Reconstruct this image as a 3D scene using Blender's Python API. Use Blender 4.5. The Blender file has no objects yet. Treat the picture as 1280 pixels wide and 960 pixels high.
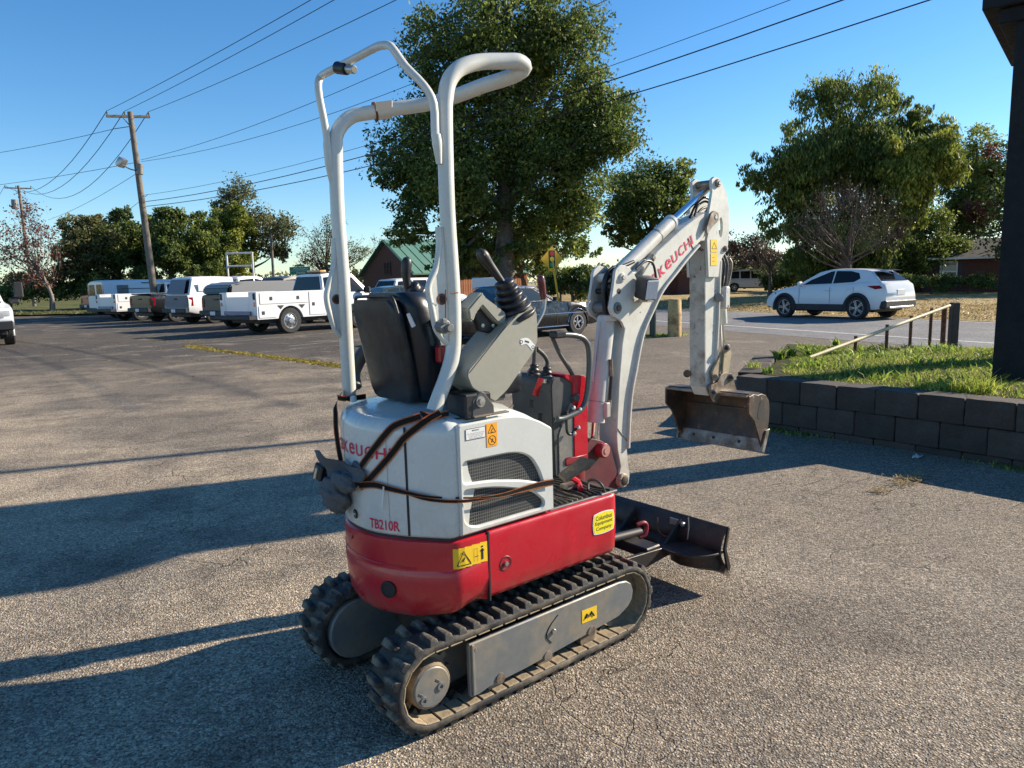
import bpy, bmesh, math, random
import numpy as np
from mathutils import Vector, Matrix

random.seed(7)
RNG = np.random.default_rng(11)
SC = bpy.context.scene
COL = SC.collection
R_ = math.radians

# ------------------------------------------------------------------ camera
F_PX, CAM_H = 900.0, 1.5
PITCH = math.atan((480 - 351) / F_PX)
ROLL = R_(1.5)
AF = np.array([0, math.cos(PITCH), -math.sin(PITCH)])
_r0 = np.array([1.0, 0, 0]); _u0 = np.cross(_r0, AF)
AR = math.cos(ROLL) * _r0 - math.sin(ROLL) * _u0
AU = math.sin(ROLL) * _r0 + math.cos(ROLL) * _u0
CC = np.array([0, 0, CAM_H])
cam_d = bpy.data.cameras.new('camera')
cam_d.sensor_width = 36.0
cam_d.lens = F_PX / 1280 * 36.0
cam_d.clip_start = 0.05
cam_d.clip_end = 3000
cam = bpy.data.objects.new('camera', cam_d)
COL.objects.link(cam)
m = Matrix.Identity(4)
for i in range(3):
    m[i][0] = AR[i]; m[i][1] = AU[i]; m[i][2] = -AF[i]; m[i][3] = CC[i]
cam.matrix_world = m
SC.camera = cam

# ------------------------------------------------------------------ light
SUN_AZ, SUN_EL = R_(20.4), R_(26.5)        # azimuth counted from +X towards +Y
world = bpy.data.worlds.new('World')
SC.world = world
world.use_nodes = True
wn = world.node_tree
wn.nodes.clear()
sky = wn.nodes.new('ShaderNodeTexSky')
sky.sky_type = 'NISHITA'
sky.sun_disc = False
sky.sun_elevation = SUN_EL
sky.sun_rotation = math.pi / 2 - SUN_AZ
sky.altitude = 200
sky.air_density = 1.0
sky.dust_density = 0.1
sky.ozone_density = 3.0
bg = wn.nodes.new('ShaderNodeBackground')
bg.inputs['Strength'].default_value = 0.092
hs = wn.nodes.new('ShaderNodeHueSaturation')
hs.inputs['Saturation'].default_value = 1.25
wo = wn.nodes.new('ShaderNodeOutputWorld')
wn.links.new(sky.outputs[0], hs.inputs['Color'])
tn = wn.nodes.new('ShaderNodeMix'); tn.data_type = 'RGBA'; tn.blend_type = 'MULTIPLY'; tn.inputs[0].default_value = 1.0
tn.inputs[7].default_value = (0.88, 0.95, 0.99, 1)      # the air's own hue on this clear day
wn.links.new(hs.outputs[0], tn.inputs[6]); wn.links.new(tn.outputs[2], bg.inputs[0])
wn.links.new(bg.outputs[0], wo.inputs[0])
sun_d = bpy.data.lights.new('sun', 'SUN')
sun_d.energy = 5.0
sun_d.angle = R_(0.5)
sun_d.color = (1.0, 0.87, 0.70)
sun = bpy.data.objects.new('sun', sun_d)
COL.objects.link(sun)
sd = Vector((math.cos(SUN_EL) * math.cos(SUN_AZ), math.cos(SUN_EL) * math.sin(SUN_AZ), math.sin(SUN_EL)))
sun.rotation_euler = sd.to_track_quat('Z', 'Y').to_euler()
sun.location = (0, 0, 30)
SC.view_settings.view_transform = 'Standard'
SC.view_settings.look = 'None'
SC.view_settings.exposure = 1.0
SC.view_settings.gamma = 1.0
SC.render.engine = 'CYCLES'
SC.cycles.max_bounces = 6
SC.cycles.diffuse_bounces = 3
SC.cycles.transmission_bounces = 4
SC.cycles.transparent_max_bounces = 8

# ------------------------------------------------------------------ pixel -> place
def ray(px, py):
    return (px - 640) / F_PX * AR + (480 - py) / F_PX * AU + AF
def hit(px, py, n, p0):
    r = ray(px, py); n = np.asarray(n, float)
    t = ((np.asarray(p0, float) - CC) @ n) / (r @ n)
    return CC + t * r
def gp(px, py, z=0.0): return hit(px, py, (0, 0, 1), (0, 0, z))
def at(px, py, y): return hit(px, py, (0, 1, 0), (0, y, 0))

# ------------------------------------------------------------------ objects
def tag(o, label=None, cat=None, group=None, kind=None):
    if label: o['label'] = label
    if cat: o['category'] = cat
    if group: o['group'] = group
    if kind: o['kind'] = kind
    return o
def empty(name, loc=(0, 0, 0), rz=0.0, label=None, cat=None, group=None):
    o = bpy.data.objects.new(name, None)
    o.empty_display_size = 0.2
    COL.objects.link(o)
    o.location = loc; o.rotation_euler = (0, 0, rz)
    return tag(o, label, cat, group)
def link(name, me, parent=None, mat=None):
    o = bpy.data.objects.new(name, me)
    COL.objects.link(o)
    if parent is not None: o.parent = parent
    if mat is not None and not me.materials: me.materials.append(mat)
    return o
def copy_tree(o, parent=None):
    c = o.copy(); COL.objects.link(c); c.parent = parent
    for ch in list(o.children):
        copy_tree(ch, c)
    return c
def raw_mesh(name, V, Fq, smooth=False, tint=None):
    """numpy mesh: V (n,3), Fq (m,k) all faces with k corners"""
    V = np.ascontiguousarray(V, np.float32); Fq = np.ascontiguousarray(Fq, np.int32)
    me = bpy.data.meshes.new(name)
    me.vertices.add(len(V)); me.vertices.foreach_set('co', V.ravel())
    nf, k = Fq.shape
    me.loops.add(nf * k); me.loops.foreach_set('vertex_index', Fq.ravel())
    me.polygons.add(nf)
    me.polygons.foreach_set('loop_start', np.arange(0, nf * k, k, dtype=np.int32))
    me.polygons.foreach_set('loop_total', np.full(nf, k, np.int32))
    if smooth: me.polygons.foreach_set('use_smooth', np.ones(nf, bool))
    me.update(calc_edges=True)
    if tint is not None:
        a = me.attributes.new('tint', 'FLOAT', 'FACE')
        a.data.foreach_set('value', np.ascontiguousarray(tint, np.float32))
    return me

def smooth_path(pts, n=6):
    P = [np.asarray(p, float) for p in pts]
    if len(P) < 3: return P
    out = []
    E_ = [2 * P[0] - P[1]] + P + [2 * P[-1] - P[-2]]
    for i in range(1, len(E_) - 2):
        p0, p1, p2, p3 = E_[i - 1:i + 3]
        for k in range(n):
            t = k / n
            out.append(0.5 * ((2 * p1) + (-p0 + p2) * t + (2 * p0 - 5 * p1 + 4 * p2 - p3) * t * t + (-p0 + 3 * p1 - 3 * p2 + p3) * t ** 3))
    out.append(P[-1])
    return out

class MB:
    def __init__(s): s.bm = bmesh.new()
    def _take(s, b, M=None):
        if M is not None: bmesh.ops.transform(b, matrix=M, verts=b.verts)
        me = bpy.data.meshes.new('t'); b.to_mesh(me); b.free()
        s.bm.from_mesh(me); bpy.data.meshes.remove(me)
        return s
    def box(s, c, size, bev=0.0, rot=None, seg=1):
        b = bmesh.new(); bmesh.ops.create_cube(b, size=1.0)
        bmesh.ops.scale(b, vec=Vector(size), verts=b.verts)
        if bev > 0: bmesh.ops.bevel(b, geom=b.edges[:], offset=bev, segments=seg, affect='EDGES', profile=0.6)
        M = Matrix.Translation(Vector(c))
        if rot is not None: M = M @ _rot(rot)
        return s._take(b, M)
    def prism(s, poly, fn, c0, c1, bev=0.0, seg=1):
        b = bmesh.new()
        v0 = [b.verts.new(fn(a, q, c0)) for a, q in poly]
        v1 = [b.verts.new(fn(a, q, c1)) for a, q in poly]
        n = len(poly)
        b.faces.new(v0); b.faces.new(v1[::-1])
        for i in range(n): b.faces.new((v0[i], v0[(i + 1) % n], v1[(i + 1) % n], v1[i]))
        bmesh.ops.recalc_face_normals(b, faces=b.faces[:])
        if bev > 0:
            try: bmesh.ops.bevel(b, geom=[e for e in b.edges if e.calc_face_angle(0) > 0.5], offset=bev, segments=seg, affect='EDGES', clamp_overlap=True)
            except Exception: pass
        bmesh.ops.triangulate(b, faces=[f for f in b.faces if len(f.verts) > 4])
        return s._take(b)
    def tube(s, pts, r, n=10, sm=0, closed=False, sq=None):
        P = smooth_path(pts, sm) if sm else [np.asarray(p, float) for p in pts]
        N = len(P)
        rad = r if hasattr(r, '__len__') else [r] * N
        if len(rad) != N: rad = np.interp(np.linspace(0, 1, N), np.linspace(0, 1, len(rad)), rad)
        b = bmesh.new(); rings = []
        T = []
        for i in range(N):
            a = P[max(i - 1, 0)]; c = P[min(i + 1, N - 1)]
            if closed: a = P[(i - 1) % N]; c = P[(i + 1) % N]
            t = Vector(c - a); t.normalize(); T.append(t)
        up = Vector((0, 0, 1)) if abs(T[0].z) < 0.9 else Vector((1, 0, 0))
        x = T[0].cross(up).normalized()
        for i in range(N):
            if i: x = (x - T[i] * x.dot(T[i])); x.normalize()
            y = T[i].cross(x)
            ring = []
            for k in range(n):
                a = 2 * math.pi * k / n
                ring.append(b.verts.new(Vector(P[i]) + (x * math.cos(a) + y * math.sin(a)) * float(rad[i])))
            rings.append(ring)
        for i in range(N - 1 if not closed else N):
            A, B = rings[i], rings[(i + 1) % N]
            for k in range(n): b.faces.new((A[k], A[(k + 1) % n], B[(k + 1) % n], B[k]))
        if not closed:
            b.faces.new(rings[0][::-1]); b.faces.new(rings[-1])
        bmesh.ops.recalc_face_normals(b, faces=b.faces[:])
        return s._take(b)
    def cyl(s, p0, p1, r, n=20, bev=0.0, r2=None):
        p0 = Vector(p0); p1 = Vector(p1); d = p1 - p0
        b = bmesh.new()
        bmesh.ops.create_cone(b, cap_ends=True, segments=n, radius1=r, radius2=r if r2 is None else r2, depth=d.length)
        if bev > 0:
            bmesh.ops.bevel(b, geom=[e for e in b.edges if e.calc_face_angle(0) > 1.0], offset=bev, segments=1, affect='EDGES')
        M = Matrix.Translation((p0 + p1) / 2) @ d.to_track_quat('Z', 'Y').to_matrix().to_4x4()
        return s._take(b, M)
    def lathe(s, prof, p0, axis, n=24):
        """prof: list of (radius, distance along axis) from p0"""
        ax = Vector(axis).normalized(); q = ax.to_track_quat('Z', 'Y').to_matrix().to_4x4()
        b = bmesh.new(); rings = []
        for r, h in prof:
            if r < 1e-5: rings.append([b.verts.new((0, 0, h))])
            else: rings.append([b.verts.new((r * math.cos(2 * math.pi * k / n), r * math.sin(2 * math.pi * k / n), h)) for k in range(n)])
        for A, B in zip(rings[:-1], rings[1:]):
            for k in range(n):
                k2 = (k + 1) % n
                if len(A) == 1 and len(B) == 1: continue
                if len(A) == 1: b.faces.new((A[0], B[k], B[k2]))
                elif len(B) == 1: b.faces.new((A[k], A[k2], B[0]))
                else: b.faces.new((A[k], A[k2], B[k2], B[k]))
        bmesh.ops.recalc_face_normals(b, faces=b.faces[:])
        return s._take(b, Matrix.Translation(Vector(p0)) @ q)
    def sphere(s, c, r, sc=(1, 1, 1), n=12):
        b = bmesh.new(); bmesh.ops.create_uvsphere(b, u_segments=n, v_segments=max(6, n // 2), radius=r)
        return s._take(b, Matrix.Translation(Vector(c)) @ Matrix.Diagonal((*sc, 1)))
    def loft(s, rings, closed=True, cap=True):
        b = bmesh.new(); RR = [[b.verts.new(Vector(p)) for p in r] for r in rings]
        for A, B in zip(RR[:-1], RR[1:]):
            n = len(A)
            for k in range(n if closed else n - 1):
                k2 = (k + 1) % n
                b.faces.new((A[k], A[k2], B[k2], B[k]))
        if cap and closed:
            f1 = b.faces.new(RR[0][::-1]); f2 = b.faces.new(RR[-1])
            bmesh.ops.triangulate(b, faces=[f1, f2])
        bmesh.ops.recalc_face_normals(b, faces=b.faces[:])
        return s._take(b)
    def quad(s, pts):
        b = bmesh.new(); b.faces.new([b.verts.new(Vector(p)) for p in pts])
        return s._take(b)
    def out(s, name, mat, parent=None, ang=35, flat=False, kind=None):
        me = bpy.data.meshes.new(name)
        s.bm.to_mesh(me); s.bm.free()
        if not flat:
            me.polygons.foreach_set('use_smooth', np.ones(len(me.polygons), bool))
            try: me.set_sharp_from_angle(angle=R_(ang))
            except Exception: pass
        me.materials.append(mat)
        o = link(name, me, parent)
        if kind: o['kind'] = kind
        return o

def _rot(r):
    return (Matrix.Rotation(r[2], 4, 'Z') @ Matrix.Rotation(r[1], 4, 'Y') @ Matrix.Rotation(r[0], 4, 'X'))

_text_cache = {}
def text_data(body, offset=0.0, spacing=1.0):
    key = (body, offset, spacing)
    if key in _text_cache: return _text_cache[key]
    c = bpy.data.curves.new('t', 'FONT'); c.body = body; c.size = 1.0
    c.align_x = 'CENTER'; c.align_y = 'CENTER'; c.offset = offset; c.space_character = spacing
    c.resolution_u = 3; c.space_line = 0.85
    o = bpy.data.objects.new('t', c); COL.objects.link(o)
    bpy.context.view_layer.update()
    dg = bpy.context.evaluated_depsgraph_get()
    me = bpy.data.meshes.new_from_object(o.evaluated_get(dg))
    V = np.array([v.co[:2] for v in me.vertices]); Fs = [tuple(p.vertices) for p in me.polygons]
    bpy.data.objects.remove(o); bpy.data.curves.remove(c); bpy.data.meshes.remove(me)
    V = V - (V.max(0) + V.min(0)) / 2
    _text_cache[key] = (V, Fs)
    return V, Fs
def text_obj(name, body, w, h, fn, mat, parent, offset=0.0, spacing=1.0):
    """flat lettering scaled to w x h, placed through fn(a,b)->xyz"""
    V, Fs = text_data(body, offset, spacing)
    s = V.max(0) - V.min(0)
    me = bpy.data.meshes.new(name)
    me.from_pydata([tuple(fn(a / s[0] * w, b / s[1] * h)) for a, b in V], [], Fs)
    me.materials.append(mat)
    return link(name, me, parent)

def brand(fn, W, H, mat, parent, offset=.01):
    """eight squared letters of equal height, width W overall"""
    cells = [('T', 1), ('a', 1), ('K', 1), ('e', 1), ('U', 1), ('C', 1), ('H', 1), ('I', .22)]
    tot = sum(c[1] for c in cells) + .28 * 7; u = W / tot; x = -W / 2
    for ch, w in cells:
        text_obj('brand_letter', ch, u * w, H, (lambda a, b, x0=x + u * w / 2: fn(x0 + a, b)), mat, parent, offset)
        x += u * (w + .28)

# ------------------------------------------------------------------ materials
_mats = {}
def nn(t, kind, **kw):
    n = t.nodes.new(kind)
    for k, v in kw.items(): setattr(n, k, v)
    return n
def mix(t, fac, a, b, mode='MIX'):
    n = t.nodes.new('ShaderNodeMix'); n.data_type = 'RGBA'; n.blend_type = mode
    for s, v in ((0, fac), (6, a), (7, b)):
        if isinstance(v, bpy.types.NodeSocket): t.links.new(v, n.inputs[s])
        elif s == 0: n.inputs[0].default_value = v
        else: n.inputs[s].default_value = (*v[:3], 1)
    return n.outputs[2]
def maprange(t, v, a, b, c=0.0, d=1.0):
    n = t.nodes.new('ShaderNodeMapRange')
    t.links.new(v, n.inputs[0])
    for i, x in enumerate((a, b, c, d)): n.inputs[i + 1].default_value = x
    return n.outputs[0]
def noise(t, co, scale, detail=4, rough=0.55, dist=0.0):
    n = t.nodes.new('ShaderNodeTexNoise')
    n.inputs['Scale'].default_value = scale; n.inputs['Detail'].default_value = detail
    n.inputs['Roughness'].default_value = rough; n.inputs['Distortion'].default_value = dist
    t.links.new(co, n.inputs['Vector'])
    return n.outputs['Fac']
def math_(t, op, a, b=0.0):
    n = t.nodes.new('ShaderNodeMath'); n.operation = op
    for i, v in enumerate((a, b)):
        if isinstance(v, bpy.types.NodeSocket): t.links.new(v, n.inputs[i])
        else: n.inputs[i].default_value = v
    return n.outputs[0]
def bump(t, h, strength, dist, nrm=None):
    n = t.nodes.new('ShaderNodeBump'); n.inputs['Strength'].default_value = strength
    n.inputs['Distance'].default_value = dist
    t.links.new(h, n.inputs['Height'])
    if nrm is not None: t.links.new(nrm, n.inputs['Normal'])
    return n.outputs[0]
def base(name):
    m = bpy.data.materials.new(name); m.use_nodes = True
    t = m.node_tree; p = t.nodes['Principled BSDF']
    co = t.nodes.new('ShaderNodeTexCoord').outputs['Object']
    return m, t, p, co
def pmat(name, col, rough=0.5, metal=0.0, col2=None, scale=5.0, lo=0.5, hi=0.65, fine=0.12, fscale=40.0,
         bmp=0.0, bscale=80.0, bdist=0.002, coat=0.0, col3=None, lo3=0.6, hi3=0.66, scale3=18.0, spec=0.5):
    if name in _mats: return _mats[name]
    m, t, p, co = base(name)
    c = col
    if col2 is not None:
        c = mix(t, maprange(t, noise(t, co, scale, 6, 0.65), lo, hi), col, col2)
    if col3 is not None:
        c = mix(t, maprange(t, noise(t, co, scale3, 8, 0.7, 0.4), lo3, hi3), c, col3)
    if fine > 0:
        f = maprange(t, noise(t, co, fscale, 5, 0.6), 0.25, 0.75, 1 - fine, 1 + fine)
        n = t.nodes.new('ShaderNodeVectorMath'); n.operation = 'SCALE'
        if isinstance(c, bpy.types.NodeSocket): t.links.new(c, n.inputs[0])
        else: n.inputs[0].default_value = c[:3]
        t.links.new(f, n.inputs['Scale'])
        t.links.new(n.outputs[0], p.inputs['Base Color'])
        r2 = maprange(t, noise(t, co, fscale * 0.35, 4), 0.3, 0.7, max(0.02, rough - 0.1), min(1, rough + 0.1))
        t.links.new(r2, p.inputs['Roughness'])
    else:
        if isinstance(c, bpy.types.NodeSocket): t.links.new(c, p.inputs['Base Color'])
        else: p.inputs['Base Color'].default_value = (*c[:3], 1)
        p.inputs['Roughness'].default_value = rough
    p.inputs['Metallic'].default_value = metal
    p.inputs['Specular IOR Level'].default_value = spec
    if coat: p.inputs['Coat Weight'].default_value = coat; p.inputs['Coat Roughness'].default_value = 0.08
    if bmp > 0:
        t.links.new(bump(t, noise(t, co, bscale, 5, 0.65), bmp, bdist), p.inputs['Normal'])
    _mats[name] = m
    return m
def vary(m, lo, hi):
    """each separate piece gets its own brightness"""
    t = m.node_tree; p = t.nodes['Principled BSDF']; l = p.inputs['Base Color'].links[0]
    oi = t.nodes.new('ShaderNodeObjectInfo'); f = maprange(t, oi.outputs['Random'], 0, 1, lo, hi)
    n = t.nodes.new('ShaderNodeVectorMath'); n.operation = 'SCALE'
    t.links.new(l.from_socket, n.inputs[0]); t.links.new(f, n.inputs['Scale']); t.links.new(n.outputs[0], p.inputs['Base Color'])
    return m
def dusty(m, z0, z1, col, amt=.7, sc=14):
    """dried mud and dust clinging to the lower part of a piece, in patches"""
    t = m.node_tree; p = t.nodes['Principled BSDF']; l = p.inputs['Base Color'].links[0]
    co = t.nodes.new('ShaderNodeTexCoord').outputs['Object']; s = t.nodes.new('ShaderNodeSeparateXYZ'); t.links.new(co, s.inputs[0])
    h = maprange(t, s.outputs[2], z0, z1, 1.0, 0.0)
    n = maprange(t, noise(t, co, sc, 7, .7, .4), .38, .62)
    f = math_(t, 'MULTIPLY', math_(t, 'MULTIPLY', h, n), amt)
    c = mix(t, f, l.from_socket, col); t.links.new(c, p.inputs['Base Color'])
    return m
def leafmat(name, c1, c2, c3, transl=0.3):
    m, t, p, co = base(name)
    a = nn(t, 'ShaderNodeAttribute', attribute_name='tint')
    r = t.nodes.new('ShaderNodeValToRGB')
    t.links.new(a.outputs['Fac'], r.inputs[0])
    e = r.color_ramp.elements
    e[0].color = (*c1, 1); e[1].color = (*c3, 1); e[0].position = 0.1; e[1].position = 0.95
    k = e.new(0.55); k.color = (*c2, 1)
    t.links.new(r.outputs[0], p.inputs['Base Color'])
    p.inputs['Roughness'].default_value = 0.55
    p.inputs['Specular IOR Level'].default_value = 0.35
    tr = t.nodes.new('ShaderNodeBsdfTranslucent'); t.links.new(r.outputs[0], tr.inputs[0])
    mx = t.nodes.new('ShaderNodeMixShader'); mx.inputs[0].default_value = transl
    t.links.new(p.outputs[0], mx.inputs[1]); t.links.new(tr.outputs[0], mx.inputs[2])
    t.links.new(mx.outputs[0], t.nodes['Material Output'].inputs[0])
    return m
# ------------------------------------------------------------------ shared materials
WHITE = pmat('machine_white', (0.58, 0.59, 0.545), 0.32, col2=(0.50, 0.50, 0.44), scale=3, lo=0.45, hi=0.8, fine=0.04, col3=(0.20, 0.14, 0.09), lo3=0.72, hi3=0.76, scale3=14, coat=0.3)
HOODW = pmat('hood_white', (0.58, 0.60, 0.57), 0.26, col2=(0.51, 0.52, 0.48), scale=2.5, lo=0.4, hi=0.8, fine=0.03, coat=0.4)
BOOMW = pmat('boom_white', (0.57, 0.57, 0.52), 0.4, col2=(0.46, 0.45, 0.40), scale=6, lo=0.42, hi=0.75, fine=0.08, col3=(0.13, 0.10, 0.08), lo3=0.64, hi3=0.69, scale3=22)
ARMDIRTY = pmat('arm_worn_white', (0.40, 0.39, 0.35), 0.6, col2=(0.20, 0.16, 0.12), scale=9, lo=0.48, hi=0.66, fine=0.15, col3=(0.08, 0.035, 0.02), lo3=0.60, hi3=0.65, scale3=13, bmp=0.3, bscale=90)
RED = pmat('machine_red', (0.46, 0.006, 0.020), 0.32, col2=(0.38, 0.008, 0.018), scale=4, lo=0.4, hi=0.8, fine=0.06, col3=(0.46, 0.28, 0.25), lo3=0.675, hi3=0.70, scale3=34, coat=0.35)
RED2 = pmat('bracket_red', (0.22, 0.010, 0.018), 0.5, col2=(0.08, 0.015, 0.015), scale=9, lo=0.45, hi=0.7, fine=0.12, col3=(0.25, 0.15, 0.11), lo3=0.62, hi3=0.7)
BLACKP = pmat('black_plastic', (0.009, 0.010, 0.013), 0.42, fine=0.2, col2=(0.03, 0.03, 0.032), scale=5, bmp=0.1, bscale=300)
SEATM = pmat('seat_vinyl', (0.006, 0.009, 0.015), 0.34, fine=0.12, bmp=0.25, bscale=260, bdist=0.001)
DGREY = pmat('dark_grey_plastic', (0.045, 0.048, 0.052), 0.55, col2=(0.075, 0.075, 0.07), scale=6, fine=0.1, bmp=0.12, bscale=250)
CONS = pmat('console_beige', (0.29, 0.285, 0.23), 0.6, col2=(0.34, 0.33, 0.27), scale=4, fine=0.05, bmp=0.12, bscale=300, bdist=0.001)
STEEL = pmat('steel_grey', (0.17, 0.18, 0.18), 0.5, 0.3, col2=(0.30, 0.25, 0.18), scale=5, lo=0.48, hi=0.72, fine=0.12, col3=(0.10, 0.06, 0.04), lo3=0.66, hi3=0.72, scale3=20)
PAINTGR = pmat('frame_grey_paint', (0.15, 0.16, 0.16), 0.45, 0.1, col2=(0.27, 0.225, 0.16), scale=4, lo=0.48, hi=0.68, fine=0.1, col3=(0.07, 0.07, 0.07), lo3=0.66, hi3=0.7, scale3=22)
MUDDY = pmat('muddy_steel', (0.25, 0.19, 0.12), 0.85, col2=(0.10, 0.08, 0.06), scale=10, lo=0.45, hi=0.6, fine=0.25, bmp=0.5, bscale=70, bdist=0.004)
RUBBER = pmat('track_rubber', (0.020, 0.020, 0.020), 0.75, col2=(0.17, 0.14, 0.10), scale=7, lo=0.46, hi=0.68, fine=0.3, bmp=0.5, bscale=60, bdist=0.003)
RUBTOP = pmat('lug_rubber', (0.026, 0.025, 0.023), 0.8, col2=(0.20, 0.165, 0.12), scale=16, lo=0.46, hi=0.66, fine=0.3, bmp=0.5, bscale=90, bdist=0.003)
DARKST = pmat('worn_dark_steel', (0.05, 0.042, 0.036), 0.55, 0.35, col2=(0.12, 0.075, 0.05), scale=8, lo=0.45, hi=0.65, fine=0.2, bmp=0.25, bscale=60, col3=(0.26, 0.22, 0.19), lo3=0.63, hi3=0.69, scale3=16)
BRIGHTST = pmat('scraped_steel', (0.30, 0.26, 0.22), 0.45, 0.5, col2=(0.14, 0.10, 0.07), scale=12, lo=0.42, hi=0.62, fine=0.15)
CHROME = pmat('chrome', (0.75, 0.76, 0.78), 0.08, 1.0, fine=0)
BOLT = pmat('zinc_bolt', (0.45, 0.44, 0.40), 0.35, 0.8, fine=0.1)
RUST = pmat('rust', (0.12, 0.045, 0.02), 0.9, fine=0.3, col2=(0.22, 0.10, 0.05), scale=20)
YELLOW = pmat('label_yellow', (0.78, 0.50, 0.02), 0.45, fine=0.06)
ORANGE = pmat('label_orange', (0.85, 0.36, 0.02), 0.45, fine=0.05)
LWHITE = pmat('label_white', (0.72, 0.72, 0.70), 0.5, fine=0.05)
INK = pmat('label_ink', (0.012, 0.012, 0.014), 0.6, fine=0)
INKR = pmat('lettering_red', (0.62, 0.012, 0.06), 0.45, fine=0.05)
INKG = pmat('label_grey_ink', (0.30, 0.30, 0.31), 0.6, fine=0)
GLASSD = pmat('dark_glass', (0.010, 0.012, 0.015), 0.08, fine=0, spec=0.35)
GLASSB = pmat('sky_glass', (0.025, 0.04, 0.05), 0.08, fine=0, spec=0.5)
CARWHITE = pmat('car_white', (0.66, 0.67, 0.68), 0.3, fine=0, coat=0.3)
for _m, _a, _b, _k in ((RED, .36, .47, .38), (HOODW, .64, .78, .35), (BOOMW, .50, .95, .6)): dusty(_m, _a, _b, (.26, .20, .13), _k)
CARBLACK = pmat('car_black', (0.010, 0.011, 0.012), 0.22, fine=0.05, coat=0.25)
CARGREEN = pmat('car_dark_green', (0.035, 0.045, 0.035), 0.3, fine=0.1, coat=0.6, col2=(0.07, 0.075, 0.045), scale=1.0)
CARDK = pmat('car_dark_grey', (0.022, 0.026, 0.030), 0.35, fine=0.05, coat=0.15)
CARRED = pmat('car_red', (0.35, 0.012, 0.016), 0.3, fine=0.05, coat=0.5)
CLAD = pmat('cladding_black', (0.018, 0.019, 0.021), 0.6, fine=0.15)
TYRE = pmat('tyre_rubber', (0.02, 0.02, 0.021), 0.8, fine=0.2)
RIM = pmat('alloy_rim', (0.42, 0.43, 0.44), 0.3, 0.8, fine=0.1)
TAILR = pmat('tail_light_red', (0.42, 0.008, 0.014), 0.15, fine=0, coat=0.6)
LENS = pmat('lamp_lens', (0.62, 0.64, 0.66), 0.12, fine=0.15, fscale=160, coat=0.6)
CREAMM = pmat('plate_cream', (0.55, 0.53, 0.45), 0.5, fine=0.06)

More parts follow.
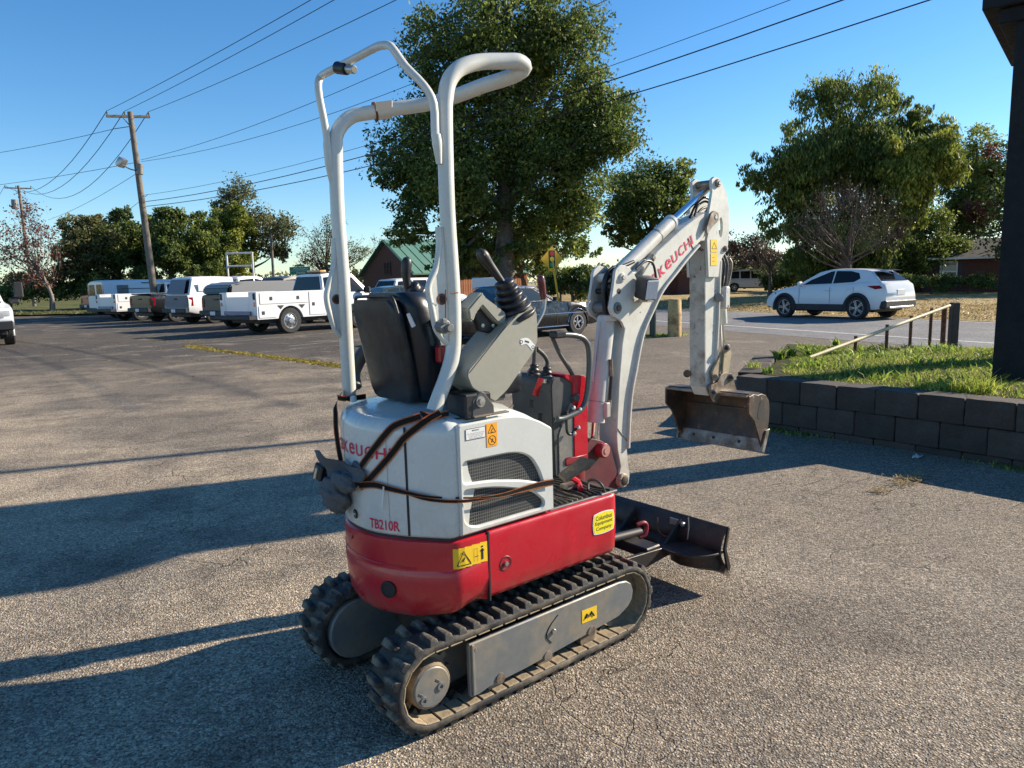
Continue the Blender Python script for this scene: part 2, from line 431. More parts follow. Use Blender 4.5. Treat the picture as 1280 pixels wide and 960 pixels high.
# ------------------------------------------------------------------ asphalt
def asphalt_mat(name, warm, cool, dark, road=False):
    m, t, p, co = base(name)
    big = noise(t, co, 0.33, 6, 0.6, 0.3)
    med = noise(t, co, 1.7, 6, 0.65)
    c = mix(t, maprange(t, big, 0.44, 0.56), warm, cool)
    c = mix(t, maprange(t, med, 0.48, 0.66, 0, 0.62), c, dark)
    sep = nn(t, 'ShaderNodeSeparateXYZ'); t.links.new(co, sep.inputs[0])
    if not road:
        # the tan, dusty side of the lot lies to the left; older grey asphalt to the right; darker tone far away, most at left
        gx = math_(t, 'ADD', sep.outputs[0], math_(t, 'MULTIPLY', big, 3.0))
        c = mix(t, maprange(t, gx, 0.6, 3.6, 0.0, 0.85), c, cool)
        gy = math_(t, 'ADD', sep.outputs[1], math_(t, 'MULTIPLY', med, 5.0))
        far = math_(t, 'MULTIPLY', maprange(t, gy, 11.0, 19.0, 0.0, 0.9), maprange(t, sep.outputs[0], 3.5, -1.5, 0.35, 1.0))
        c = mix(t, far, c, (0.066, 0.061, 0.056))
        # pale dust patches
        dust = noise(t, co, 0.9, 5, 0.6, 0.8)
        c = mix(t, maprange(t, dust, 0.56, 0.70, 0, 0.6), c, (0.42, 0.36, 0.28))
        # oil and tyre-darkened blotches
        st = noise(t, co, 1.1, 3, 0.5, 0.3)
        c = mix(t, maprange(t, st, 0.62, 0.72, 0, 0.35), c, (0.09, 0.08, 0.07))
    # aggregate: stones of three sizes
    def stones(sc, lo, hi):
        v = nn(t, 'ShaderNodeTexVoronoi'); v.inputs['Scale'].default_value = sc
        t.links.new(co, v.inputs['Vector'])
        s = nn(t, 'ShaderNodeSeparateColor'); t.links.new(v.outputs['Color'], s.inputs[0])
        return v, maprange(t, s.outputs[0], 0, 1, lo, hi), s
    v1, k1, s1 = stones(112, 0.50, 1.52)
    v2, k2, s2 = stones(210, 0.65, 1.35)
    v3, k3, s3 = stones(52, 0.78, 1.22)
    k = math_(t, 'MULTIPLY', math_(t, 'MULTIPLY', k1, k2), k3)
    gap = maprange(t, v1.outputs['Distance'], 0.35, 0.75, 1.0, 0.74)
    pit = maprange(t, noise(t, co, 75, 3, 0.6), 0.36, 0.47, 0.5, 1.0)
    k = math_(t, 'MULTIPLY', math_(t, 'MULTIPLY', k, gap), pit)
    sc = nn(t, 'ShaderNodeVectorMath', operation='SCALE'); t.links.new(c, sc.inputs[0]); t.links.new(k, sc.inputs['Scale'])
    c = sc.outputs[0]
    # a few near-white and rusty stones
    c = mix(t, maprange(t, s1.outputs[1], 0.94, 0.96, 0, 0.4), c, (0.45, 0.41, 0.34))
    c = mix(t, maprange(t, s1.outputs[2], 0.95, 0.97, 0, 0.5), c, (0.22, 0.12, 0.07))
    # cracks
    dn = nn(t, 'ShaderNodeTexNoise'); dn.inputs['Scale'].default_value = 2.2; dn.inputs['Detail'].default_value = 6
    t.links.new(co, dn.inputs['Vector'])
    def cracks(sc_, w, gate_lo, gate_hi, seedoff):
        ad = nn(t, 'ShaderNodeVectorMath', operation='MULTIPLY_ADD')
        t.links.new(dn.outputs['Color'], ad.inputs[0]); ad.inputs[1].default_value = (0.55 / sc_ * 1.4,) * 3
        t.links.new(co, ad.inputs[2])
        vc = nn(t, 'ShaderNodeTexVoronoi', feature='DISTANCE_TO_EDGE'); vc.inputs['Scale'].default_value = sc_
        t.links.new(ad.outputs[0], vc.inputs['Vector'])
        line = maprange(t, vc.outputs['Distance'], 0.0, w, 1.0, 0.0)
        g = maprange(t, noise(t, co, 0.5 + seedoff, 3), gate_lo, gate_hi)
        return math_(t, 'MULTIPLY', line, g)
    ck = math_(t, 'MAXIMUM', cracks(0.8, 0.005, 0.47, 0.56, 0.0), cracks(3.3, 0.014, 0.55, 0.63, 0.13))
    c = mix(t, math_(t, 'MULTIPLY', ck, 0.6), c, (0.025, 0.022, 0.02))
    t.links.new(c, p.inputs['Base Color'])
    p.inputs['Roughness'].default_value = 0.88
    p.inputs['Specular IOR Level'].default_value = 0.3
    h = math_(t, 'ADD', math_(t, 'MULTIPLY', maprange(t, v1.outputs['Distance'], 0.0, 0.7, 1.0, 0.0), k1), math_(t, 'MULTIPLY', noise(t, co, 60, 5, 0.7), 1.2))
    h = math_(t, 'ADD', h, math_(t, 'MULTIPLY', pit, 1.5))
    h = math_(t, 'SUBTRACT', h, math_(t, 'MULTIPLY', ck, 3.0))
    n1 = bump(t, h, 0.85 if not road else 0.35, 0.008)
    n2 = bump(t, noise(t, co, 6, 5, 0.6), 0.35, 0.02, n1)
    t.links.new(n2, p.inputs['Normal'])
    return m
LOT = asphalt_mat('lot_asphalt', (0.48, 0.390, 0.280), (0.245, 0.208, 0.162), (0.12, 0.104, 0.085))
ROAD = asphalt_mat('road_asphalt', (0.20, 0.20, 0.20), (0.235, 0.235, 0.235), (0.15, 0.15, 0.152), road=True)

def sheet(name, poly, z, mat, kind='structure', sub=0):
    me = bpy.data.meshes.new(name)
    me.from_pydata([(x, y, z) for x, y in poly], [], [tuple(range(len(poly)))])
    me.materials.append(mat)
    o = link(name, me)
    # counter-clockwise -> up
    if me.polygons[0].normal.z < 0: me.flip_normals()
    tag(o, kind=kind)
    return o
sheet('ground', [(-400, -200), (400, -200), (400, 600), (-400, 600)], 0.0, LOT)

# road frame: n = distance across, s = along
RD = np.array([0.41, -0.912]); RD /= np.linalg.norm(RD); RN = np.array([0.912, 0.41]); RN /= np.linalg.norm(RN)
def rp(n, s): return tuple(RD * s + RN * n)
N0 = 14.75 - 0.35
sheet('road', [rp(13.3, -300), rp(13.3, 60), rp(20.6, 60), rp(20.6, -300)], 0.004, ROAD)
PAINT = pmat('road_paint_white', (0.55, 0.55, 0.52), 0.7, col2=(0.22, 0.21, 0.20), scale=6, lo=0.5, hi=0.7, fine=0.15)
PAINTY = pmat('road_paint_yellow', (0.55, 0.36, 0.05), 0.7, fine=0.15)
def line_strip(name, n0, n1, s0, s1, z, mat):
    o = sheet(name, [rp(n0, s0), rp(n0, s1), rp(n1, s1), rp(n1, s0)], z, mat); return o
line_strip('edge_line', 14.70, 14.84, -200, 50, 0.008, PAINT)
line_strip('edge_line', 20.25, 20.37, -200, 50, 0.008, PAINT)

# faded stall lines (heading 0.6, 0.8)
HD = np.array([0.62, 0.785]); HD /= np.linalg.norm(HD); HP = np.array([-HD[1], HD[0]])
FADED = pmat('stall_paint', (0.27, 0.26, 0.24), 0.85, col2=(0.12, 0.115, 0.11), scale=3, lo=0.42, hi=0.6, fine=0.25)
base_pt = np.array([-4.9, 19.2])
for k in range(8):
    a = base_pt + HP * 3.1 * k - HD * 1.2; b = a + HD * 5.6
    w = HP * 0.05
    sheet('stall_line', [tuple(a - w), tuple(b - w), tuple(b + w), tuple(a + w)], 0.004, FADED)
a = np.array([-1.4, 16.2])

# ------------------------------------------------------------------ lawns
def grass_ground(name, c1, c2, c3):
    m, t, p, co = base(name)
    n1 = noise(t, co, 0.35, 6, 0.6); n2 = noise(t, co, 3.0, 6, 0.7)
    c = mix(t, maprange(t, n1, 0.4, 0.62), c1, c2)
    c = mix(t, maprange(t, n2, 0.52, 0.66), c, c3)
    f = maprange(t, noise(t, co, 30, 6, 0.7), 0.3, 0.7, 0.6, 1.35)
    s = nn(t, 'ShaderNodeVectorMath', operation='SCALE'); t.links.new(c, s.inputs[0]); t.links.new(f, s.inputs['Scale'])
    t.links.new(s.outputs[0], p.inputs['Base Color']); p.inputs['Roughness'].default_value = 0.95
    p.inputs['Specular IOR Level'].default_value = 0.1
    t.links.new(bump(t, noise(t, co, 14, 6, 0.7), 0.8, 0.08), p.inputs['Normal'])
    return m
DRY = grass_ground('dry_lawn', (0.46, 0.35, 0.18), (0.38, 0.30, 0.15), (0.20, 0.17, 0.08))
GREENG = grass_ground('rough_grass_ground', (0.08, 0.10, 0.03), (0.16, 0.14, 0.06), (0.05, 0.06, 0.02))
def terrain(name, poly_fn, nx, ny, mat, zf):
    """grid patch: poly_fn(u,v)->(x,y)"""
    V = np.zeros(((nx + 1) * (ny + 1), 3)); k = 0
    for j in range(ny + 1):
        for i in range(nx + 1):
            x, y = poly_fn(i / nx, j / ny); V[k] = (x, y, zf(x, y)); k += 1
    F = [(j * (nx + 1) + i, j * (nx + 1) + i + 1, (j + 1) * (nx + 1) + i + 1, (j + 1) * (nx + 1) + i) for j in range(ny) for i in range(nx)]
    me = raw_mesh(name, V, np.array(F), True); me.materials.append(mat)
    o = link(name, me); tag(o, kind='structure'); return o
def bumpy(x, y, a=0.05):
    return a * (math.sin(x * 1.3 + y * 0.7) + math.sin(x * 0.45 - y * 1.1) + math.sin(x * 2.9 + 1.3) * 0.4)
def lawn_xy(u, v):
    s = -300 + 360 * u; n = 20.6 + (v ** 2) * 160
    return rp(n, s)
def lawn_z(x, y):
    n = x * RN[0] + y * RN[1]
    k = min(1.0, (n - 20.6) / 3.0)
    return 0.012 + k * (0.10 + bumpy(x, y, 0.03))
terrain('lawn', lawn_xy, 240, 60, DRY, lawn_z)
# rough ground behind the left row of vehicles and beyond the lot
def lg_xy(u, v):
    x = -170 + 150 * u; y0 = 47 + (x + 27) * -0.22
    return (x, y0 + v * v * 160)
terrain('grass_verge', lg_xy, 90, 50, GREENG, lambda x, y: 0.02 + 0.08 + bumpy(x, y, 0.04))
def mid_xy(u, v):
    x = -20 + 26 * u; return (x, 52 + v * v * 150)
terrain('far_verge', mid_xy, 40, 40, GREENG, lambda x, y: 0.05 + bumpy(x, y, 0.02))

# ------------------------------------------------------------------ raised bed behind the block wall
WA = np.array([2.26, 7.2]); WD = np.array([0.63, -0.777]); WD /= np.linalg.norm(WD); WNn = np.array([WD[1], -WD[0]])  # outward (to camera)
if WNn[1] > 0: WNn = -WNn
BED_Z = 0.475
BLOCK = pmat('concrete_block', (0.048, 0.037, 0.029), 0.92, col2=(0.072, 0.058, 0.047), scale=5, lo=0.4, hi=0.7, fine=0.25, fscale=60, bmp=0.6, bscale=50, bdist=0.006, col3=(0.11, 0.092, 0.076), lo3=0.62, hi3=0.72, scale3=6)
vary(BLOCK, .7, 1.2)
wall = empty('retaining_wall', (WA[0], WA[1], 0), math.atan2(WD[1], WD[0]),
             'low brown concrete block retaining wall holding the grass bed', 'wall')
def block_mesh(l, d, h, seed):
    rr = random.Random(seed)
    b = bmesh.new(); bmesh.ops.create_cube(b, size=1.0)
    bmesh.ops.scale(b, vec=(l, d, h), verts=b.verts)
    bmesh.ops.bevel(b, geom=b.edges[:], offset=0.008, segments=1, affect='EDGES')
    bmesh.ops.subdivide_edges(b, edges=[e for e in b.edges if e.calc_length() > .1], cuts=3, use_grid_fill=True)
    for v in b.verts: v.co += Vector((rr.uniform(-.0025, .0025), rr.uniform(-.0055, .0055), rr.uniform(-.0025, .0025)))
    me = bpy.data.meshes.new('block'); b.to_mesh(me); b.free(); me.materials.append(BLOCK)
    return me
BM = [block_mesh(0.340, 0.26, 0.214, k) for k in range(5)]
BH = [block_mesh(0.167, 0.26, 0.214, 9)]
E2 = np.array([0.41, 0.912]); E2A = math.atan2(E2[1], E2[0]) - math.atan2(WD[1], WD[0])
def put_block(me, x, y, z, rz=0.0):
    o = link('block', me, wall); o.location = (x, y, z); o.rotation_euler = (0, 0, rz)
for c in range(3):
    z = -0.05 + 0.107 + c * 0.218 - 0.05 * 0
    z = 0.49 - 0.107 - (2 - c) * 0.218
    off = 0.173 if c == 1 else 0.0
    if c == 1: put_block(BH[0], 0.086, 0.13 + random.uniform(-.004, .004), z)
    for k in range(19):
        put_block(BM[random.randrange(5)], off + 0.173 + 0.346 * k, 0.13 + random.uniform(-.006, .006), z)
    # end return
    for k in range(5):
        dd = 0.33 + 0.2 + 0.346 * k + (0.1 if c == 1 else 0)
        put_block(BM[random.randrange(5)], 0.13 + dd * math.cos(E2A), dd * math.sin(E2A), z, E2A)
def wl(x, y, z=0.0):   # wall frame -> world
    n = np.array([-WD[1], WD[0]])
    q = WA + WD * x + n * y
    return (q[0], q[1], z)
def bed_z(x, y): return BED_Z + 0.012 * math.sin(x * 3.1 + y) + 0.015 * math.sin(y * 2.3 - x)
def bed_xy(u, v):
    q = WA + WD * (0.30 + 8.0 * u) + E2 * (0.28 + v * (3.6 + u * 2.4))
    return q[0], q[1]
SOIL = grass_ground('bed_soil', (0.09, 0.075, 0.04), (0.07, 0.08, 0.03), (0.05, 0.055, 0.02))
terrain('grass_bed_soil', bed_xy, 60, 40, SOIL, bed_z)
# sloped fill behind the bed down to the lot
V = []
for u in np.linspace(0, 1, 30):
    q = WA + WD * (0.30 + 8.0 * u) + E2 * (0.28 + (3.6 + u * 2.4)); V.append((q[0], q[1], bed_z(q[0], q[1])))
    q = WA + WD * (0.0 + 8.6 * u) + E2 * (0.28 + (3.6 + u * 2.4) + 1.3); V.append((q[0], q[1], -0.02))
F = [(2 * i, 2 * i + 2, 2 * i + 3, 2 * i + 1) for i in range(29)]
me = raw_mesh('bank', V, np.array(F), True); me.materials.append(SOIL); tag(link('bank', me), kind='structure')
# paved strip on top of the blocks at the bed's end
PAVEC = pmat('path_concrete', (0.20, 0.17, 0.145), 0.9, col2=(0.13, 0.11, 0.095), scale=3, fine=0.2, bmp=0.4, bscale=50)


# ---- blades of grass and broad weeds
def blades(name, n, pos, hmin, hmax, wid, mat, lean=0.35, parent=None, seg=2):
    P = pos(n); n = len(P)
    h = RNG.uniform(hmin, hmax, n) * (0.6 + 0.4 * RNG.random(n))
    a = RNG.uniform(0, 2 * np.pi, n); ln = RNG.uniform(0.05, lean, n) * h * 1.6
    w = wid * RNG.uniform(0.6, 1.3, n)
    dx, dy = np.cos(a), np.sin(a)
    px_, py_ = -dy, dx
    b = RNG.uniform(0, 2 * np.pi, n); ox, oy = np.cos(b) * ln, np.sin(b) * ln
    V = np.zeros((n, 6, 3)); 
    for k, (t, ww) in enumerate(((0, 1.0), (0.55, 0.8), (1.0, 0.1))):
        for s, sg in enumerate((-1, 1)):
            V[:, 2 * k + s, 0] = P[:, 0] + ox * t * t + sg * px_ * w * ww
            V[:, 2 * k + s, 1] = P[:, 1] + oy * t * t + sg * py_ * w * ww
            V[:, 2 * k + s, 2] = P[:, 2] + h * t * (1 - 0.25 * t * lean)
    i = np.arange(n)[:, None] * 6
    F = np.concatenate([i + np.array([0, 1, 3, 2]), i + np.array([2, 3, 5, 4])])
    tint = np.tile(np.clip(RNG.normal(0.5, 0.25, n), 0, 1), 2)
    me = raw_mesh(name, V.reshape(-1, 3), F, False, tint); me.materials.append(mat)
    o = link(name, me, parent)
    return o
GRASSM = leafmat('grass_blade', (0.12, 0.17, 0.025), (0.32, 0.39, 0.06), (0.62, 0.58, 0.16), 0.55)
WEEDM = leafmat('weed_leaf', (0.07, 0.12, 0.025), (0.20, 0.29, 0.045), (0.42, 0.48, 0.10), 0.5)
STRAWM = leafmat('dry_straw', (0.25, 0.17, 0.07), (0.38, 0.28, 0.12), (0.50, 0.40, 0.2), 0.3)
def bed_pos(n, u0=0.02, u1=1, v0=0.02, v1=1, patch=0.0):
    u = RNG.uniform(u0, u1, n); v = RNG.uniform(v0, v1, n)
    xs = 0.30 + 8.0 * u; ys = 0.28 + v * (3.6 + u * 2.4)
    nv = E2
    x = WA[0] + WD[0] * xs + nv[0] * ys; y = WA[1] + WD[1] * xs + nv[1] * ys
    keep = (xs > 0.50 + 0.12 * np.sin(ys * 5)) & (ys > 0.30 + 0.14 * (np.sin(xs * 9) > -0.2) * RNG.random(n))
    if patch:
        keep &= (np.sin(x * 5.1 + y * 2) + np.sin(y * 6.3 - x * 3.3) + RNG.normal(0, 0.6, n)) > patch
    x, y = x[keep], y[keep]
    z = BED_Z + 0.012 * np.sin(x * 3.1 + y) + 0.015 * np.sin(y * 2.3 - x) - 0.01
    return np.stack([x, y, z], 1)
tag(blades('bed_grass', 80000, lambda n: bed_pos(n), 0.02, 0.085, 0.003, GRASSM, 1.1),
    'low green grass covering the raised bed behind the block wall', 'grass', kind='stuff')
tag(blades('bed_weeds', 14000, lambda n: bed_pos(n, patch=0.3), 0.05, 0.17, 0.011, WEEDM, 0.9),
    'leafy green weeds and dandelion leaves in the raised bed', 'weeds', kind='stuff')
tag(blades('bed_thatch', 26000, lambda n: bed_pos(n, patch=-.2), 0.02, 0.07, 0.004, STRAWM, 1.3),
    'brown dead thatch among the green of the raised bed', 'grass', kind='stuff')
def tuft(cx, cy, cz, n, rad, h0, h1, w, mat, name, label, lean=0.7):
    def pos(k):
        r = rad * np.sqrt(RNG.random(k)); a = RNG.uniform(0, 6.28, k)
        return np.stack([cx + r * np.cos(a), cy + r * np.sin(a), np.full(k, cz)], 1)
    o = blades(name, n, pos, h0, h1, w, mat, lean)
    tag(o, label, 'grass')
    return o
q = gp(1215, 490, BED_Z)
tuft(q[0], q[1], BED_Z - 0.01, 420, 0.16, 0.12, 0.24, 0.004, GRASSM, 'grass_tuft', 'tall grass tuft on the bed edge in front of the dark sign post')
q = gp(1165, 487, BED_Z)
tuft(q[0], q[1], BED_Z - 0.01, 160, 0.14, 0.06, 0.14, 0.004, GRASSM, 'grass_tuft', 'shorter grass tuft on the bed edge left of the tall tuft')
q = gp(943, 463, BED_Z)
tuft(q[0], q[1], BED_Z + 0.03, 60, 0.07, 0.05, 0.13, 0.004, GRASSM, 'grass_tuft', 'lone small grass tuft on the bare corner of the wall top')
for (px, py, s) in ((975, 448, 1.0), (990, 446, 0.9), (1012, 446, 0.8), (1045, 433, 0.9), (960, 468, .7)):
    q = gp(px, py, BED_Z)
    tuft(q[0], q[1], BED_Z - 0.01, 26, 0.05, 0.12 * s, 0.22 * s, 0.022 * s, WEEDM, 'weed',
         {975: 'broadleaf weed with upright leaves, leftmost on the far edge of the bed', 990: 'broadleaf weed second from the left on the far edge of the bed', 1012: 'small broadleaf weed at the foot of the yellow rail', 1045: 'broadleaf weed behind the low end of the yellow rail', 960: 'low weed at the left border of the bed grass'}[px], 0.5)
# weeds along the wall foot
def foot_pos(n):
    xs = RNG.uniform(0.2, 4.6, n); ys = -np.abs(RNG.normal(0, 0.07, n)) - 0.01
    keep = (np.sin(xs * 2.6 + 0.5) + RNG.normal(0, 0.5, n)) > 0.55
    xs, ys = xs[keep], ys[keep]; nv = np.array([-WD[1], WD[0]])
    return np.stack([WA[0] + WD[0] * xs + nv[0] * ys, WA[1] + WD[1] * xs + nv[1] * ys, np.zeros(len(xs))], 1)
tag(blades('wall_foot_weeds', 1800, foot_pos, 0.02, 0.07, 0.006, WEEDM, 0.9), 'small dark weeds along the foot of the block wall', 'weeds', kind='stuff')
# dry straw on the asphalt
def straw(cx, cy, n, rad, name, label):
    V = []; F = []; T = []
    for k in range(n):
        x = cx + RNG.normal(0, rad); y = cy + RNG.normal(0, rad * 0.6) + (x - cx) * 0.5; a = RNG.uniform(0, 6.28); l = RNG.uniform(0.02, 0.06); w = 0.0025
        z = RNG.uniform(0.004, 0.02); dx, dy = math.cos(a), math.sin(a); z2 = z + RNG.uniform(-.004, .02)
        b = len(V)
        V += [(x - dy * w, y + dx * w, z), (x + dy * w, y - dx * w, z), (x + dx * l + dy * w, y + dy * l - dx * w, z2), (x + dx * l - dy * w, y + dy * l + dx * w, z2)]
        F.append((b, b + 1, b + 2, b + 3)); T.append(RNG.random())
    me = raw_mesh(name, np.array(V), np.array(F), False, np.array(T)); me.materials.append(STRAWM)
    return tag(link(name, me), label, 'straw', kind='stuff')
q = gp(1135, 601); straw(q[0], q[1], 260, 0.10, 'dry_straw', 'clump of dry yellow straw on the asphalt below the wall')
q = gp(1098, 615); straw(q[0], q[1], 60, 0.04, 'dry_straw', 'small wisp of dry straw left of the larger straw clump')
# leaf litter and weeds in the seam of the lot
def seam(name, pts, n, spread, label, h=0.04):
    P = [gp(*p)[:2] for p in pts]
    V = []
    for k in range(n):
        s = RNG.random() * (len(P) - 1); i = int(s); t = s - i
        c = P[i] * (1 - t) + P[i + 1] * t
        V.append((c[0] + RNG.normal(0, spread), c[1] + RNG.normal(0, spread * 1.6), 0.0))
    V = np.array(V)
    o = blades(name, n, lambda k: V, 0.01, h, 0.018, SEAMM, 1.2)
    return tag(o, label, 'weeds', kind='stuff')
SEAMM = leafmat('seam_weed', (0.12, 0.12, 0.03), (0.30, 0.24, 0.04), (0.50, 0.36, 0.05), 0.3)
seam('seam_weeds', [(235, 432), (262, 437), (330, 445), (385, 452), (432, 459)], 3800, 0.07, 'line of yellowing weeds growing in a long asphalt seam at left')
seam('leaf_litter', [(172, 420), (215, 424), (250, 428)], 260, 0.25, 'scattered yellow leaves on the lot behind the parked vans', 0.02)
def litter(n):
    V = []
    while len(V) < n:
        px = RNG.uniform(60, 470); py = RNG.uniform(400, 480)
        q = gp(px, py)
        if RNG.random() < 1.3 - (py - 400) / 80: V.append((q[0], q[1], 0.003))
    return np.array(V)
tag(blades('fallen_leaves', 260, litter, 0.01, 0.025, 0.025, SEAMM, 1.4), 'loose fallen leaves scattered over the left of the lot', 'leaves', kind='stuff')
# loose grit on the near asphalt
def grit():
    n = 9000
    px = RNG.uniform(-60, 1340, n); py = 960 - 420 * RNG.random(n) ** 1.2
    P = np.array([gp(a, b) for a, b in zip(px, py)])
    r = RNG.uniform(0.0015, 0.0042, n)
    base_ = np.array([(1, 0, 0), (0, 1, 0), (-1, 0, 0), (0, -1, 0), (0, 0, 1.0)])
    V = P[:, None, :] + base_[None] * r[:, None, None] * RNG.uniform(0.6, 1.3, (n, 5, 3))
    i = np.arange(n)[:, None] * 5
    F = np.concatenate([i + np.array(f) for f in ((0, 1, 4), (1, 2, 4), (2, 3, 4), (3, 0, 4))])
    me = raw_mesh('grit', V.reshape(-1, 3), F, False, np.tile(RNG.random(n), 4))
    me.materials.append(leafmat('grit_stone', (0.10, 0.09, 0.08), (0.24, 0.21, 0.17), (0.45, 0.41, 0.35), 0.0))
    tag(link('grit', me), 'fine loose grit lying on the asphalt', 'grit', kind='stuff')
grit()
# small crumpled clear wrapper at the wall foot
mb = MB(); q = gp(1146, 572)
for k in range(7):
    mb.box((q[0] + random.uniform(-.04, .04), q[1] + random.uniform(-.02, .02), 0.012), (random.uniform(.02, .05), random.uniform(.02, .04), random.uniform(.008, .02)), 0.003, (random.uniform(-.6, .6), random.uniform(-.6, .6), random.uniform(0, 3)))
tag(mb.out('wrapper', pmat('clear_wrapper', (0.35, 0.40, 0.42), 0.15, fine=0.3)), 'small crumpled clear wrapper on the asphalt at the wall foot', 'litter')
# ================================================================== MINI EXCAVATOR
TH = R_(39.2)
UX = np.array([math.cos(TH), math.sin(TH), 0]); VX = np.array([-math.sin(TH), math.cos(TH), 0]); ZX = np.array([0, 0, 1.0])
MO = np.array([-0.1995, 2.7766, 0.0])
def tol(P): d = np.asarray(P) - MO; return np.array([d @ UX, d @ VX, d[2]])
def Lx(px, py, x): return tol(hit(px, py, UX, MO + x * UX))
def Ly(px, py, y): return tol(hit(px, py, VX, MO + y * VX))
def Lz(px, py, z): return tol(hit(px, py, ZX, MO + z * ZX))
EXC = empty('mini_excavator', MO, TH, 'red and off-white mini excavator on rubber tracks parked in the middle of the lot', 'excavator')

# ---------------- crawler tracks
XR, XF, ZC, RB = -0.405, 0.543, 0.166, 0.146
def track_pt(s, r):
    """s along the loop [0,1) -> (x, z, nx, nz)"""
    Ls = XF - XR; La = math.pi * RB; tot = 2 * Ls + 2 * La; d = (s % 1) * tot
    if d < Ls: return XR + d, ZC + r, 0, 1
    d -= Ls
    if d < La:
        a = math.pi / 2 - d / RB; return XF + r * math.cos(a), ZC + r * math.sin(a), math.cos(a), math.sin(a)
    d -= La
    if d < Ls: return XF - d, ZC - r, 0, -1
    d -= Ls
    a = -math.pi / 2 - d / RB
    return XR + r * math.cos(a), ZC + r * math.sin(a), math.cos(a), math.sin(a)
def make_lug():
    m = MB()
    # outer block with scalloped flank, and inner block half a pitch away
    def blk(y0, y1, dx):
        b = bmesh.new()
        z0, z1 = -0.002, 0.017
        lo = [(-.019, y0), (.019, y0), (.017, (y0 + y1) / 2), (.010, y1), (-.010, y1), (-.017, (y0 + y1) / 2)] if y0 < y1 and abs(y0) > abs(y1) else [(-.010, y0), (.010, y0), (.017, (y0 + y1) / 2), (.019, y1), (-.019, y1), (-.017, (y0 + y1) / 2)]
        hi = [(a * .72, q + (.007 if q < (y0 + y1) / 2 - .001 else -.007 if q > (y0 + y1) / 2 + .001 else 0)) for a, q in lo]
        A = [b.verts.new((x + dx, y, z0)) for x, y in lo]; B = [b.verts.new((x + dx, y, z1)) for x, y in hi]
        b.faces.new(B)
        for i in range(6): b.faces.new((A[i], A[(i + 1) % 6], B[(i + 1) % 6], B[i]))
        bmesh.ops.recalc_face_normals(b, faces=b.faces[:])
        bmesh.ops.bevel(b, geom=[e for e in b.edges if e.calc_face_angle(0) > 0.6], offset=.003, segments=1, affect='EDGES')
        m._take(b)
    blk(-.089, -.004, 0); blk(.004, .089, .030)
    me = bpy.data.meshes.new('tread_lug'); m.bm.to_mesh(me); m.bm.free(); me.materials.append(RUBTOP)
    return me
LUG = make_lug()
def belt_mesh():
    N = 120; rings = []
    prof = [(-.090, 0.0), (-.086, .004), (-.03, .005), (.03, .005), (.086, .004), (.090, 0.0), (.090, -.016), (.084, -.022), (.02, -.022), (.014, -.045), (-.014, -.045), (-.02, -.022), (-.084, -.022), (-.090, -.016)]
    b = bmesh.new(); RR = []
    for k in range(N):
        x, z, nx, nz = track_pt(k / N, RB)
        gl = 1.0 if k % 2 else 0.0
        ring = []
        for y, h in prof:
            hh = h if h > -.03 else (-.024 - .021 * gl)
            wob = 0.0015 * math.sin(k * 2.1) if abs(y) > .08 else 0
            ring.append(b.verts.new((x + nx * (hh + wob), y, z + nz * (hh + wob))))
        RR.append(ring)
    n = len(prof)
    for k in range(N):
        A, B = RR[k], RR[(k + 1) % N]
        for i in range(n): b.faces.new((A[i], A[(i + 1) % n], B[(i + 1) % n], B[i]))
    bmesh.ops.recalc_face_normals(b, faces=b.faces[:])
    m = MB(); m._take(b); return m
def roller(m, x, z, y0, y1, r):
    s = -1 if y1 < y0 else 1
    m.lathe([(0, 0), (r, 0), (r, .03), (r * .7, .034), (r * .7, abs(y1 - y0) - .034), (r, abs(y1 - y0) - .03), (r, abs(y1 - y0)), (0, abs(y1 - y0))], (x, y0, z), (0, s, 0), 20)
PADM = pmat('dusty_rail_pad', (.34, .27, .17), .9, col2=(.16, .12, .08), scale=22, fine=.3, bmp=.4, bscale=90)
_pb = MB().box((0, 0, 0), (.050, .072, .006), .002); PAD = bpy.data.meshes.new('rail_pad'); _pb.bm.to_mesh(PAD); _pb.bm.free(); PAD.materials.append(PADM)
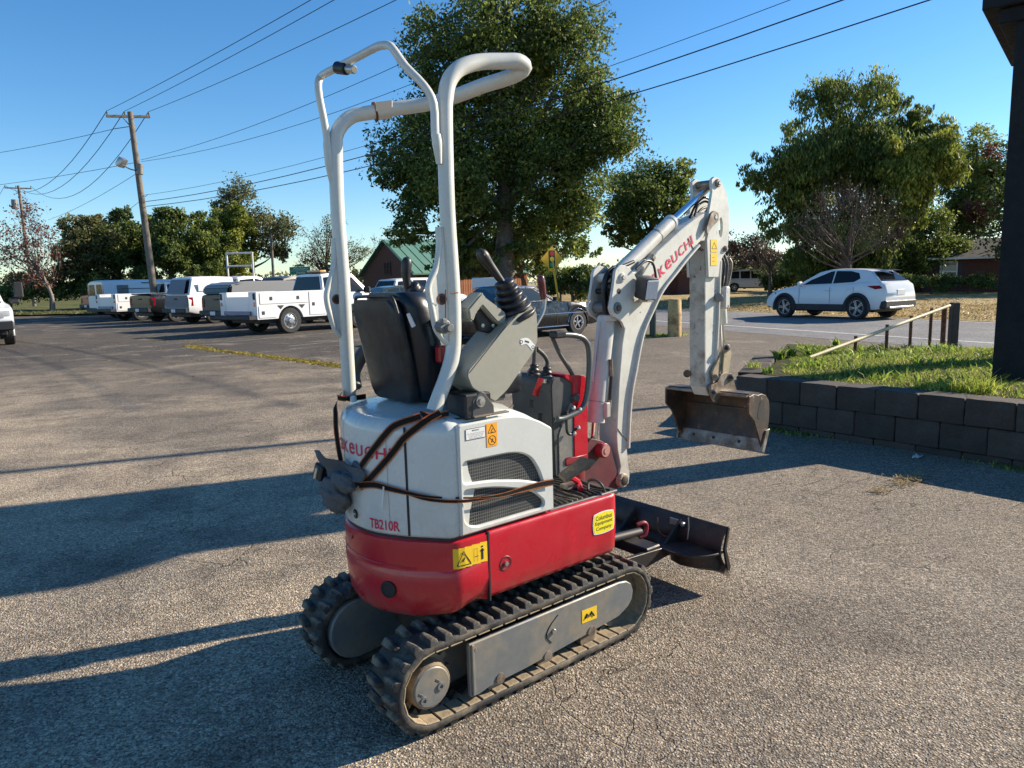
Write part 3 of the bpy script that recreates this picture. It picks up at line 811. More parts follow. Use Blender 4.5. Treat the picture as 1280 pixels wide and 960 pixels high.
def build_track(yc, outer):
    """outer = -1: the outer face looks to -y"""
    me_o = belt_mesh().out('track_belt', RUBBER, EXC, 50); me_o.location = (0, yc, 0)
    NL = 48
    for k in range(NL):
        x, z, nx, nz = track_pt(k / NL, RB + .004)
        l = link('tread_lug', LUG, me_o)
        ang = math.atan2(nx, nz)
        l.location = (x, 0, z); l.rotation_euler = (0, ang, 0)
    for k in range(NL):
        x, z, nx, nz = track_pt((k + .5) / NL, RB - .0235)
        l = link('rail_pad', PAD, me_o)
        l.location = (x, outer * .052, z); l.rotation_euler = (0, math.atan2(nx, nz), 0)
    # track frame: outer skirt plate traced from its place beside the track
    F_ = MB()
    tp = [Ly(*p, -.372) for p in ((588, 809), (650, 790), (700, 765), (760, 737), (783, 729), (793, 735), (798, 748), (796, 762), (788, 772), (740, 795), (690, 815), (650, 838), (620, 858), (603, 872), (588, 874))]
    poly = [(p[0], p[2]) for p in tp]
    poly = [(-.262, .262), (.50, .262), (.545, .255), (.575, .235), (.588, .20), (.58, .165), (.555, .14), (.50, .115), (.25, .095), (0.0, .078), (-.18, .072), (-.225, .062), (-.262, .066)]
    fr = MB().prism(poly, lambda a, q, c: (a, yc + c * -outer * -1, q), .052 * 1.0, .082, .004).out('track_frame', PAINTGR, EXC, 30) if False else None
    def P(a, q, c): return (a, yc + outer * c, q)
    fr = MB().prism(poly, P, .060, .080, .004).out('track_frame', PAINTGR, EXC, 30)
    # frame lip and crossing box behind the plate
    MB().box((.16, yc + outer * .015, .165), (.70, .09, .10), .006).out('frame_box', DARKST, fr)
    # little access cover, bolt heads
    MB().cyl(P(.13, .178, .079), P(.13, .178, .089), .011, 6, .001).out('bolt', BOLT, fr)
    MB().cyl(P(-.235, .235, .079), P(-.235, .235, .085), .006, 8).out('bolt', BOLT, fr)
    MB().tube([P(.155, .235, .081), P(.115, .205, .081), P(.095, .170, .081), P(.12, .135, .081)], .0022, 6, 4).out('cover_edge', INK, fr)
    MB().box(P(-.250, .165, .083), (.012, .010, .19), .003).out('frame_lip', PAINTGR, fr)
    for bx in (-.13, .10, .335):
        MB().lathe([(0, 0), (.016, 0), (.020, .006), (.020, .022), (0, .024)], P(bx, .088 + .02 * (bx > .2), .062), (0, outer, 0), 14).out('roller_pin', BRIGHTST, fr)
    # bottom rollers
    for bx in (-.13, .11, .34):
        r_ = MB(); roller(r_, bx, .070, yc - .055, yc + .055, .042); r_.out('track_roller', MUDDY, EXC)
    # front idler
    idl = MB(); idl.lathe([(0, 0), (.05, 0), (.06, .01), (.10, .012), (.122, .004), (.122, .058), (.10, .05), (.06, .052), (.05, .062), (0, .062)], (XF, yc - .031, ZC), (0, 1, 0), 28)
    idl.out('idler_wheel', MUDDY, EXC)
    # sprocket with teeth
    sp = MB(); sp.cyl((XR, yc - .012, ZC), (XR, yc + .012, ZC), .088, 28)
    for k in range(11):
        a = 2 * math.pi * k / 11
        sp.box((XR + .094 * math.cos(a), yc, ZC + .094 * math.sin(a)), (.030, .022, .024), .003, (0, -a, 0))
    spo = sp.out('sprocket', MUDDY, EXC)
    cap = MB(); cap.lathe([(0, 0), (.074, 0), (.080, .006), (.080, .040), (.077, .062), (.073, .066), (0, .066)], (XR - .005, yc, ZC - .006), (0, outer, 0), 32)
    cp = cap.out('sprocket_hub', MUDDY, spo)
    disc = MB(); disc.lathe([(0, 0), (.067, 0), (.070, .003), (.066, .006), (0, .006)], (XR - .005, yc + outer * .064, ZC - .006), (0, outer, 0), 32)
    disc.out('hub_cover', PAINTGR, spo)
    for dx, dz in ((.028, -.014), (-.040, -.040)):
        MB().lathe([(0.006, 0), (.014, 0), (.014, .006), (.007, .006), (.007, .002), (0, .002)], (XR + dx, yc + outer * .069, ZC + dz), (0, outer, 0), 12).out('drain_plug', STEEL, spo)
        MB().box((XR + dx - .012, yc + outer * .0705, ZC + dz + .024), (.020, .002, .008), 0.001, (0, .7, 0)).out('cast_mark', DGREY, spo)
    # inner side: travel motor cover
    inn = -outer
    pl = []
    for k in range(13):
        a = math.pi / 2 + math.pi * k / 12; pl.append((XR + .118 * math.cos(a), ZC + .118 * math.sin(a)))
    pl += [(-.17, ZC - .10), (-.13, ZC - .05), (-.13, ZC + .118)]
    def Q(a, q, c): return (a, yc + inn * c, q)
    mc = MB().prism(pl, Q, .05, .105, .006).out('motor_cover', PAINTGR, EXC, 30)
    MB().prism([(-.205, .235), (-.170, .235), (-.170, .262), (-.205, .262)], Q, .1055, .107).out('cover_label', LWHITE, mc)
    MB().cyl(Q(-.30, .258, .105), Q(-.30, .258, .110), .007, 8).out('bolt', BOLT, mc)
    return fr
fr_near = build_track(-.285, -1)
build_track(.285, 1)
# yellow pictogram on the near frame
lb = MB().prism([(.283, .156), (.366, .153), (.366, .206), (.283, .209)], lambda a, q, c: (a, -.3655 - c, q), 0, .001).out('frame_label', YELLOW, fr_near, flat=True)
MB().tube([(.30, -.3672, .172), (.31, -.3672, .188), (.325, -.3672, .176), (.335, -.3672, .19), (.35, -.3672, .17)], .004, 5).out('label_symbol', INK, fr_near)

# ---------------- undercarriage centre
MB().box((.06, 0, .21), (.62, .36, .14), .02).box((.06, 0, .14), (.45, .30, .06), .01).out('undercarriage', DARKST, EXC)
MB().cyl((0.02, 0, .27), (0.02, 0, .37), .20, 40).out('slewing_ring', DARKST, EXC)
MB().box((.13, 0, .385), (.70, .56, .05), .01).box((.25, 0, .50), (.45, .60, .24), .01).out('chassis', DARKST, EXC)

# ---------------- plan outline of the tail
half = [(-.478, 0), (-.474, .06), (-.462, .11), (-.440, .16), (-.405, .222), (-.375, .262), (-.340, .306), (-.322, .328), (-.308, .343), (-.292, .353), (-.270, .358), (-.20, .359)]
TAIL = [(x, -y) for x, y in half[::-1]] + [(x, y) for x, y in half[1:]]        # from right side round the back to the left side
def tail_x(y):
    ys = np.array([p[1] for p in half]); xs = np.array([p[0] for p in half])
    return float(np.interp(abs(y), ys, xs))
def normals2(P, closed):
    n = len(P); N = []
    for i in range(n):
        a = P[(i - 1) % n] if closed or i > 0 else P[i]; c = P[(i + 1) % n] if closed or i < n - 1 else P[i]
        t = np.array(c) - np.array(a); t = t / (np.linalg.norm(t) + 1e-9); N.append(np.array([t[1], -t[0]]))
    return N
# hood outline: tail + forward to x=.148 with rounded corners (order right -> back -> left -> front)
def hood_plan():
    P = [(.148, -.30), (.146, -.325), (.138, -.340), (.12, -.346)]
    P += [(x, -.346) for x in (.06, .0, -.06, -.12, -.18)]
    P += [(-.225, -.347)] + [(x, max(-.349, min(.349, y))) for x, y in TAIL if x < -.24] + [(-.225, .347)]
    P += [(x, .346) for x in (-.18, -.12, -.06, 0, .06)] + [(.12, .346), (.138, .340), (.146, .325), (.148, .30)]
    P += [(.148, .2), (.148, .1), (.148, 0), (.148, -.1), (.148, -.2)]
    return P
HP_ = hood_plan()
cen = np.array([-.15, 0])
def z_top(x, y):
    z = 1.052
    if x > -.02: z -= .080 * ((x + .02) / .168) ** 1.3 * (0.30 + 0.70 * min(1, max(0, (abs(y) - .10) / .25)))
    return z
def hood():
    NR = normals2(HP_, True)
    rings = []
    for z, d in ((.648, .006), (.655, 0), (.80, -.001), (.93, 0)):
        rings.append([(p[0] - n[0] * d * -1 * -1 if False else p[0] + (-n[0]) * d, p[1] - n[1] * d, z) for p, n in zip(HP_, NR)])
    for drop, d in ((.045, 0.001), (.028, .005), (.013, .013), (.004, .026), (0, .045)):
        rings.append([(p[0] - n[0] * d, p[1] - n[1] * d, z_top(p[0], p[1]) - drop) for p, n in zip(HP_, NR)])
    last = rings[-1]
    for f, dz in ((.80, .008), (.5, .022), (.2, .03), (.02, .03)):
        rings.append([(cen[0] + (p[0] - cen[0]) * f, cen[1] + (p[1] - cen[1]) * f, p[2] + dz) for p in last])
    return rings
# orientation check: outward normal must point away from centre
_n = normals2(HP_, True)
if sum((np.array(p) - cen) @ n for p, n in zip(HP_, _n)) < 0:
    _old = normals2
    def normals2(P, closed): return [-q for q in _old(P, closed)]
hd = MB().loft(hood()).out('engine_hood', HOODW, EXC, 30)

# side cover panel with two louvred openings
def rpoly(pts, r, n=4):
    """round corners of a 2D polygon"""
    out = []; N = len(pts)
    for i in range(N):
        p = np.array(pts[i]); a = np.array(pts[i - 1]) - p; b = np.array(pts[(i + 1) % N]) - p
        la, lb_ = np.linalg.norm(a), np.linalg.norm(b); rr = min(r[i] if hasattr(r, '__len__') else r, la * .45, lb_ * .45)
        A = p + a / la * rr; B = p + b / lb_ * rr
        for k in range(n + 1):
            t = k / n; out.append(tuple((1 - t) ** 2 * A + 2 * t * (1 - t) * p + t * t * B))
    return out
panel = rpoly([(-.272, .652), (.150, .652), (.150, .962), (.085, 1.000), (.00, 1.030), (-.08, 1.036), (-.272, 1.034)], [.004, .004, .012, .05, .06, .05, .015])
open1 = rpoly([(-.257, .832), (-.14, .822), (.00, .795), (.074, .772), (.098, .765), (.080, .815), (.045, .868), (.0, .893), (-.06, .903), (-.258, .905)], [.015, .03, .03, .02, .008, .02, .03, .04, .05, .02])
open2 = rpoly([(-.256, .700), (-.235, .682), (-.20, .672), (.085, .672), (.100, .683), (.098, .698), (.055, .738), (-.04, .772), (-.14, .796), (-.256, .808)], [.02, .01, .01, .015, .006, .01, .03, .04, .05, .015])
def holed_panel(outer, holes, y0, y1, lip=.006):
    b = bmesh.new()
    def ring(P, y): return [b.verts.new((a, y, q)) for a, q in P]
    def edges(R): return [b.edges.new((R[i], R[(i + 1) % len(R)])) for i in range(len(R))]
    def shrink(P, d):
        P = [np.array(p) for p in P]; c = sum(P) / len(P)
        area = sum(P[i - 1][0] * P[i][1] - P[i][0] * P[i - 1][1] for i in range(len(P)))
        sg = 1 if area > 0 else -1
        out = []
        for i in range(len(P)):
            t = P[(i + 1) % len(P)] - P[i - 1]; t = t / (np.linalg.norm(t) + 1e-9)
            out.append(tuple(P[i] + np.array([-t[1], t[0]]) * sg * d))
        return out
    O2 = ring(shrink(outer, lip), y1); E_ = edges(O2)
    HR = []
    for h in holes:
        r = ring(shrink(h, -lip), y1); HR.append(r); E_ += edges(r)
    bmesh.ops.triangle_fill(b, edges=E_, use_beauty=True)
    O1 = ring(outer, y1 + (y0 - y1) * .35); O0 = ring(outer, y0)
    for A, B in ((O2, O1), (O1, O0)):
        n = len(A)
        for i in range(n): b.faces.new((A[i], A[(i + 1) % n], B[(i + 1) % n], B[i]))
    for h, r in zip(holes, HR):
        r1 = ring(h, y1 + (y0 - y1) * .35); r0 = ring(h, y0)
        n = len(r)
        for A, B in ((r, r1), (r1, r0)):
            for i in range(n): b.faces.new((A[i], A[(i + 1) % n], B[(i + 1) % n], B[i]))
    bmesh.ops.recalc_face_normals(b, faces=b.faces[:])
    return b
sp_ = MB(); sp_._take(holed_panel(panel, [open1, open2], -.344, -.362))
side = sp_.out('side_cover', HOODW, EXC, 40)
# mesh material: woven wire over a dark radiator
def wire_mat():
    m, t, p, co = base('wire_mesh')
    s = nn(t, 'ShaderNodeSeparateXYZ'); t.links.new(co, s.inputs[0])
    def band(o, f, w):
        v = math_(t, 'FRACT', math_(t, 'MULTIPLY', o, f)); return math_(t, 'LESS_THAN', v, w)
    a = band(s.outputs[0], 105, .28); b_ = band(s.outputs[2], 88, .26)
    g = math_(t, 'MAXIMUM', a, b_)
    dn = maprange(t, noise(t, co, 9, 3), .4, .65)
    back = mix(t, dn, (.008, .009, .011), (.05, .05, .046))
    c = mix(t, g, back, (.11, .115, .115))
    t.links.new(c, p.inputs['Base Color']); p.inputs['Roughness'].default_value = .5; p.inputs['Metallic'].default_value = .2
    t.links.new(bump(t, g, 1.0, .003), p.inputs['Normal'])
    return m
WIRE = wire_mat()
for o_ in (open1, open2):
    MB().prism([(a, q) for a, q in o_], lambda a, q, c: (a + .0, -.3475 + c * .001, q), 0, 1).out('wire_grille', WIRE, side, flat=True)
# dark joint between hood and red skirt
gap_pts = [(p[0] + n[0] * .002, p[1] + n[1] * .002, .6435) for p, n in zip(HP_, normals2(HP_, True)) if p[0] < .147]
g_ = MB()
ins = [(p[0] * .985, p[1] * .985) for p in HP_]
g_.loft([[(p[0], p[1], .632) for p in ins], [(p[0], p[1], .652) for p in ins]]); g_.out('hood_seal', CLAD, EXC)

def on_tail(y, z, off=.002):
    """point on the rear hood surface at lateral y"""
    e = .004; x = tail_x(y); dx = (tail_x(y + e) - tail_x(y - e)) / (2 * e)
    n = np.array([-1, dx]); n /= np.linalg.norm(n)
    return (x + n[0] * off, y + n[1] * off, z)
def body_hit(px, py, off=.002, z0=.3, z1=1.12):
    """march a sight line to the tail/side surface"""
    r = ray(px, py); rl = np.array([r @ UX, r @ VX, r[2]]); c = tol(CC)
    t = 1.2
    while t < 4:
        p = c + rl * t
        ax = abs(p[1])
        if ax < .362 and p[0] > (tail_x(p[1]) if ax < .345 else -.26): break
        t += .002
    p = c + rl * t
    g = np.array([p[0] + .12, p[1]])
    if p[1] < -.34 or (p[1] < -.352): n = np.array([0, -1.0])
    else:
        e = .004; dx = (tail_x(p[1] + e) - tail_x(p[1] - e)) / (2 * e); n = np.array([-1, dx]); n /= np.linalg.norm(n)
    return np.array([p[0] + n[0] * off, p[1] + n[1] * off, p[2]])
# hood seams
def seam_strip(name, y, z0, z1, w=.004, mat=INK, parent=hd):
    m = MB(); zs = np.linspace(z0, z1, 8)
    for a, b in zip(zs[:-1], zs[1:]):
        m.quad([on_tail(y - w / 2, a, .0015), on_tail(y + w / 2, a, .0015), on_tail(y + w / 2, b, .0015), on_tail(y - w / 2, b, .0015)])
    return m.out(name, mat, parent, flat=True)
seam_strip('panel_gap', -.232, .652, 1.028, .007)
seam_strip('panel_crease', -.170, .70, .99, .0016, INKG)
# lettering on the rear
def tailmap(y0, z0, slope=0.0):
    return lambda a, b: on_tail(y0 - a, z0 + b + slope * a, .0022)
pL = body_hit(428, 556); pR = body_hit(486, 567)
brand(tailmap((pL[1] + pR[1]) / 2 + .028, (pL[2] + pR[2]) / 2 + .002), abs(pR[1] - pL[1]) + .075, .042, INKR, hd)
pL = body_hit(463, 656); pR = body_hit(500, 665)
text_obj('model_lettering', 'TB210R', abs(pR[1] - pL[1]), .036, tailmap((pL[1] + pR[1]) / 2, (pL[2] + pR[2]) / 2 + .014), INKR, hd, offset=.018, spacing=1.0)
# keyhole in hood
p = body_hit(445, 642, 0)
MB().lathe([(.017, 0), (.017, .004), (.011, .005), (.011, .001), (0, .001)], (p[0], p[1], p[2]), (-1, .15, 0), 20).out('hood_lock', BLACKP, hd)
MB().sphere((p[0] - .003, p[1], p[2]), .006).out('lock_barrel', BOLT, hd)
# yellow decal low on the left of the tail
dm = MB()
for a, b in zip(np.linspace(.235, .14, 6)[:-1], np.linspace(.235, .14, 6)[1:]):
    dm.quad([on_tail(a, .655, .002), on_tail(b, .655, .002), on_tail(b, .715, .002), on_tail(a, .715, .002)])
dm.out('tail_label', YELLOW, hd, flat=True)
# side decals: white notice, orange warning
def sq(x0, x1, z0, z1, y=-.3635):
    return [(x0, y, z0), (x1, y, z0), (x1, y, z1), (x0, y, z1)]
lb = MB().quad(sq(-.243, -.160, .978, 1.016)).out('notice_label', LWHITE, side, flat=True)
bm_ = MB()
for a in (sq(-.243, -.160, .978, .9795, -.3638), sq(-.243, -.160, 1.0145, 1.016, -.3638), sq(-.243, -.2415, .978, 1.016, -.3638), sq(-.1615, -.160, .978, 1.016, -.3638)): bm_.quad(a)
bm_.out('label_border', INK, side, flat=True)
text_obj('notice_text', 'IMPORTANT', .030, .005, lambda a, b: (-.2015 + a, -.3638, 1.008 + b), INK, side, .02)
text_obj('notice_text', 'Use only genuine parts and\noil. Check engine oil and\ncoolant levels each day\nbefore starting work.', .070, .022, lambda a, b: (-.2015 + a, -.3638, .9905 + b), INKG, side)
MB().quad(sq(-.156, -.110, .941, 1.022)).out('warning_label', ORANGE, side, flat=True)
def ring2(m, cx, cz, r, w, y, n=20):
    for k in range(n):
        a, b = 2 * math.pi * k / n, 2 * math.pi * (k + 1) / n
        m.quad([(cx + r * math.cos(a), y, cz + r * math.sin(a)), (cx + r * math.cos(b), y, cz + r * math.sin(b)), (cx + (r - w) * math.cos(b), y, cz + (r - w) * math.sin(b)), (cx + (r - w) * math.cos(a), y, cz + (r - w) * math.sin(a))])
def seg2(m, a, b, w, y):
    a, b = np.array(a), np.array(b); d = (b - a) / np.linalg.norm(b - a); n = np.array([-d[1], d[0]]) * w / 2
    m.quad([(a[0] - n[0], y, a[1] - n[1]), (b[0] - n[0], y, b[1] - n[1]), (b[0] + n[0], y, b[1] + n[1]), (a[0] + n[0], y, a[1] + n[1])])
def triangle(m, cx, cz, r, w, y):
    P = [(cx + r * math.cos(a), cz + r * math.sin(a)) for a in (math.pi / 2, math.pi / 2 + 2.094, math.pi / 2 + 4.189)]
    for i in range(3): seg2(m, P[i], P[(i + 1) % 3], w, y)
sm_ = MB(); y_ = -.3639
triangle(sm_, -.133, .998, .019, .0022, y_); seg2(sm_, (-.137, .994), (-.129, 1.003), .003, y_); seg2(sm_, (-.138, .991), (-.128, .991), .002, y_)
ring2(sm_, -.133, .962, .017, .0022, y_); seg2(sm_, (-.144, .973), (-.122, .951), .0022, y_); seg2(sm_, (-.136, .955), (-.130, .968), .004, y_)
sm_.out('warning_symbols', INK, side, flat=True)

# ---------------- red skirt / counterweight
SK = [(-.163, -.359)] + [(-.20, -.359)] + [(x, y) for x, y in TAIL if x < -.205] + [(-.20, .359), (-.163, .359)]
def skirt():
    NR = normals2(SK, False)
    if (np.array(SK[len(SK) // 2]) - np.array([0, 0])) @ NR[len(SK) // 2] < 0: NR = [-q for q in NR]
    rings = []
    def zb(x): # lower edge dips towards the back
        t = min(1, max(0, (-.20 - x) / .2)); return .392 - .055 * t
    lev = [(0.0, -.085, 0), (0.0, -.055, 0), (.06, -.020, 0), (.16, -.006, 0), (.34, .002, 0), (.60, .006, 0), (.62, .002, 0), (.66, .003, 0), (.90, .004, 0), (.98, .001, 0), (1.0, -.006, 0), (1.0, -.03, 0)]
    for t, d, _ in lev:
        ring = []
        for p, n in zip(SK, NR):
            dd = d if p[0] < -.19 else max(d, -.012) if t < .5 else min(d, .001)
            z0 = zb(p[0]); z = z0 + (.638 - z0) * t
            if t == 0 and d < -.06: z += .004
            ring.append((p[0] + n[0] * dd, p[1] + n[1] * dd, z))
        rings.append(ring)
    return rings
sk = MB().loft(skirt(), closed=False, cap=False).out('counterweight', RED, EXC, 40)
# underside closure
und = [(p[0] * .76, p[1] * .74) for p in SK]
MB().prism(und, lambda a, q, c: (a, q, c), .355, .375).out('counterweight_floor', DARKST, sk)
# round access hole at the back, hand recess
p = np.array([tail_x(-.165), -.165, .452])
MB().lathe([(.031, -.004), (.030, .004), (.025, .0045), (.0235, .002), (0, .002)], on_tail(-.155, .452, .006), (-1, -.45, 0), 28).out('access_hole', INK, sk)
for (ya, yb, za, zb_) in ((-.225, -.335, .575, .607),):
    m_ = MB(); 
    for a, b in zip(np.linspace(ya, yb, 6)[:-1], np.linspace(ya, yb, 6)[1:]):
        m_.quad([on_tail(a, za, .0075), on_tail(b, za, .0075), on_tail(b, zb_, .0075), on_tail(a, zb_, .0075)])
    #m_.out('recess', RED2, sk, flat=True)
# handle recess upper left of the skirt
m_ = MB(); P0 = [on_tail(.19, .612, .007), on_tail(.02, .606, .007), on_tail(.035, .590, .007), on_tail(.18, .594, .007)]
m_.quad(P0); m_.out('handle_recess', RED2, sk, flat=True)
# horizontal styling crease
m_ = MB(); m_.tube([on_tail(y, .545 + .03 * y, .0035) for y in np.linspace(.30, -.25, 24)], .0028, 6)
m_.out('skirt_crease', RED, sk)
# gap line and yellow warning plate on the tail right flank
lab = MB(); yw = -.3605
lab.prism([(-.305, .548), (-.170, .536), (-.170, .612), (-.305, .622)], lambda a, q, c: (a, (-.3655 if a > -.25 else -.340) - c, q), 0, .001)
for s_ in ():
    pass
lab = MB()
xs = [-.303, -.285, -.262, -.235, -.20, -.170]
def on_side(x, z, off=.006):
    ys = [p for p in half]; yv = float(np.interp(-x, [-q[0] for q in ys[::-1]], [q[1] for q in ys[::-1]])) if x < -.20 else .359
    return (x - (.35 * off if x < -.25 else 0), -yv - off, z)
for a, b in zip(xs[:-1], xs[1:]):
    lab.quad([on_side(a, .544), on_side(b, .541), on_side(b, .612), on_side(a, .615)])
lab.out('hazard_label', YELLOW, sk, flat=True)
def onq(m, a, b, w):
    a = np.array(a); b = np.array(b); d = (b - a) / np.linalg.norm(b - a); n = np.array([-d[1], d[0]]) * w / 2
    N = 3
    for k in range(N):
        p, q = a + (b - a) * k / N, a + (b - a) * (k + 1) / N
        m.quad([on_side(*(p - n), .0068), on_side(*(q - n), .0068), on_side(*(q + n), .0068), on_side(*(p + n), .0068)])
m_ = MB()
onq(m_, (-.292, .553), (-.267, .601), .003); onq(m_, (-.267, .601), (-.240, .551), .003); onq(m_, (-.240, .551), (-.292, .553), .003)
onq(m_, (-.272, .565), (-.262, .578), .005); onq(m_, (-.224, .570), (-.208, .570), .002)
onq(m_, (-.192, .553), (-.192, .592), .009); onq(m_, (-.200, .585), (-.184, .585), .005); onq(m_, (-.192, .596), (-.192, .602), .008)
m_.out('hazard_symbols', INK, sk, flat=True)
m_ = MB(); 
for a in ((-.226, -.212, .552, .600),):
    onq(m_, (-.226, .552), (-.226, .598), .0014); onq(m_, (-.212, .552), (-.212, .598), .0014); onq(m_, (-.226, .598), (-.212, .598), .0014)
m_.out('hazard_symbols', pmat('label_dark_yellow', (.45, .28, .02), .5, fine=0), sk, flat=True)
# tail lamp and stud at left edge
MB().sphere(on_tail(.24, .60, .004), .008).out('stud', DARKST, sk)

# ---------------- red side panel
for sg in (-1, 1):
    pan = rpoly([(-.156, .392), (.500, .392), (.512, .44), (.512, .60), (.506, .641), (.15, .641), (-.156, .641)], [.004, .02, .03, .02, .01, .002, .004])
    ins_ = MB()
    b = bmesh.new()
    NX = 36
    xs = np.linspace(-.156, .512, NX)
    prof = [(.392, -.030), (.398, -.012), (.415, -.004), (.47, .001), (.55, .002), (.612, .001), (.628, .0), (.636, -.002), (.641, -.008), (.643, -.030)]
    rows = []
    for x in xs:
        k = max(0, (x - .47) / .042); back = .030 * k ** 2
        row = []
        for z, d in prof:
            # shallow wheel-arch crease on the panel
            w_ = 0.0
            if -.05 < x < .40:
                zc = .515 - 1.6 * (x - .12) ** 2 - .25 * max(0, x - .12)
                w_ = .0045 * math.exp(-((z - zc) / .016) ** 2) * math.sin(math.pi * (x + .05) / .45)
            row.append(b.verts.new((x - (.004 if z < .40 else 0), sg * (.360 + d - back + w_), z)))
        rows.append(row)
    for A, B in zip(rows[:-1], rows[1:]):
        for i in range(len(prof) - 1): b.faces.new((A[i], A[i + 1], B[i + 1], B[i]))
    # front and rear returns
    for row, dx in ((rows[-1], .004), (rows[0], -.0)):
        inner = [b.verts.new((v.co.x, sg * .30, v.co.z)) for v in row]
        for i in range(len(row) - 1): b.faces.new((row[i], row[i + 1], inner[i + 1], inner[i]))
    bmesh.ops.subdivide_edges(b, edges=[], cuts=0)
    bmesh.ops.recalc_face_normals(b, faces=b.faces[:])
    ins_._take(b)
    rp_ = ins_.out('side_panel', RED, EXC, 50)
    if sg < 0:
        RPAN = rp_
# dish with lock
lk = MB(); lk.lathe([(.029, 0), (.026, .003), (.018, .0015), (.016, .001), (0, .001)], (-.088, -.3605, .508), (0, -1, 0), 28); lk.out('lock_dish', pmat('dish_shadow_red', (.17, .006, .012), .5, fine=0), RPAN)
MB().lathe([(0, 0), (.008, 0), (.008, .008), (0, .009)], (-.088, -.3615, .508), (0, -1, 0), 12).out('lock_barrel', BOLT, RPAN)
# dealer sticker
def stick(w, h, cx, cz, y):
    P = []
    for k in range(9): t = -1 + 2 * k / 8; P.append((cx + w * t, cz - h - .006 * (1 - t * t)))
    for k in range(5): t = -1 + 2 * k / 4; P.append((cx + w + .006 * (1 - t * t), cz + h * t))
    for k in range(9): t = 1 - 2 * k / 8; P.append((cx + w * t, cz + h + .006 * (1 - t * t)))
    for k in range(5): t = 1 - 2 * k / 4; P.append((cx - w - .006 * (1 - t * t), cz + h * t))
    return P
MB().prism(stick(.056, .040, .413, .541, 0), lambda a, q, c: (a, -.3635 - c, q), 0, .0006).out('dealer_sticker', LWHITE, RPAN, flat=True)
MB().prism(stick(.052, .036, .413, .541, 0), lambda a, q, c: (a, -.3643 - c, q), 0, .0004).out('dealer_sticker', pmat('sticker_yellow', (.80, .68, .02), .4, fine=.03), RPAN, flat=True)
for i, wtxt in enumerate(('Columbus', 'Equipment', 'Company')):
    text_obj('sticker_lettering', wtxt, (.092, .098, .090)[i], .0185, lambda a, b, i=i: (.413 + a, -.3649, .563 - .0225 * i + b), INK, RPAN, .018)
# thin vertical joint between skirt and panel
MB().box((-.1595, -.352, .515), (.007, .02, .25)).out('panel_joint', INK, RPAN)
# front cross piece under the floor
MB().box((.515, 0, .50), (.02, .60, .24), .008).out('front_panel', RED, EXC)

# ---------------- floor mat
fl = MB().box((.33, 0, .640), (.375, .69, .018), .004).out('floor_plate', DGREY, EXC)
fm = MB()
for k in range(13):
    x0 = .165 + .0265 * k
    fm.tube([(x0, -.335, .652), (x0 + .02 * math.sin(k), -.25, .653), (x0 + .015, -.12, .653), (x0, .0, .652), (x0, .3, .652)], .0045, 6, 4)
fm.out('mat_ribs', RUBBER, fl)
# ---------------- roll-over frame (main loop)
YR, YL = -.27, .27
path = [Ly(*p, YR) for p in ((542, 514), (549, 495), (559, 468), (566, 440), (567, 400), (565, 350), (559, 260), (556, 150), (557, 122), (561, 102), (571, 88), (586, 80.5), (604, 77))]
path += [Ly(630, 76.5, -.28), Lz(648, 77, 2.245), Lz(656, 84, 2.235), Lz(646, 92.5, 2.215), Lz(630, 99, 2.205), Lz(604, 107, 2.20), Lz(567, 121, 2.185), Lz(532, 130.5, 2.17), Lz(492, 136, 2.152), Lz(462, 141, 2.14)]
path += [Ly(p[0], p[1], YL) for p in ((441, 145), (428, 155), (421, 168), (419.5, 185), (422, 265), (428, 340), (432, 410), (437, 497))]
rops = MB().tube(path, .0264, 16, 3).out('roll_frame', WHITE, EXC, 60)
# collar lines and plate on the loop
a_ = Lz(487, 137, 2.155); b_ = Lz(470, 139.6, 2.145)
d_ = (b_ - a_) / np.linalg.norm(b_ - a_)
MB().tube([a_ - d_ * .002, b_], .0325, 16).out('frame_sleeve', WHITE, rops, 60)
MB().tube([b_, b_ + d_ * .008], .036, 16).out('frame_collar', RUST, rops, 60)
mid = (Lz(482, 136, 2.15) + b_) / 2
pl_ = [Lz(473, 130, 2.165), Lz(493, 127.5, 2.17), Lz(493, 141, 2.14), Lz(473, 145, 2.13)]
dirc = (CC - MO); dirc = np.array([dirc @ UX, dirc @ VX, dirc[2]])
dd_ = (dirc - mid) / np.linalg.norm(dirc - mid)
ctr = sum(pl_) / 4
plate = [tuple(q + np.array([-.022, -.020, 0.0])) for q in pl_]
MB().loft([plate, [tuple(np.array(q) + np.array([.004, .004, 0])) for q in plate]]).out('rating_plate', LWHITE, rops, flat=True)
# thin guard hoop
hp = [Ly(*p, YR - .01) for p in ((548, 190), (544, 168), (542, 130))]
hp += [Ly(530, 107, YR + .01), Lx(507, 83, -.31), Lx(492, 62, -.33), Lx(485, 56.5, -.335), Lx(474, 57.5, -.34), Lx(462, 63, -.345), Lx(432, 79, -.37), Lx(410, 90, -.39)]
hp += [Ly(*p, YL + .0) for p in ((402, 95), (398, 103), (399, 120), (404.5, 148), (408.5, 172), (411, 205), (416, 228))]
hoop = MB().tube(hp, .0135, 12, 3).out('guard_hoop', WHITE, EXC, 60)
# weld-on sockets joining hoop to the posts
for pts, y in ((((545, 168), (546.5, 180), (549, 205)), YR - .01), (((409, 178), (412, 205), (416, 232)), YL)):
    MB().tube([Ly(*p, y) for p in pts], [.016, .017, .010], 10, 3).out('hoop_socket', WHITE, hoop, 60)
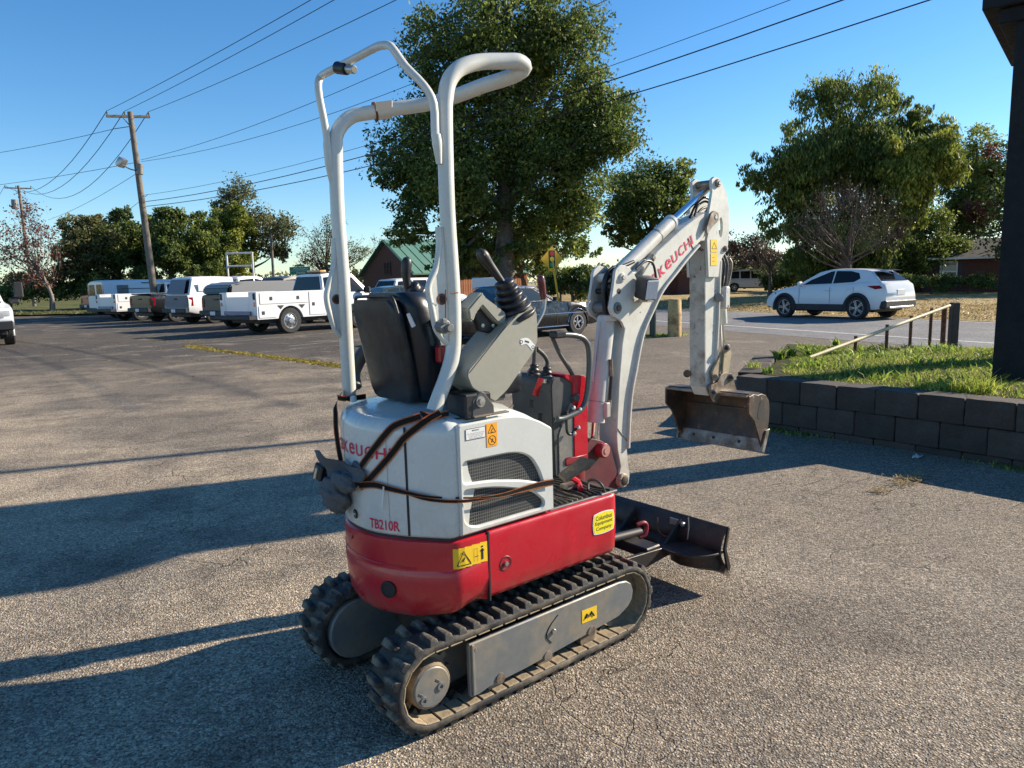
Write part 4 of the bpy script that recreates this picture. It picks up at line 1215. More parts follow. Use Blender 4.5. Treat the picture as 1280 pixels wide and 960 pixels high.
# black lamp/camera on the hoop
c_ = Lx(434, 86, -.37); e_ = Lx(421, 84.5, -.38)
hc = MB().cyl(tuple(e_), tuple(c_), .021, 16, .004).out('hoop_beacon', BLACKP, hoop)
MB().cyl(tuple(c_), tuple(Lx(443, 87, -.365)), .014, 12, .003).out('beacon_clip', BOLT, hc)
# gusset plates behind the posts
def gusset(pts, y, hole):
    P = [Ly(*p, y) for p in pts]; poly = [(p[0], p[2]) for p in P]
    g = MB().prism(poly, lambda a, q, c: (a, y + c, q), -.006, .006, .002).out('post_gusset', WHITE, rops, 30)
    # rolled rear rim
    n = len(P) - 2
    rim = MB().tube([(a, y, q) for a, q in poly[1:-1]], .011, 8, 4).out('gusset_rim', WHITE, rops, 60)
    h = Ly(*hole, y)
    MB().lathe([(.019, 0), (.019, .0015), (.012, .002), (.012, 0), (0, 0.0005)], (h[0], y - .006, h[2]), (0, -1, 0), 20).out('rust_ring', RUST, rops)
    MB().cyl((h[0], y - .008, h[2]), (h[0], y + .008, h[2]), .011, 16).out('pin_hole', INK, rops)
    return h
h1 = gusset([(556, 284), (548, 284), (548.5, 312), (545, 335), (537, 353), (535.5, 365), (540, 387), (544, 408), (549, 418), (558, 428), (566, 428), (565, 300)], YR, (551, 374))
h2 = gusset([(424, 298), (417, 298), (417, 330), (411, 355), (408, 368), (409, 380), (413, 395), (419, 412), (427, 420), (432, 420), (426, 300)], YL, (420, 374))
# clamp bolt on right post and rust line
q = Ly(553, 408, YR - .02)
cb = MB(); cb.cyl((q[0], q[1] - .02, q[2]), (q[0], q[1] + .02, q[2]), .024, 8, .004); cb.cyl((q[0] + .01, q[1] - .035, q[2] - .005), (q[0] + .01, q[1] - .01, q[2] - .005), .015, 6, .002)
cb.box((q[0] - .012, q[1] - .025, q[2] + .018), (.02, .02, .02), .004).out('clamp_bolt', STEEL, rops)
q = Ly(566, 366, YR)
MB().tube([(q[0] - .03, YR - .0302, q[2]), (q[0], YR - .0312, q[2])], .002, 6).out('weld_line', RUST, rops)
MB().tube([Ly(557, y, YR - .031) for y in (362, 385, 400)], .0018, 6).out('weld_line', RUST, rops)

# ---------------- seat
def rbox_loft(c, w, d, h, lean, taper, r=.035, n=8):
    """cushion standing at c, leaning back by `lean` over its height"""
    rings = []
    for i, (t, s) in enumerate(((0, .80), (.03, .93), (.10, 1), (.5, 1), (.86, 1), (.95, .93), (1.0, .78))):
        W = w * (1 - taper * t) * s; D = d * (1 - .25 * t) * (.75 + .25 * s); z = c[2] + h * t; x = c[0] - lean * t
        ring = []
        rr = min(r, D * .45)
        for (sx, sy, a0) in ((1, 1, 0), (-1, 1, 90), (-1, -1, 180), (1, -1, 270)):
            for k in range(5):
                a = math.radians(a0 + 22.5 * k); ring.append((x + sx * (D / 2 - rr) + rr * math.cos(a), c[1] + sy * (W / 2 - rr) + rr * math.sin(a), z))
        rings.append(ring)
    return rings
seat = MB().loft(rbox_loft((-.190, .005, 1.085), .35, .15, .385, .080, .06, .06)).out('seat_backrest', SEATM, EXC, 40)
MB().loft(rbox_loft((-.270, .02, 1.08), .30, .050, .365, .078, -.05, .02)).out('seat_back_shell', BLACKP, seat, 40)
MB().tube([(-.345, -.135, 1.40), (-.352, -.12, 1.448), (-.354, -.08, 1.457), (-.354, .11, 1.457), (-.352, .15, 1.448), (-.345, .17, 1.40)], .006, 8, 4).out('seat_back_piping', BLACKP, seat, 60)
MB().box((-.02, .02, 1.125), (.36, .44, .10), .035, seg=3).out('seat_cushion', SEATM, EXC, 60)
MB().box((-.05, .02, 1.075), (.30, .36, .05), .01).out('seat_base', DGREY, EXC)
q = Ly(518, 408, -.16); q2 = Ly(507, 434, -.19)
MB().box((-.215, -.195, 1.255), (.035, .03, .06), .006).out('belt_buckle_red', CARRED, seat)
p1 = Ly(510, 392, -.21); p2 = Ly(517, 408, -.21)
MB().tube([tuple(p1), tuple(p2)], [.006, .008], 6).out('seat_side_tag', LWHITE, seat)
# seat belt reel at left of the seat
MB().tube([(-.30, .30, 1.10), (-.28, .34, 1.16), (-.22, .33, 1.24), (-.18, .28, 1.20)], .028, 8, 4).out('belt_retractor', DGREY, EXC, 60)

# ---------------- right control console (tipped back)
YC = -.325
cpts = [(671.5, 391), (661, 378), (629, 411), (585.5, 462), (584, 470), (590, 485), (619, 502.5), (635, 487), (650, 465), (667.5, 440), (672.5, 425)]
P = [Ly(*p, YC) for p in cpts]; poly = [(p[0], p[2]) for p in P]
con = MB().prism(rpoly(poly, .012, 3), lambda a, q, c: (a, YC + c, q), 0.0, .135, .006, 2).out('right_console', CONS, EXC, 25)
# recessed split line on the flank
MB().tube([tuple(Ly(x, y, YC - .0005)) for x, y in ((587, 466), (628, 414), (650, 388), (659, 377))], .0012, 5).out('console_seam', INK, con)
# lighter upper-left slanted face and armrest handle
hpts = [(579, 386), (597, 364), (600, 371), (627, 391), (626, 409), (614, 402), (597, 383), (590, 390), (586, 402), (581, 400)]
P = [Ly(*p, -.27) for p in hpts]
MB().prism([(p[0], p[2]) for p in P], lambda a, q, c: (a, -.30 + c, q), 0, .07, .006, 2).out('console_handle', CONS, con, 25)
P = [Ly(*p, -.26) for p in ((590, 392), (597, 384), (614, 402), (624, 410), (616, 418), (598, 414))]
MB().prism([(p[0], p[2]) for p in P], lambda a, q, c: (a, -.275 + c, q), 0, .03, .004).out('handle_web', BLACKP, con, 25)
for px, py in ((603, 407), (616, 407)):
    q = Ly(px, py, -.277); MB().lathe([(0, 0), (.007, 0), (.007, .004), (0, .005)], tuple(q), (0, -1, 0), 10).out('handle_screw', BOLT, con)
# arc-shaped label
A = [Ly(650.5, 427.5, YC), Ly(659, 426.5, YC), Ly(667, 435, YC)]
arcp = smooth_path([(p[0], p[2]) for p in A], 8)
am = MB(); w = .011
arc_pts = [np.array(p) for p in arcp]
for i in range(len(arc_pts) - 1):
    a, b = arc_pts[i], arc_pts[i + 1]
    def nrm(i):
        d = arc_pts[min(i + 1, len(arc_pts) - 1)] - arc_pts[max(i - 1, 0)]; d = d / np.linalg.norm(d); return np.array([-d[1], d[0]]) * w
    n0, n1 = nrm(i), nrm(i + 1)
    am.quad([(a[0] - n0[0], YC - .001, a[1] - n0[1]), (b[0] - n1[0], YC - .001, b[1] - n1[1]), (b[0] + n1[0], YC - .001, b[1] + n1[1]), (a[0] + n0[0], YC - .001, a[1] + n0[1])])
am.out('console_label', LWHITE, con, flat=True)
am = MB(); ring2(am, arc_pts[1][0], arc_pts[1][1], .0065, .002, YC - .0015); ring2(am, arc_pts[-2][0], arc_pts[-2][1], .0065, .002, YC - .0015)
k = len(arc_pts) // 2; seg2(am, tuple(arc_pts[k - 3]), tuple(arc_pts[k + 2]), .006, YC - .0015)
am.out('label_symbols', INK, con, flat=True)
def bellows(name, base_, top_, r0, r1, n, parent):
    b0 = np.array(base_); b1 = np.array(top_); ax = b1 - b0; L_ = np.linalg.norm(ax)
    prof = [(0, 0), (r0, 0)]
    for k in range(n):
        t = (k + .5) / n; r = r0 + (r1 - r0) * t
        prof += [(r * 1.12, L_ * (t - .18 / n)), (r * 1.15, L_ * t), (r * 1.12, L_ * (t + .18 / n)), (r * .86, L_ * (t + .42 / n))]
    prof += [(r1 * .7, L_), (0, L_)]
    m = MB(); m.lathe(prof, base_, tuple(ax), 22); return m.out(name, BLACKP, parent, 60)
YJ = -.265
b0 = Ly(645, 397, YJ); b1 = Ly(629, 350, YJ)
bellows('joystick_boot', tuple(b0), tuple(b1), .072, .028, 6, con)
js = [Ly(*p, YJ) for p in ((632, 359), (627, 352), (619, 341), (610, 329), (605, 322), (601, 315), (599.5, 311))]
MB().tube([tuple(p) for p in js[:3]], .008, 8).out('joystick_stem', BOLT, con)
MB().tube([tuple(p) for p in js[1:]], [.0125, .0145, .017, .0205, .0225, .017, .004], 14, 4).out('joystick_grip', BLACKP, con, 60)
# pivot bracket with bolt
P = [Ly(*p, -.345) for p in ((589, 521), (589, 500), (600, 489), (604, 490), (616, 506), (617, 518))]
br = MB().prism([(p[0], p[2]) for p in P], lambda a, q, c: (a, -.352 + c, q), 0, .012, .003).out('console_bracket', DGREY, EXC)
MB().box((P[0][0] + .03, -.29, 1.085), (.11, .12, .085), .006).out('bracket_block', BLACKP, br)
q = Ly(600.5, 502, -.352)
MB().lathe([(0, 0), (.019, 0), (.019, .003), (.011, .003), (.011, .011), (0, .012)], (q[0], -.352, q[2]), (0, -1, 0), 16).out('pivot_bolt', BOLT, br)
MB().box((P[0][0] + .075, -.354, P[0][2] - .0), (.15, .02, .006), .001).out('bracket_foot', BRIGHTST, br)
# hood top detail: seam curve & cap beside the console
MB().tube([Ly(560, 524, -.30), Ly(583, 522.5, -.345), Ly(600, 521, -.34), Ly(622, 517, -.30), Ly(634, 512, -.25), Ly(641, 507, -.2)], .0032, 6, 4).out('hood_top_seam', INK, hd)
MB().cyl((-.36, .20, 1.06), (-.36, .20, 1.082), .012, 12, .003).out('hood_stud', LWHITE, hd)
# ---------------- left console
P = [Ly(*p, .25) for p in ((545, 372), (560, 430), (540, 460), (520, 440), (500, 380), (512, 370))]
lc = MB().prism([(p[0], p[2]) for p in P], lambda a, q, c: (a, .20 + c, q), 0, .13, .008, 2).out('left_console', CONS, EXC, 25)
bellows('joystick_boot', tuple(Ly(540, 392, .255)), tuple(Ly(512, 356, .255)), .068, .026, 5, lc)
js = [Ly(*p, .255) for p in ((511, 366), (509, 355), (507.5, 342), (508, 332), (509, 325), (510, 321))]
MB().tube([tuple(p) for p in js], [.012, .015, .017, .021, .022, .018, .005], 14, 4).out('joystick_grip', BLACKP, lc, 60)

# ---------------- centre control tower, pedals, guards
tower = MB().prism(rpoly([(.44, .652), (.61, .652), (.61, 1.03), (.59, 1.075), (.44, 1.092), (.425, 1.06)], .02, 3), lambda a, q, c: (a, -.055 + c, q), 0, .27, .012, 2).out('control_tower', DGREY, EXC, 30)
MB().prism(rpoly([(.462, .66), (.548, .66), (.548, .97), (.53, .97), (.462, .84)], .012, 3), lambda a, q, c: (a, -.059 + c, q), 0, .004, .001).out('tower_side_plate', STEEL, tower, 30)
MB().prism(rpoly([(.476, .885), (.585, .975), (.605, .995), (.60, .945), (.49, .865)], .012, 3), lambda a, q, c: (a, -.0595 + c, q), 0, .004, .001).out('tower_slot_plate', STEEL, tower, 30)
MB().prism(rpoly([(.550, .70), (.632, .70), (.632, 1.06), (.615, 1.082), (.50, 1.098), (.50, 1.085), (.548, 1.055), (.550, .95)], .01, 3), lambda a, q, c: (a, -.0635 + c, q), 0, .25, .006).out('tower_red_cover', RED, tower, 30)
for zz in (.93, .985):
    MB().box((.432, .02 + (zz - .93), zz - .02), (.012, .035, .04), .004).out('tower_vent', BLACKP, tower)
# hand guard hoop traced beside the tower
gy = -.085
MB().tube([Ly(*p, gy) for p in ((692, 419), (708, 418.5), (722, 420), (731, 425), (735.5, 435), (736.5, 455), (735, 480), (732, 500), (727, 511), (718, 517), (704, 523), (697, 524))], .0125, 12, 3).out('guard_rail', pmat('guard_blue_grey', (.05, .065, .07), .4, fine=.1, coat=.3), EXC, 60)
MB().box(Ly(697, 418, gy), (.06, .05, .03), .006).out('rail_knob', BLACKP, EXC)
MB().tube([Ly(*p, gy + .03) for p in ((691, 423), (700, 443), (712, 462), (717.5, 474), (718.5, 488), (718.5, 497))], .009, 10, 3).out('travel_lever', DGREY, EXC, 60)
q = Ly(718, 497, gy + .03); q2 = Ly(702, 500, gy + .05)
MB().cyl(tuple(q + np.array([.0, -.02, 0])), tuple(q + np.array([0, .03, 0])), .018, 14, .004).cyl(tuple(q), tuple(q2), .009, 10).out('lever_pivot', DGREY, EXC)
MB().tube([Ly(*p, gy) for p in ((709, 512), (708, 525), (709, 540), (714, 543), (718, 538), (722, 535))], .006, 8, 3).out('pedal_rod', BLACKP, EXC, 60)
for px, py in ((716, 510), (724, 512), (722, 535), (717, 542)):
    q = Ly(px, py, gy); MB().lathe([(0, 0), (.010, 0), (.010, .008), (.006, .012), (0, .013)], tuple(q), (0, -1, .2), 10).out('tower_bolt', BOLT, tower)
# short levers with boots on the tower top
for (pts, bx) in ((((668, 431), (668, 447), (667, 456)), (667, 470, 455)), (((671, 436), (679, 443), (684, 451), (684, 458)), (683, 473, 458))):
    MB().tube([Ly(*p, .03) for p in pts], .0095, 10, 3).out('travel_lever', DGREY, EXC, 60)
    bellows('lever_boot', tuple(Ly(bx[0], bx[1], .03)), tuple(Ly(bx[0] + 1, bx[2], .03)), .028, .014, 3, tower)
# red lock tag
tg = [Ly(*p, -.03) for p in ((673, 472), (678.5, 473.5), (672.5, 496), (665.5, 493))]
MB().loft([[tuple(p) for p in tg], [tuple(p + np.array([.004, .0, 0])) for p in tg]]).out('red_tag', CARRED, tower, flat=True)
q = Ly(681, 479, -.02); MB().cyl(tuple(q), tuple(q + np.array([0, 0, .02])), .01, 10, .002).out('lock_pin', BOLT, tower)
# blade lever with dark red grip
MB().tube([Ly(*p, -.20) for p in ((661, 425), (668, 410), (676, 396), (680, 385), (680.5, 372), (678, 365))], .0075, 10, 3).out('blade_lever', BOLT, EXC, 60)
MB().tube([Ly(*p, -.20) for p in ((679.5, 374), (678.5, 366), (676.5, 352), (675.5, 346), (675.2, 344))], [.010, .014, .016, .014, .005], 12, 3).out('lever_grip', pmat('grip_dark_red', (.10, .012, .016), .3, fine=.08, coat=.4), EXC, 60)
# worn tread pedal in front of the tower and fold-down foot rest
pt = [Ly(*p, -.14) for p in ((697, 592), (728, 572), (743, 574), (722, 588), (704, 598))]
ped = [Lz(698, 592, .745), Lz(726, 571, .80), Lz(744, 575, .80), Lz(728, 586, .77), Lz(707, 600, .735)]
pe = MB().loft([[tuple(p) for p in ped], [tuple(p - np.array([0, 0, .012])) for p in ped]]).out('foot_pedal', pmat('worn_tread', (.12, .10, .075), .7, .2, col2=(.30, .22, .13), scale=14, fine=.4, fscale=120, bmp=.8, bscale=130, bdist=.004), EXC, flat=True)
MB().tube([Lz(712, 596, .73), Lz(722, 602, .68), Lz(726, 612, .66)], .012, 8, 3).out('pedal_arm', RED, pe)
MB().box(Lz(712, 607, .665), (.07, .05, .02), .004).out('pedal_bracket', BRIGHTST, pe)
MB().tube([Lz(735, 612, .66), Lz(736, 601, .69), Lz(744, 600, .70), Lz(752, 606, .69), Lz(756, 615, .655)], .0055, 8, 3).out('foot_rest', DGREY, EXC, 60)

# ================================================================== boom group
PSI = R_(3.0); XS = .60
cp_, sp2 = math.cos(PSI), math.sin(PSI)
def BX(r, lat, z): return (XS + r * cp_ - lat * sp2, r * sp2 + lat * cp_, z)
def BPt(px, py, lat=-.055):
    n = -sp2 * UX + cp_ * VX
    p0 = MO + XS * UX + n * lat
    q = tol(hit(px, py, n, p0)) - np.array([XS, 0, 0])
    return (q[0] * cp_ + q[1] * sp2, q[2])
def BPL(pts, lat): return [BPt(x, y, lat) for x, y in pts]
bfn = lambda a, q, c: BX(a, c, q)
W2 = .055
boom_pts = [(781, 609), (775, 606), (773, 597), (776, 583), (772, 562), (771, 545), (774, 480), (778, 430), (783, 400), (790, 372), (800, 348), (822, 314), (853, 286), (870, 273), (884, 264.5), (893, 264), (898, 270), (893, 282), (882, 295), (866, 311.6), (844, 340), (827, 362), (816, 384), (802, 417), (793, 462), (787.5, 492), (784.5, 530), (783.5, 557), (785.5, 580), (787.5, 593), (786, 604)]
BPoly = BPL(boom_pts, -W2)
boom = MB().prism(BPoly, bfn, -W2, W2, .003).out('boom', BOOMW, EXC, 30)
# front flange plate running down the forward edge
edge = BPL([(872, 306), (858, 322), (844, 340), (827, 362), (816, 384), (802, 417), (793, 462), (787.5, 492), (784.5, 530), (783.5, 560)], -W2)
E0 = smooth_path([np.array(p) for p in edge], 3)
def off2(P, d):
    out = []
    for i in range(len(P)):
        t = P[min(i + 1, len(P) - 1)] - P[max(i - 1, 0)]; t = t / np.linalg.norm(t); out.append(P[i] + np.array([t[1], -t[0]]) * d)
    return out
sgn = 1 if off2(E0, .01)[10][0] > E0[10][0] else -1
fl_ = [tuple(p) for p in off2(E0, -sgn * .004)] + [tuple(p) for p in off2(E0, sgn * .008)[::-1]]
MB().prism(fl_, bfn, -W2 - .016, W2 + .016, .002).out('boom_flange', BOOMW, boom, 30)
back = BPL([(853, 286), (822, 314), (803, 344), (790, 372), (783, 400), (778, 430), (774, 480), (771, 545)], -W2)
E1 = smooth_path([np.array(p) for p in back], 3)
fl_ = [tuple(p) for p in off2(E1, -sgn * -.001)] + [tuple(p) for p in off2(E1, -sgn * .007)[::-1]]
# cross weld lines
MB().tube([BX(*(lambda q: (q[0], -W2 - .001, q[1]))(BPt(860, 298))), BX(*(lambda q: (q[0], -W2 - .001, q[1]))(BPt(867, 312)))], .003, 6).out('weld_seam', STEEL, boom)
MB().tube([BX(*(lambda q: (q[0], -W2 - .001, q[1]))(BPt(772, 536))), BX(*(lambda q: (q[0], -W2 - .001, q[1]))(BPt(784, 552)))], .0025, 6).out('weld_seam', STEEL, boom)
# foot boss and pin
f_ = BPt(781, 601, -W2 - .02)
MB().cyl(BX(f_[0], -W2 - .018, f_[1]), BX(f_[0], W2 + .018, f_[1]), .034, 24, .004).out('foot_boss', pmat('boss_tan', (.38, .31, .22), .6, fine=.15, col2=(.18, .12, .08), scale=30), boom)
MB().lathe([(.022, 0), (.022, .006), (.010, .010), (0, .010)], BX(f_[0], -W2 - .018, f_[1]), BX(0, -1, 0) - np.array(BX(0, 0, 0)), 18).out('foot_pin', DARKST, boom)
# elbow bracket plates
bk = rpoly(BPL([(769, 337), (776, 330.5), (784, 333), (791, 339), (797, 352), (790, 380), (781, 412), (777, 402), (765, 394.5), (762, 386), (766, 361)], -.07), .012, 3)
br1 = MB().prism(bk, bfn, -.072, -.057, .003).out('elbow_plate', BOOMW, boom, 30)
MB().prism(bk, bfn, .057, .072, .003).out('elbow_plate', BOOMW, boom, 30)
MB().prism([(a * .985 + .012, q) for a, q in bk], bfn, -.056, -.045, 0).out('elbow_filler', DARKST, boom, 30)
for px, py, r in ((777.5, 347, .021), (773.5, 364, .013), (771.5, 385, .026)):
    c = BPt(px, py, -.072)
    if r < .015: MB().cyl(BX(c[0], -.0735, c[1]), BX(c[0], .074, c[1]), r, 16).out('pin_hole', INK, boom)
    else:
        MB().cyl(BX(c[0], -.080, c[1]), BX(c[0], .080, c[1]), r, 20, .003).out('elbow_pin', BOOMW if py < 360 else STEEL, boom)
        MB().cyl(BX(c[0], -.086, c[1]), BX(c[0], -.079, c[1]), r * .55, 12, .002).out('pin_head', BOLT if py < 360 else DARKST, boom)
# lettering along the boom side
tl = np.array(BPt(814, 352)); tr = np.array(BPt(864, 300))
ux = (tr - tl) / np.linalg.norm(tr - tl); uy = np.array([-ux[1], ux[0]])
cen_ = (tl + tr) / 2
brand(lambda a, b: BX(*(lambda v: (v[0], -W2 - .0025, v[1]))(cen_ - ux * .022 + ux * (a + .10 * b) + uy * b)), np.linalg.norm(tr - tl) * 1.16, .047, INKR, boom, .01)
# arm cylinder on top
a0 = np.array(BX(*(lambda q: (q[0], 0, q[1]))(BPt(768, 346, 0)))); a1 = np.array(BX(*(lambda q: (q[0], 0, q[1]))(BPt(839, 277, 0)))); a2 = np.array(BX(*(lambda q: (q[0], 0, q[1]))(BPt(889, 232, 0))))
ac = MB().cyl(tuple(a0 + (a1 - a0) * .06), tuple(a1), .0345, 24, .004).out('arm_cylinder', BOOMW, EXC, 40)
MB().cyl(tuple(a1 - (a1 - a0) * .03), tuple(a1 + (a1 - a0) * .012), .037, 24, .003).out('cylinder_gland', BOOMW, ac, 40)
MB().cyl(tuple(a0 + (a1 - a0) * .72), tuple(a0 + (a1 - a0) * .735), .0355, 24).out('cylinder_band', STEEL, ac, 40)
MB().cyl(tuple(a1), tuple(a2), .0165, 18).out('cylinder_rod', CHROME, ac, 40)
MB().cyl(BX(*(lambda q: (q[0], -.04, q[1]))(BPt(889, 232, 0))), BX(*(lambda q: (q[0], .04, q[1]))(BPt(889, 232, 0))), .028, 18, .003).cyl(BX(*(lambda q: (q[0], -.05, q[1]))(BPt(768, 346, 0))), BX(*(lambda q: (q[0], .05, q[1]))(BPt(768, 346, 0))), .034, 18, .003).out('cylinder_eye', DARKST, ac, 40)
# port block and pipes beside the arm cylinder
pb = [BX(*(lambda q: (q[0], -.048, q[1]))(BPt(x, y, -.048))) for x, y in ((790, 342), (797, 337), (812, 324), (817, 316))]
MB().tube(pb[:3], .011, 10).out('cylinder_pipe', BOOMW, ac, 50)
q = BX(*(lambda q: (q[0], -.05, q[1]))(BPt(803, 331, -.05))); MB().box(q, (.035, .03, .05), .006, (0, .8, 0)).out('port_block', BOOMW, ac)
q = BX(*(lambda q: (q[0], -.05, q[1]))(BPt(815, 322, -.05))); MB().box(q, (.03, .03, .028), .005, (0, .8, 0)).cyl(q, (q[0], q[1], q[2] - .03), .010, 10).out('hose_fitting', BRIGHTST, ac)
# hoses around the elbow and lamp cable
hose = lambda pts, lat, r, name='hydraulic_hose', mat=BLACKP, par=None: MB().tube([BX(*(lambda q: (q[0], lat, q[1]))(BPt(x, y, lat))) for x, y in pts], r, 8, 5).out(name, mat, par or boom, 60)
hose(((795, 337), (806, 327), (815, 328), (819, 340), (820, 356), (817, 368)), -.085, .006, 'lamp_cable')
for k, lat in enumerate((-.03, -.01, .015, .035)):
    hose(((757 + k, 392), (754 + k, 365), (757 + k, 345), (766 + k, 335), (778, 333 - k), (792, 327 - k)), lat, .009)
hose(((762, 345), (757, 352), (755, 372), (756, 390)), -.02, .010)
hose(((868, 270), (872, 258), (880, 252), (886, 254), (884, 262), (876, 272)), -.035, .006)
hose(((862, 272), (870, 256), (880, 247), (888, 250)), -.01, .006)
hose(((866, 276), (876, 262), (886, 258)), .02, .007)
# work light
lc_ = np.array(BX(*(lambda q: (q[0], -.115, q[1]))(BPt(808, 360, -.115))))
wl_rot = (0.12, -.42, .30)
wlm = MB().box((0, 0, 0), (.085, .075, .105), .014, seg=2).out('work_light', DGREY, boom, 40)
wlm.location = lc_; wlm.rotation_euler = (0.0, .22, -1.80)
MB().box((.0445, 0, .0), (.006, .063, .088), .003).out('light_lens', LENS, boom).parent = boom
_l = [o for o in boom.children if o.name.startswith('light_lens')][0]
_l.location = lc_; _l.rotation_euler = wlm.rotation_euler
MB().box(BX(*(lambda q: (q[0], -.085, q[1]))(BPt(808, 375, -.085))), (.05, .05, .02), .004).out('light_bracket', BOOMW, boom)

# ---- boom cylinder (in front of the operator)
c0 = np.array(BX(*(lambda q: (q[0], 0, q[1]))(BPt(758, 396, 0)))); c1 = np.array(BX(*(lambda q: (q[0], 0, q[1]))(BPt(744, 528, 0)))); c2 = np.array(BX(*(lambda q: (q[0], 0, q[1]))(BPt(741, 566, 0))))
c00 = np.array(BX(*(lambda q: (q[0], 0, q[1]))(BPt(761, 382, 0))))
CYLM = pmat('cylinder_grey', (.50, .50, .47), .4, fine=.05, col2=(.42, .38, .36), scale=3)
bc = MB().cyl(tuple(c0), tuple(c1), .041, 28, .003).out('boom_cylinder', CYLM, EXC, 40)
MB().cyl(tuple(c1 + (c0 - c1) * .03), tuple(c1), .044, 28, .003).out('cylinder_gland', CYLM, bc, 40)
MB().cyl(tuple(c1 + (c0 - c1) * .20), tuple(c1 + (c0 - c1) * .206), .042, 28).out('cylinder_band', STEEL, bc, 40)
MB().cyl(tuple(c1), tuple(c2), .018, 18).out('cylinder_rod', CHROME, bc, 40)
MB().cyl(tuple(c0), tuple(c00), .034, 18, .004).out('cylinder_head', DARKST, bc, 40)
MB().box(tuple(c0 + np.array([-.012, -.02, -.004])), (.05, .075, .03), .004).out('cylinder_cap', CYLM, bc, 40)
MB().tube([tuple(c0 + np.array([-.045, .0, -.02])), tuple(c0 + (c1 - c0) * .3 + np.array([-.05, .0, 0])), tuple(c0 + (c1 - c0) * .6 + np.array([-.048, .0, 0]))], .007, 8).out('cylinder_pipe', CYLM, bc, 60)
pp = [BX(*(lambda q: (q[0], -.045, q[1]))(BPt(x, y, -.045))) for x, y in ((763, 449), (764, 470), (762, 500), (760, 520))]
MB().tube([pp[0], pp[1]], .010, 10).out('hose_fitting', BRIGHTST, bc)
MB().tube([pp[0], pp[1], pp[2]], .008, 8, 4).out('hydraulic_hose', BLACKP, bc, 60)
MB().tube([pp[2], pp[3]], .010, 8).out('hose_fitting', BRIGHTST, bc)
MB().box(tuple(np.array(pp[3]) + np.array([-.01, 0, .03])), (.03, .03, .07), .005).out('port_block', CYLM, bc)
# ---- swing bracket (red)
sb = rpoly([BPt(x, y, -.048) for x, y in ((733, 556), (740, 548), (752, 551), (764, 559), (768, 575), (772, 590), (777, 604), (771, 612), (757, 612), (742, 609), (730, 602), (724, 585))], .01, 3)
SHADE_RED = pmat('bracket_red_shaded', (.085, .008, .014), .6, fine=.2, col2=(.05, .012, .012), scale=8)  # bracket red darkened, the shade on these plates is in the colour
sw = MB().prism(sb, bfn, -.048, -.030, .003).out('swing_bracket', SHADE_RED, EXC, 30)
MB().prism(sb, bfn, .030, .048, .003).out('bracket_plate', SHADE_RED, sw, 30)
MB().prism([(a * .98, q) for a, q in sb], bfn, -.03, .03).out('bracket_core', SHADE_RED, sw, 30)
c = BPt(757, 563.5, -.085)
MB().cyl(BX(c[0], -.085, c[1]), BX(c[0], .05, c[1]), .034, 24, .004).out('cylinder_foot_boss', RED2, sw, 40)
MB().lathe([(.028, 0), (.028, .003), (.014, .003), (.014, .006), (0, .006)], BX(c[0], -.085, c[1]), BX(0, -1, 0) - np.array(BX(0, 0, 0)), 20).out('boss_pin', pmat('pin_pink', (.36, .17, .14), .6, fine=.15), sw)
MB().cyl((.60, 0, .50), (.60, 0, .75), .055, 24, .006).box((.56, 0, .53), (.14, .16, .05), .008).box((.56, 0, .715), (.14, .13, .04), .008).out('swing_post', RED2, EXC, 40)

# ---- arm
AW = .047
armr = BPL([(881.5, 300), (881.5, 345), (881.5, 400), (881.5, 455), (882, 485), (886, 495), (891, 492), (892, 470), (894, 440), (896, 400), (898, 345), (899, 320)], -AW)
arm = MB().prism(armr, bfn, -AW, AW, .003).out('arm', BOOMW, EXC, 30)
# worn rear face skin (slightly proud plate)
rear = BPL([(881.5, 303), (881.5, 345), (881.5, 400), (881.5, 455), (881.8, 484)], -AW)
skin = [(a - .0035, q) for a, q in rear] + [(a + .002, q) for a, q in rear[::-1]]
MB().prism(skin, bfn, -AW + .001, AW - .001, .001).out('arm_rear_plate', ARMDIRTY, arm, 30)
# forward flange of the arm
fe = BPL([(899, 325), (898, 345), (896, 400), (894, 440), (893, 462)], -AW)
MB().prism([(a - .004, q) for a, q in fe] + [(a + .007, q) for a, q in fe[::-1]], bfn, -AW - .014, AW + .014, .002).out('arm_flange', BOOMW, arm, 30)
head = BPL([(890, 224), (893.5, 220.8), (899, 222.5), (904, 231), (908.5, 243), (911.5, 262), (911.5, 288), (909.5, 312), (904, 320), (900, 328), (898, 346), (886, 346), (884, 300), (887, 284), (885.5, 270), (888, 256), (890.5, 240)], -.066)
slot_c = BPt(901, 284, -.066)
slot = [(slot_c[0] + .020 * math.cos(a), slot_c[1] + .052 * math.sin(a) * (1 if True else 1)) for a in np.linspace(0, 2 * math.pi, 17)[:-1]]
for s_ in (-1, 1):
    m_ = MB(); b = bmesh.new()
    y0, y1 = s_ * .050, s_ * .066
    def rg(Pp, y): return [b.verts.new(BX(a, y, q)) for a, q in Pp]
    A1 = rg(head, y1); A0 = rg(head, y0); S1 = rg(slot, y1); S0 = rg(slot, y0)
    for R1, R2 in ((A1, S1), (A0, S0)):
        ee = [b.edges.new((R[i], R[(i + 1) % len(R)])) for R in (R1, R2) for i in range(len(R))]
        bmesh.ops.triangle_fill(b, edges=ee, use_beauty=True)
    for X1, X0 in ((A1, A0), (S1, S0)):
        for i in range(len(X1)): b.faces.new((X1[i], X1[(i + 1) % len(X1)], X0[(i + 1) % len(X0)], X0[i]))
    bmesh.ops.recalc_face_normals(b, faces=b.faces[:])
    m_._take(b); m_.out('arm_head_plate', BOOMW, arm, 30)
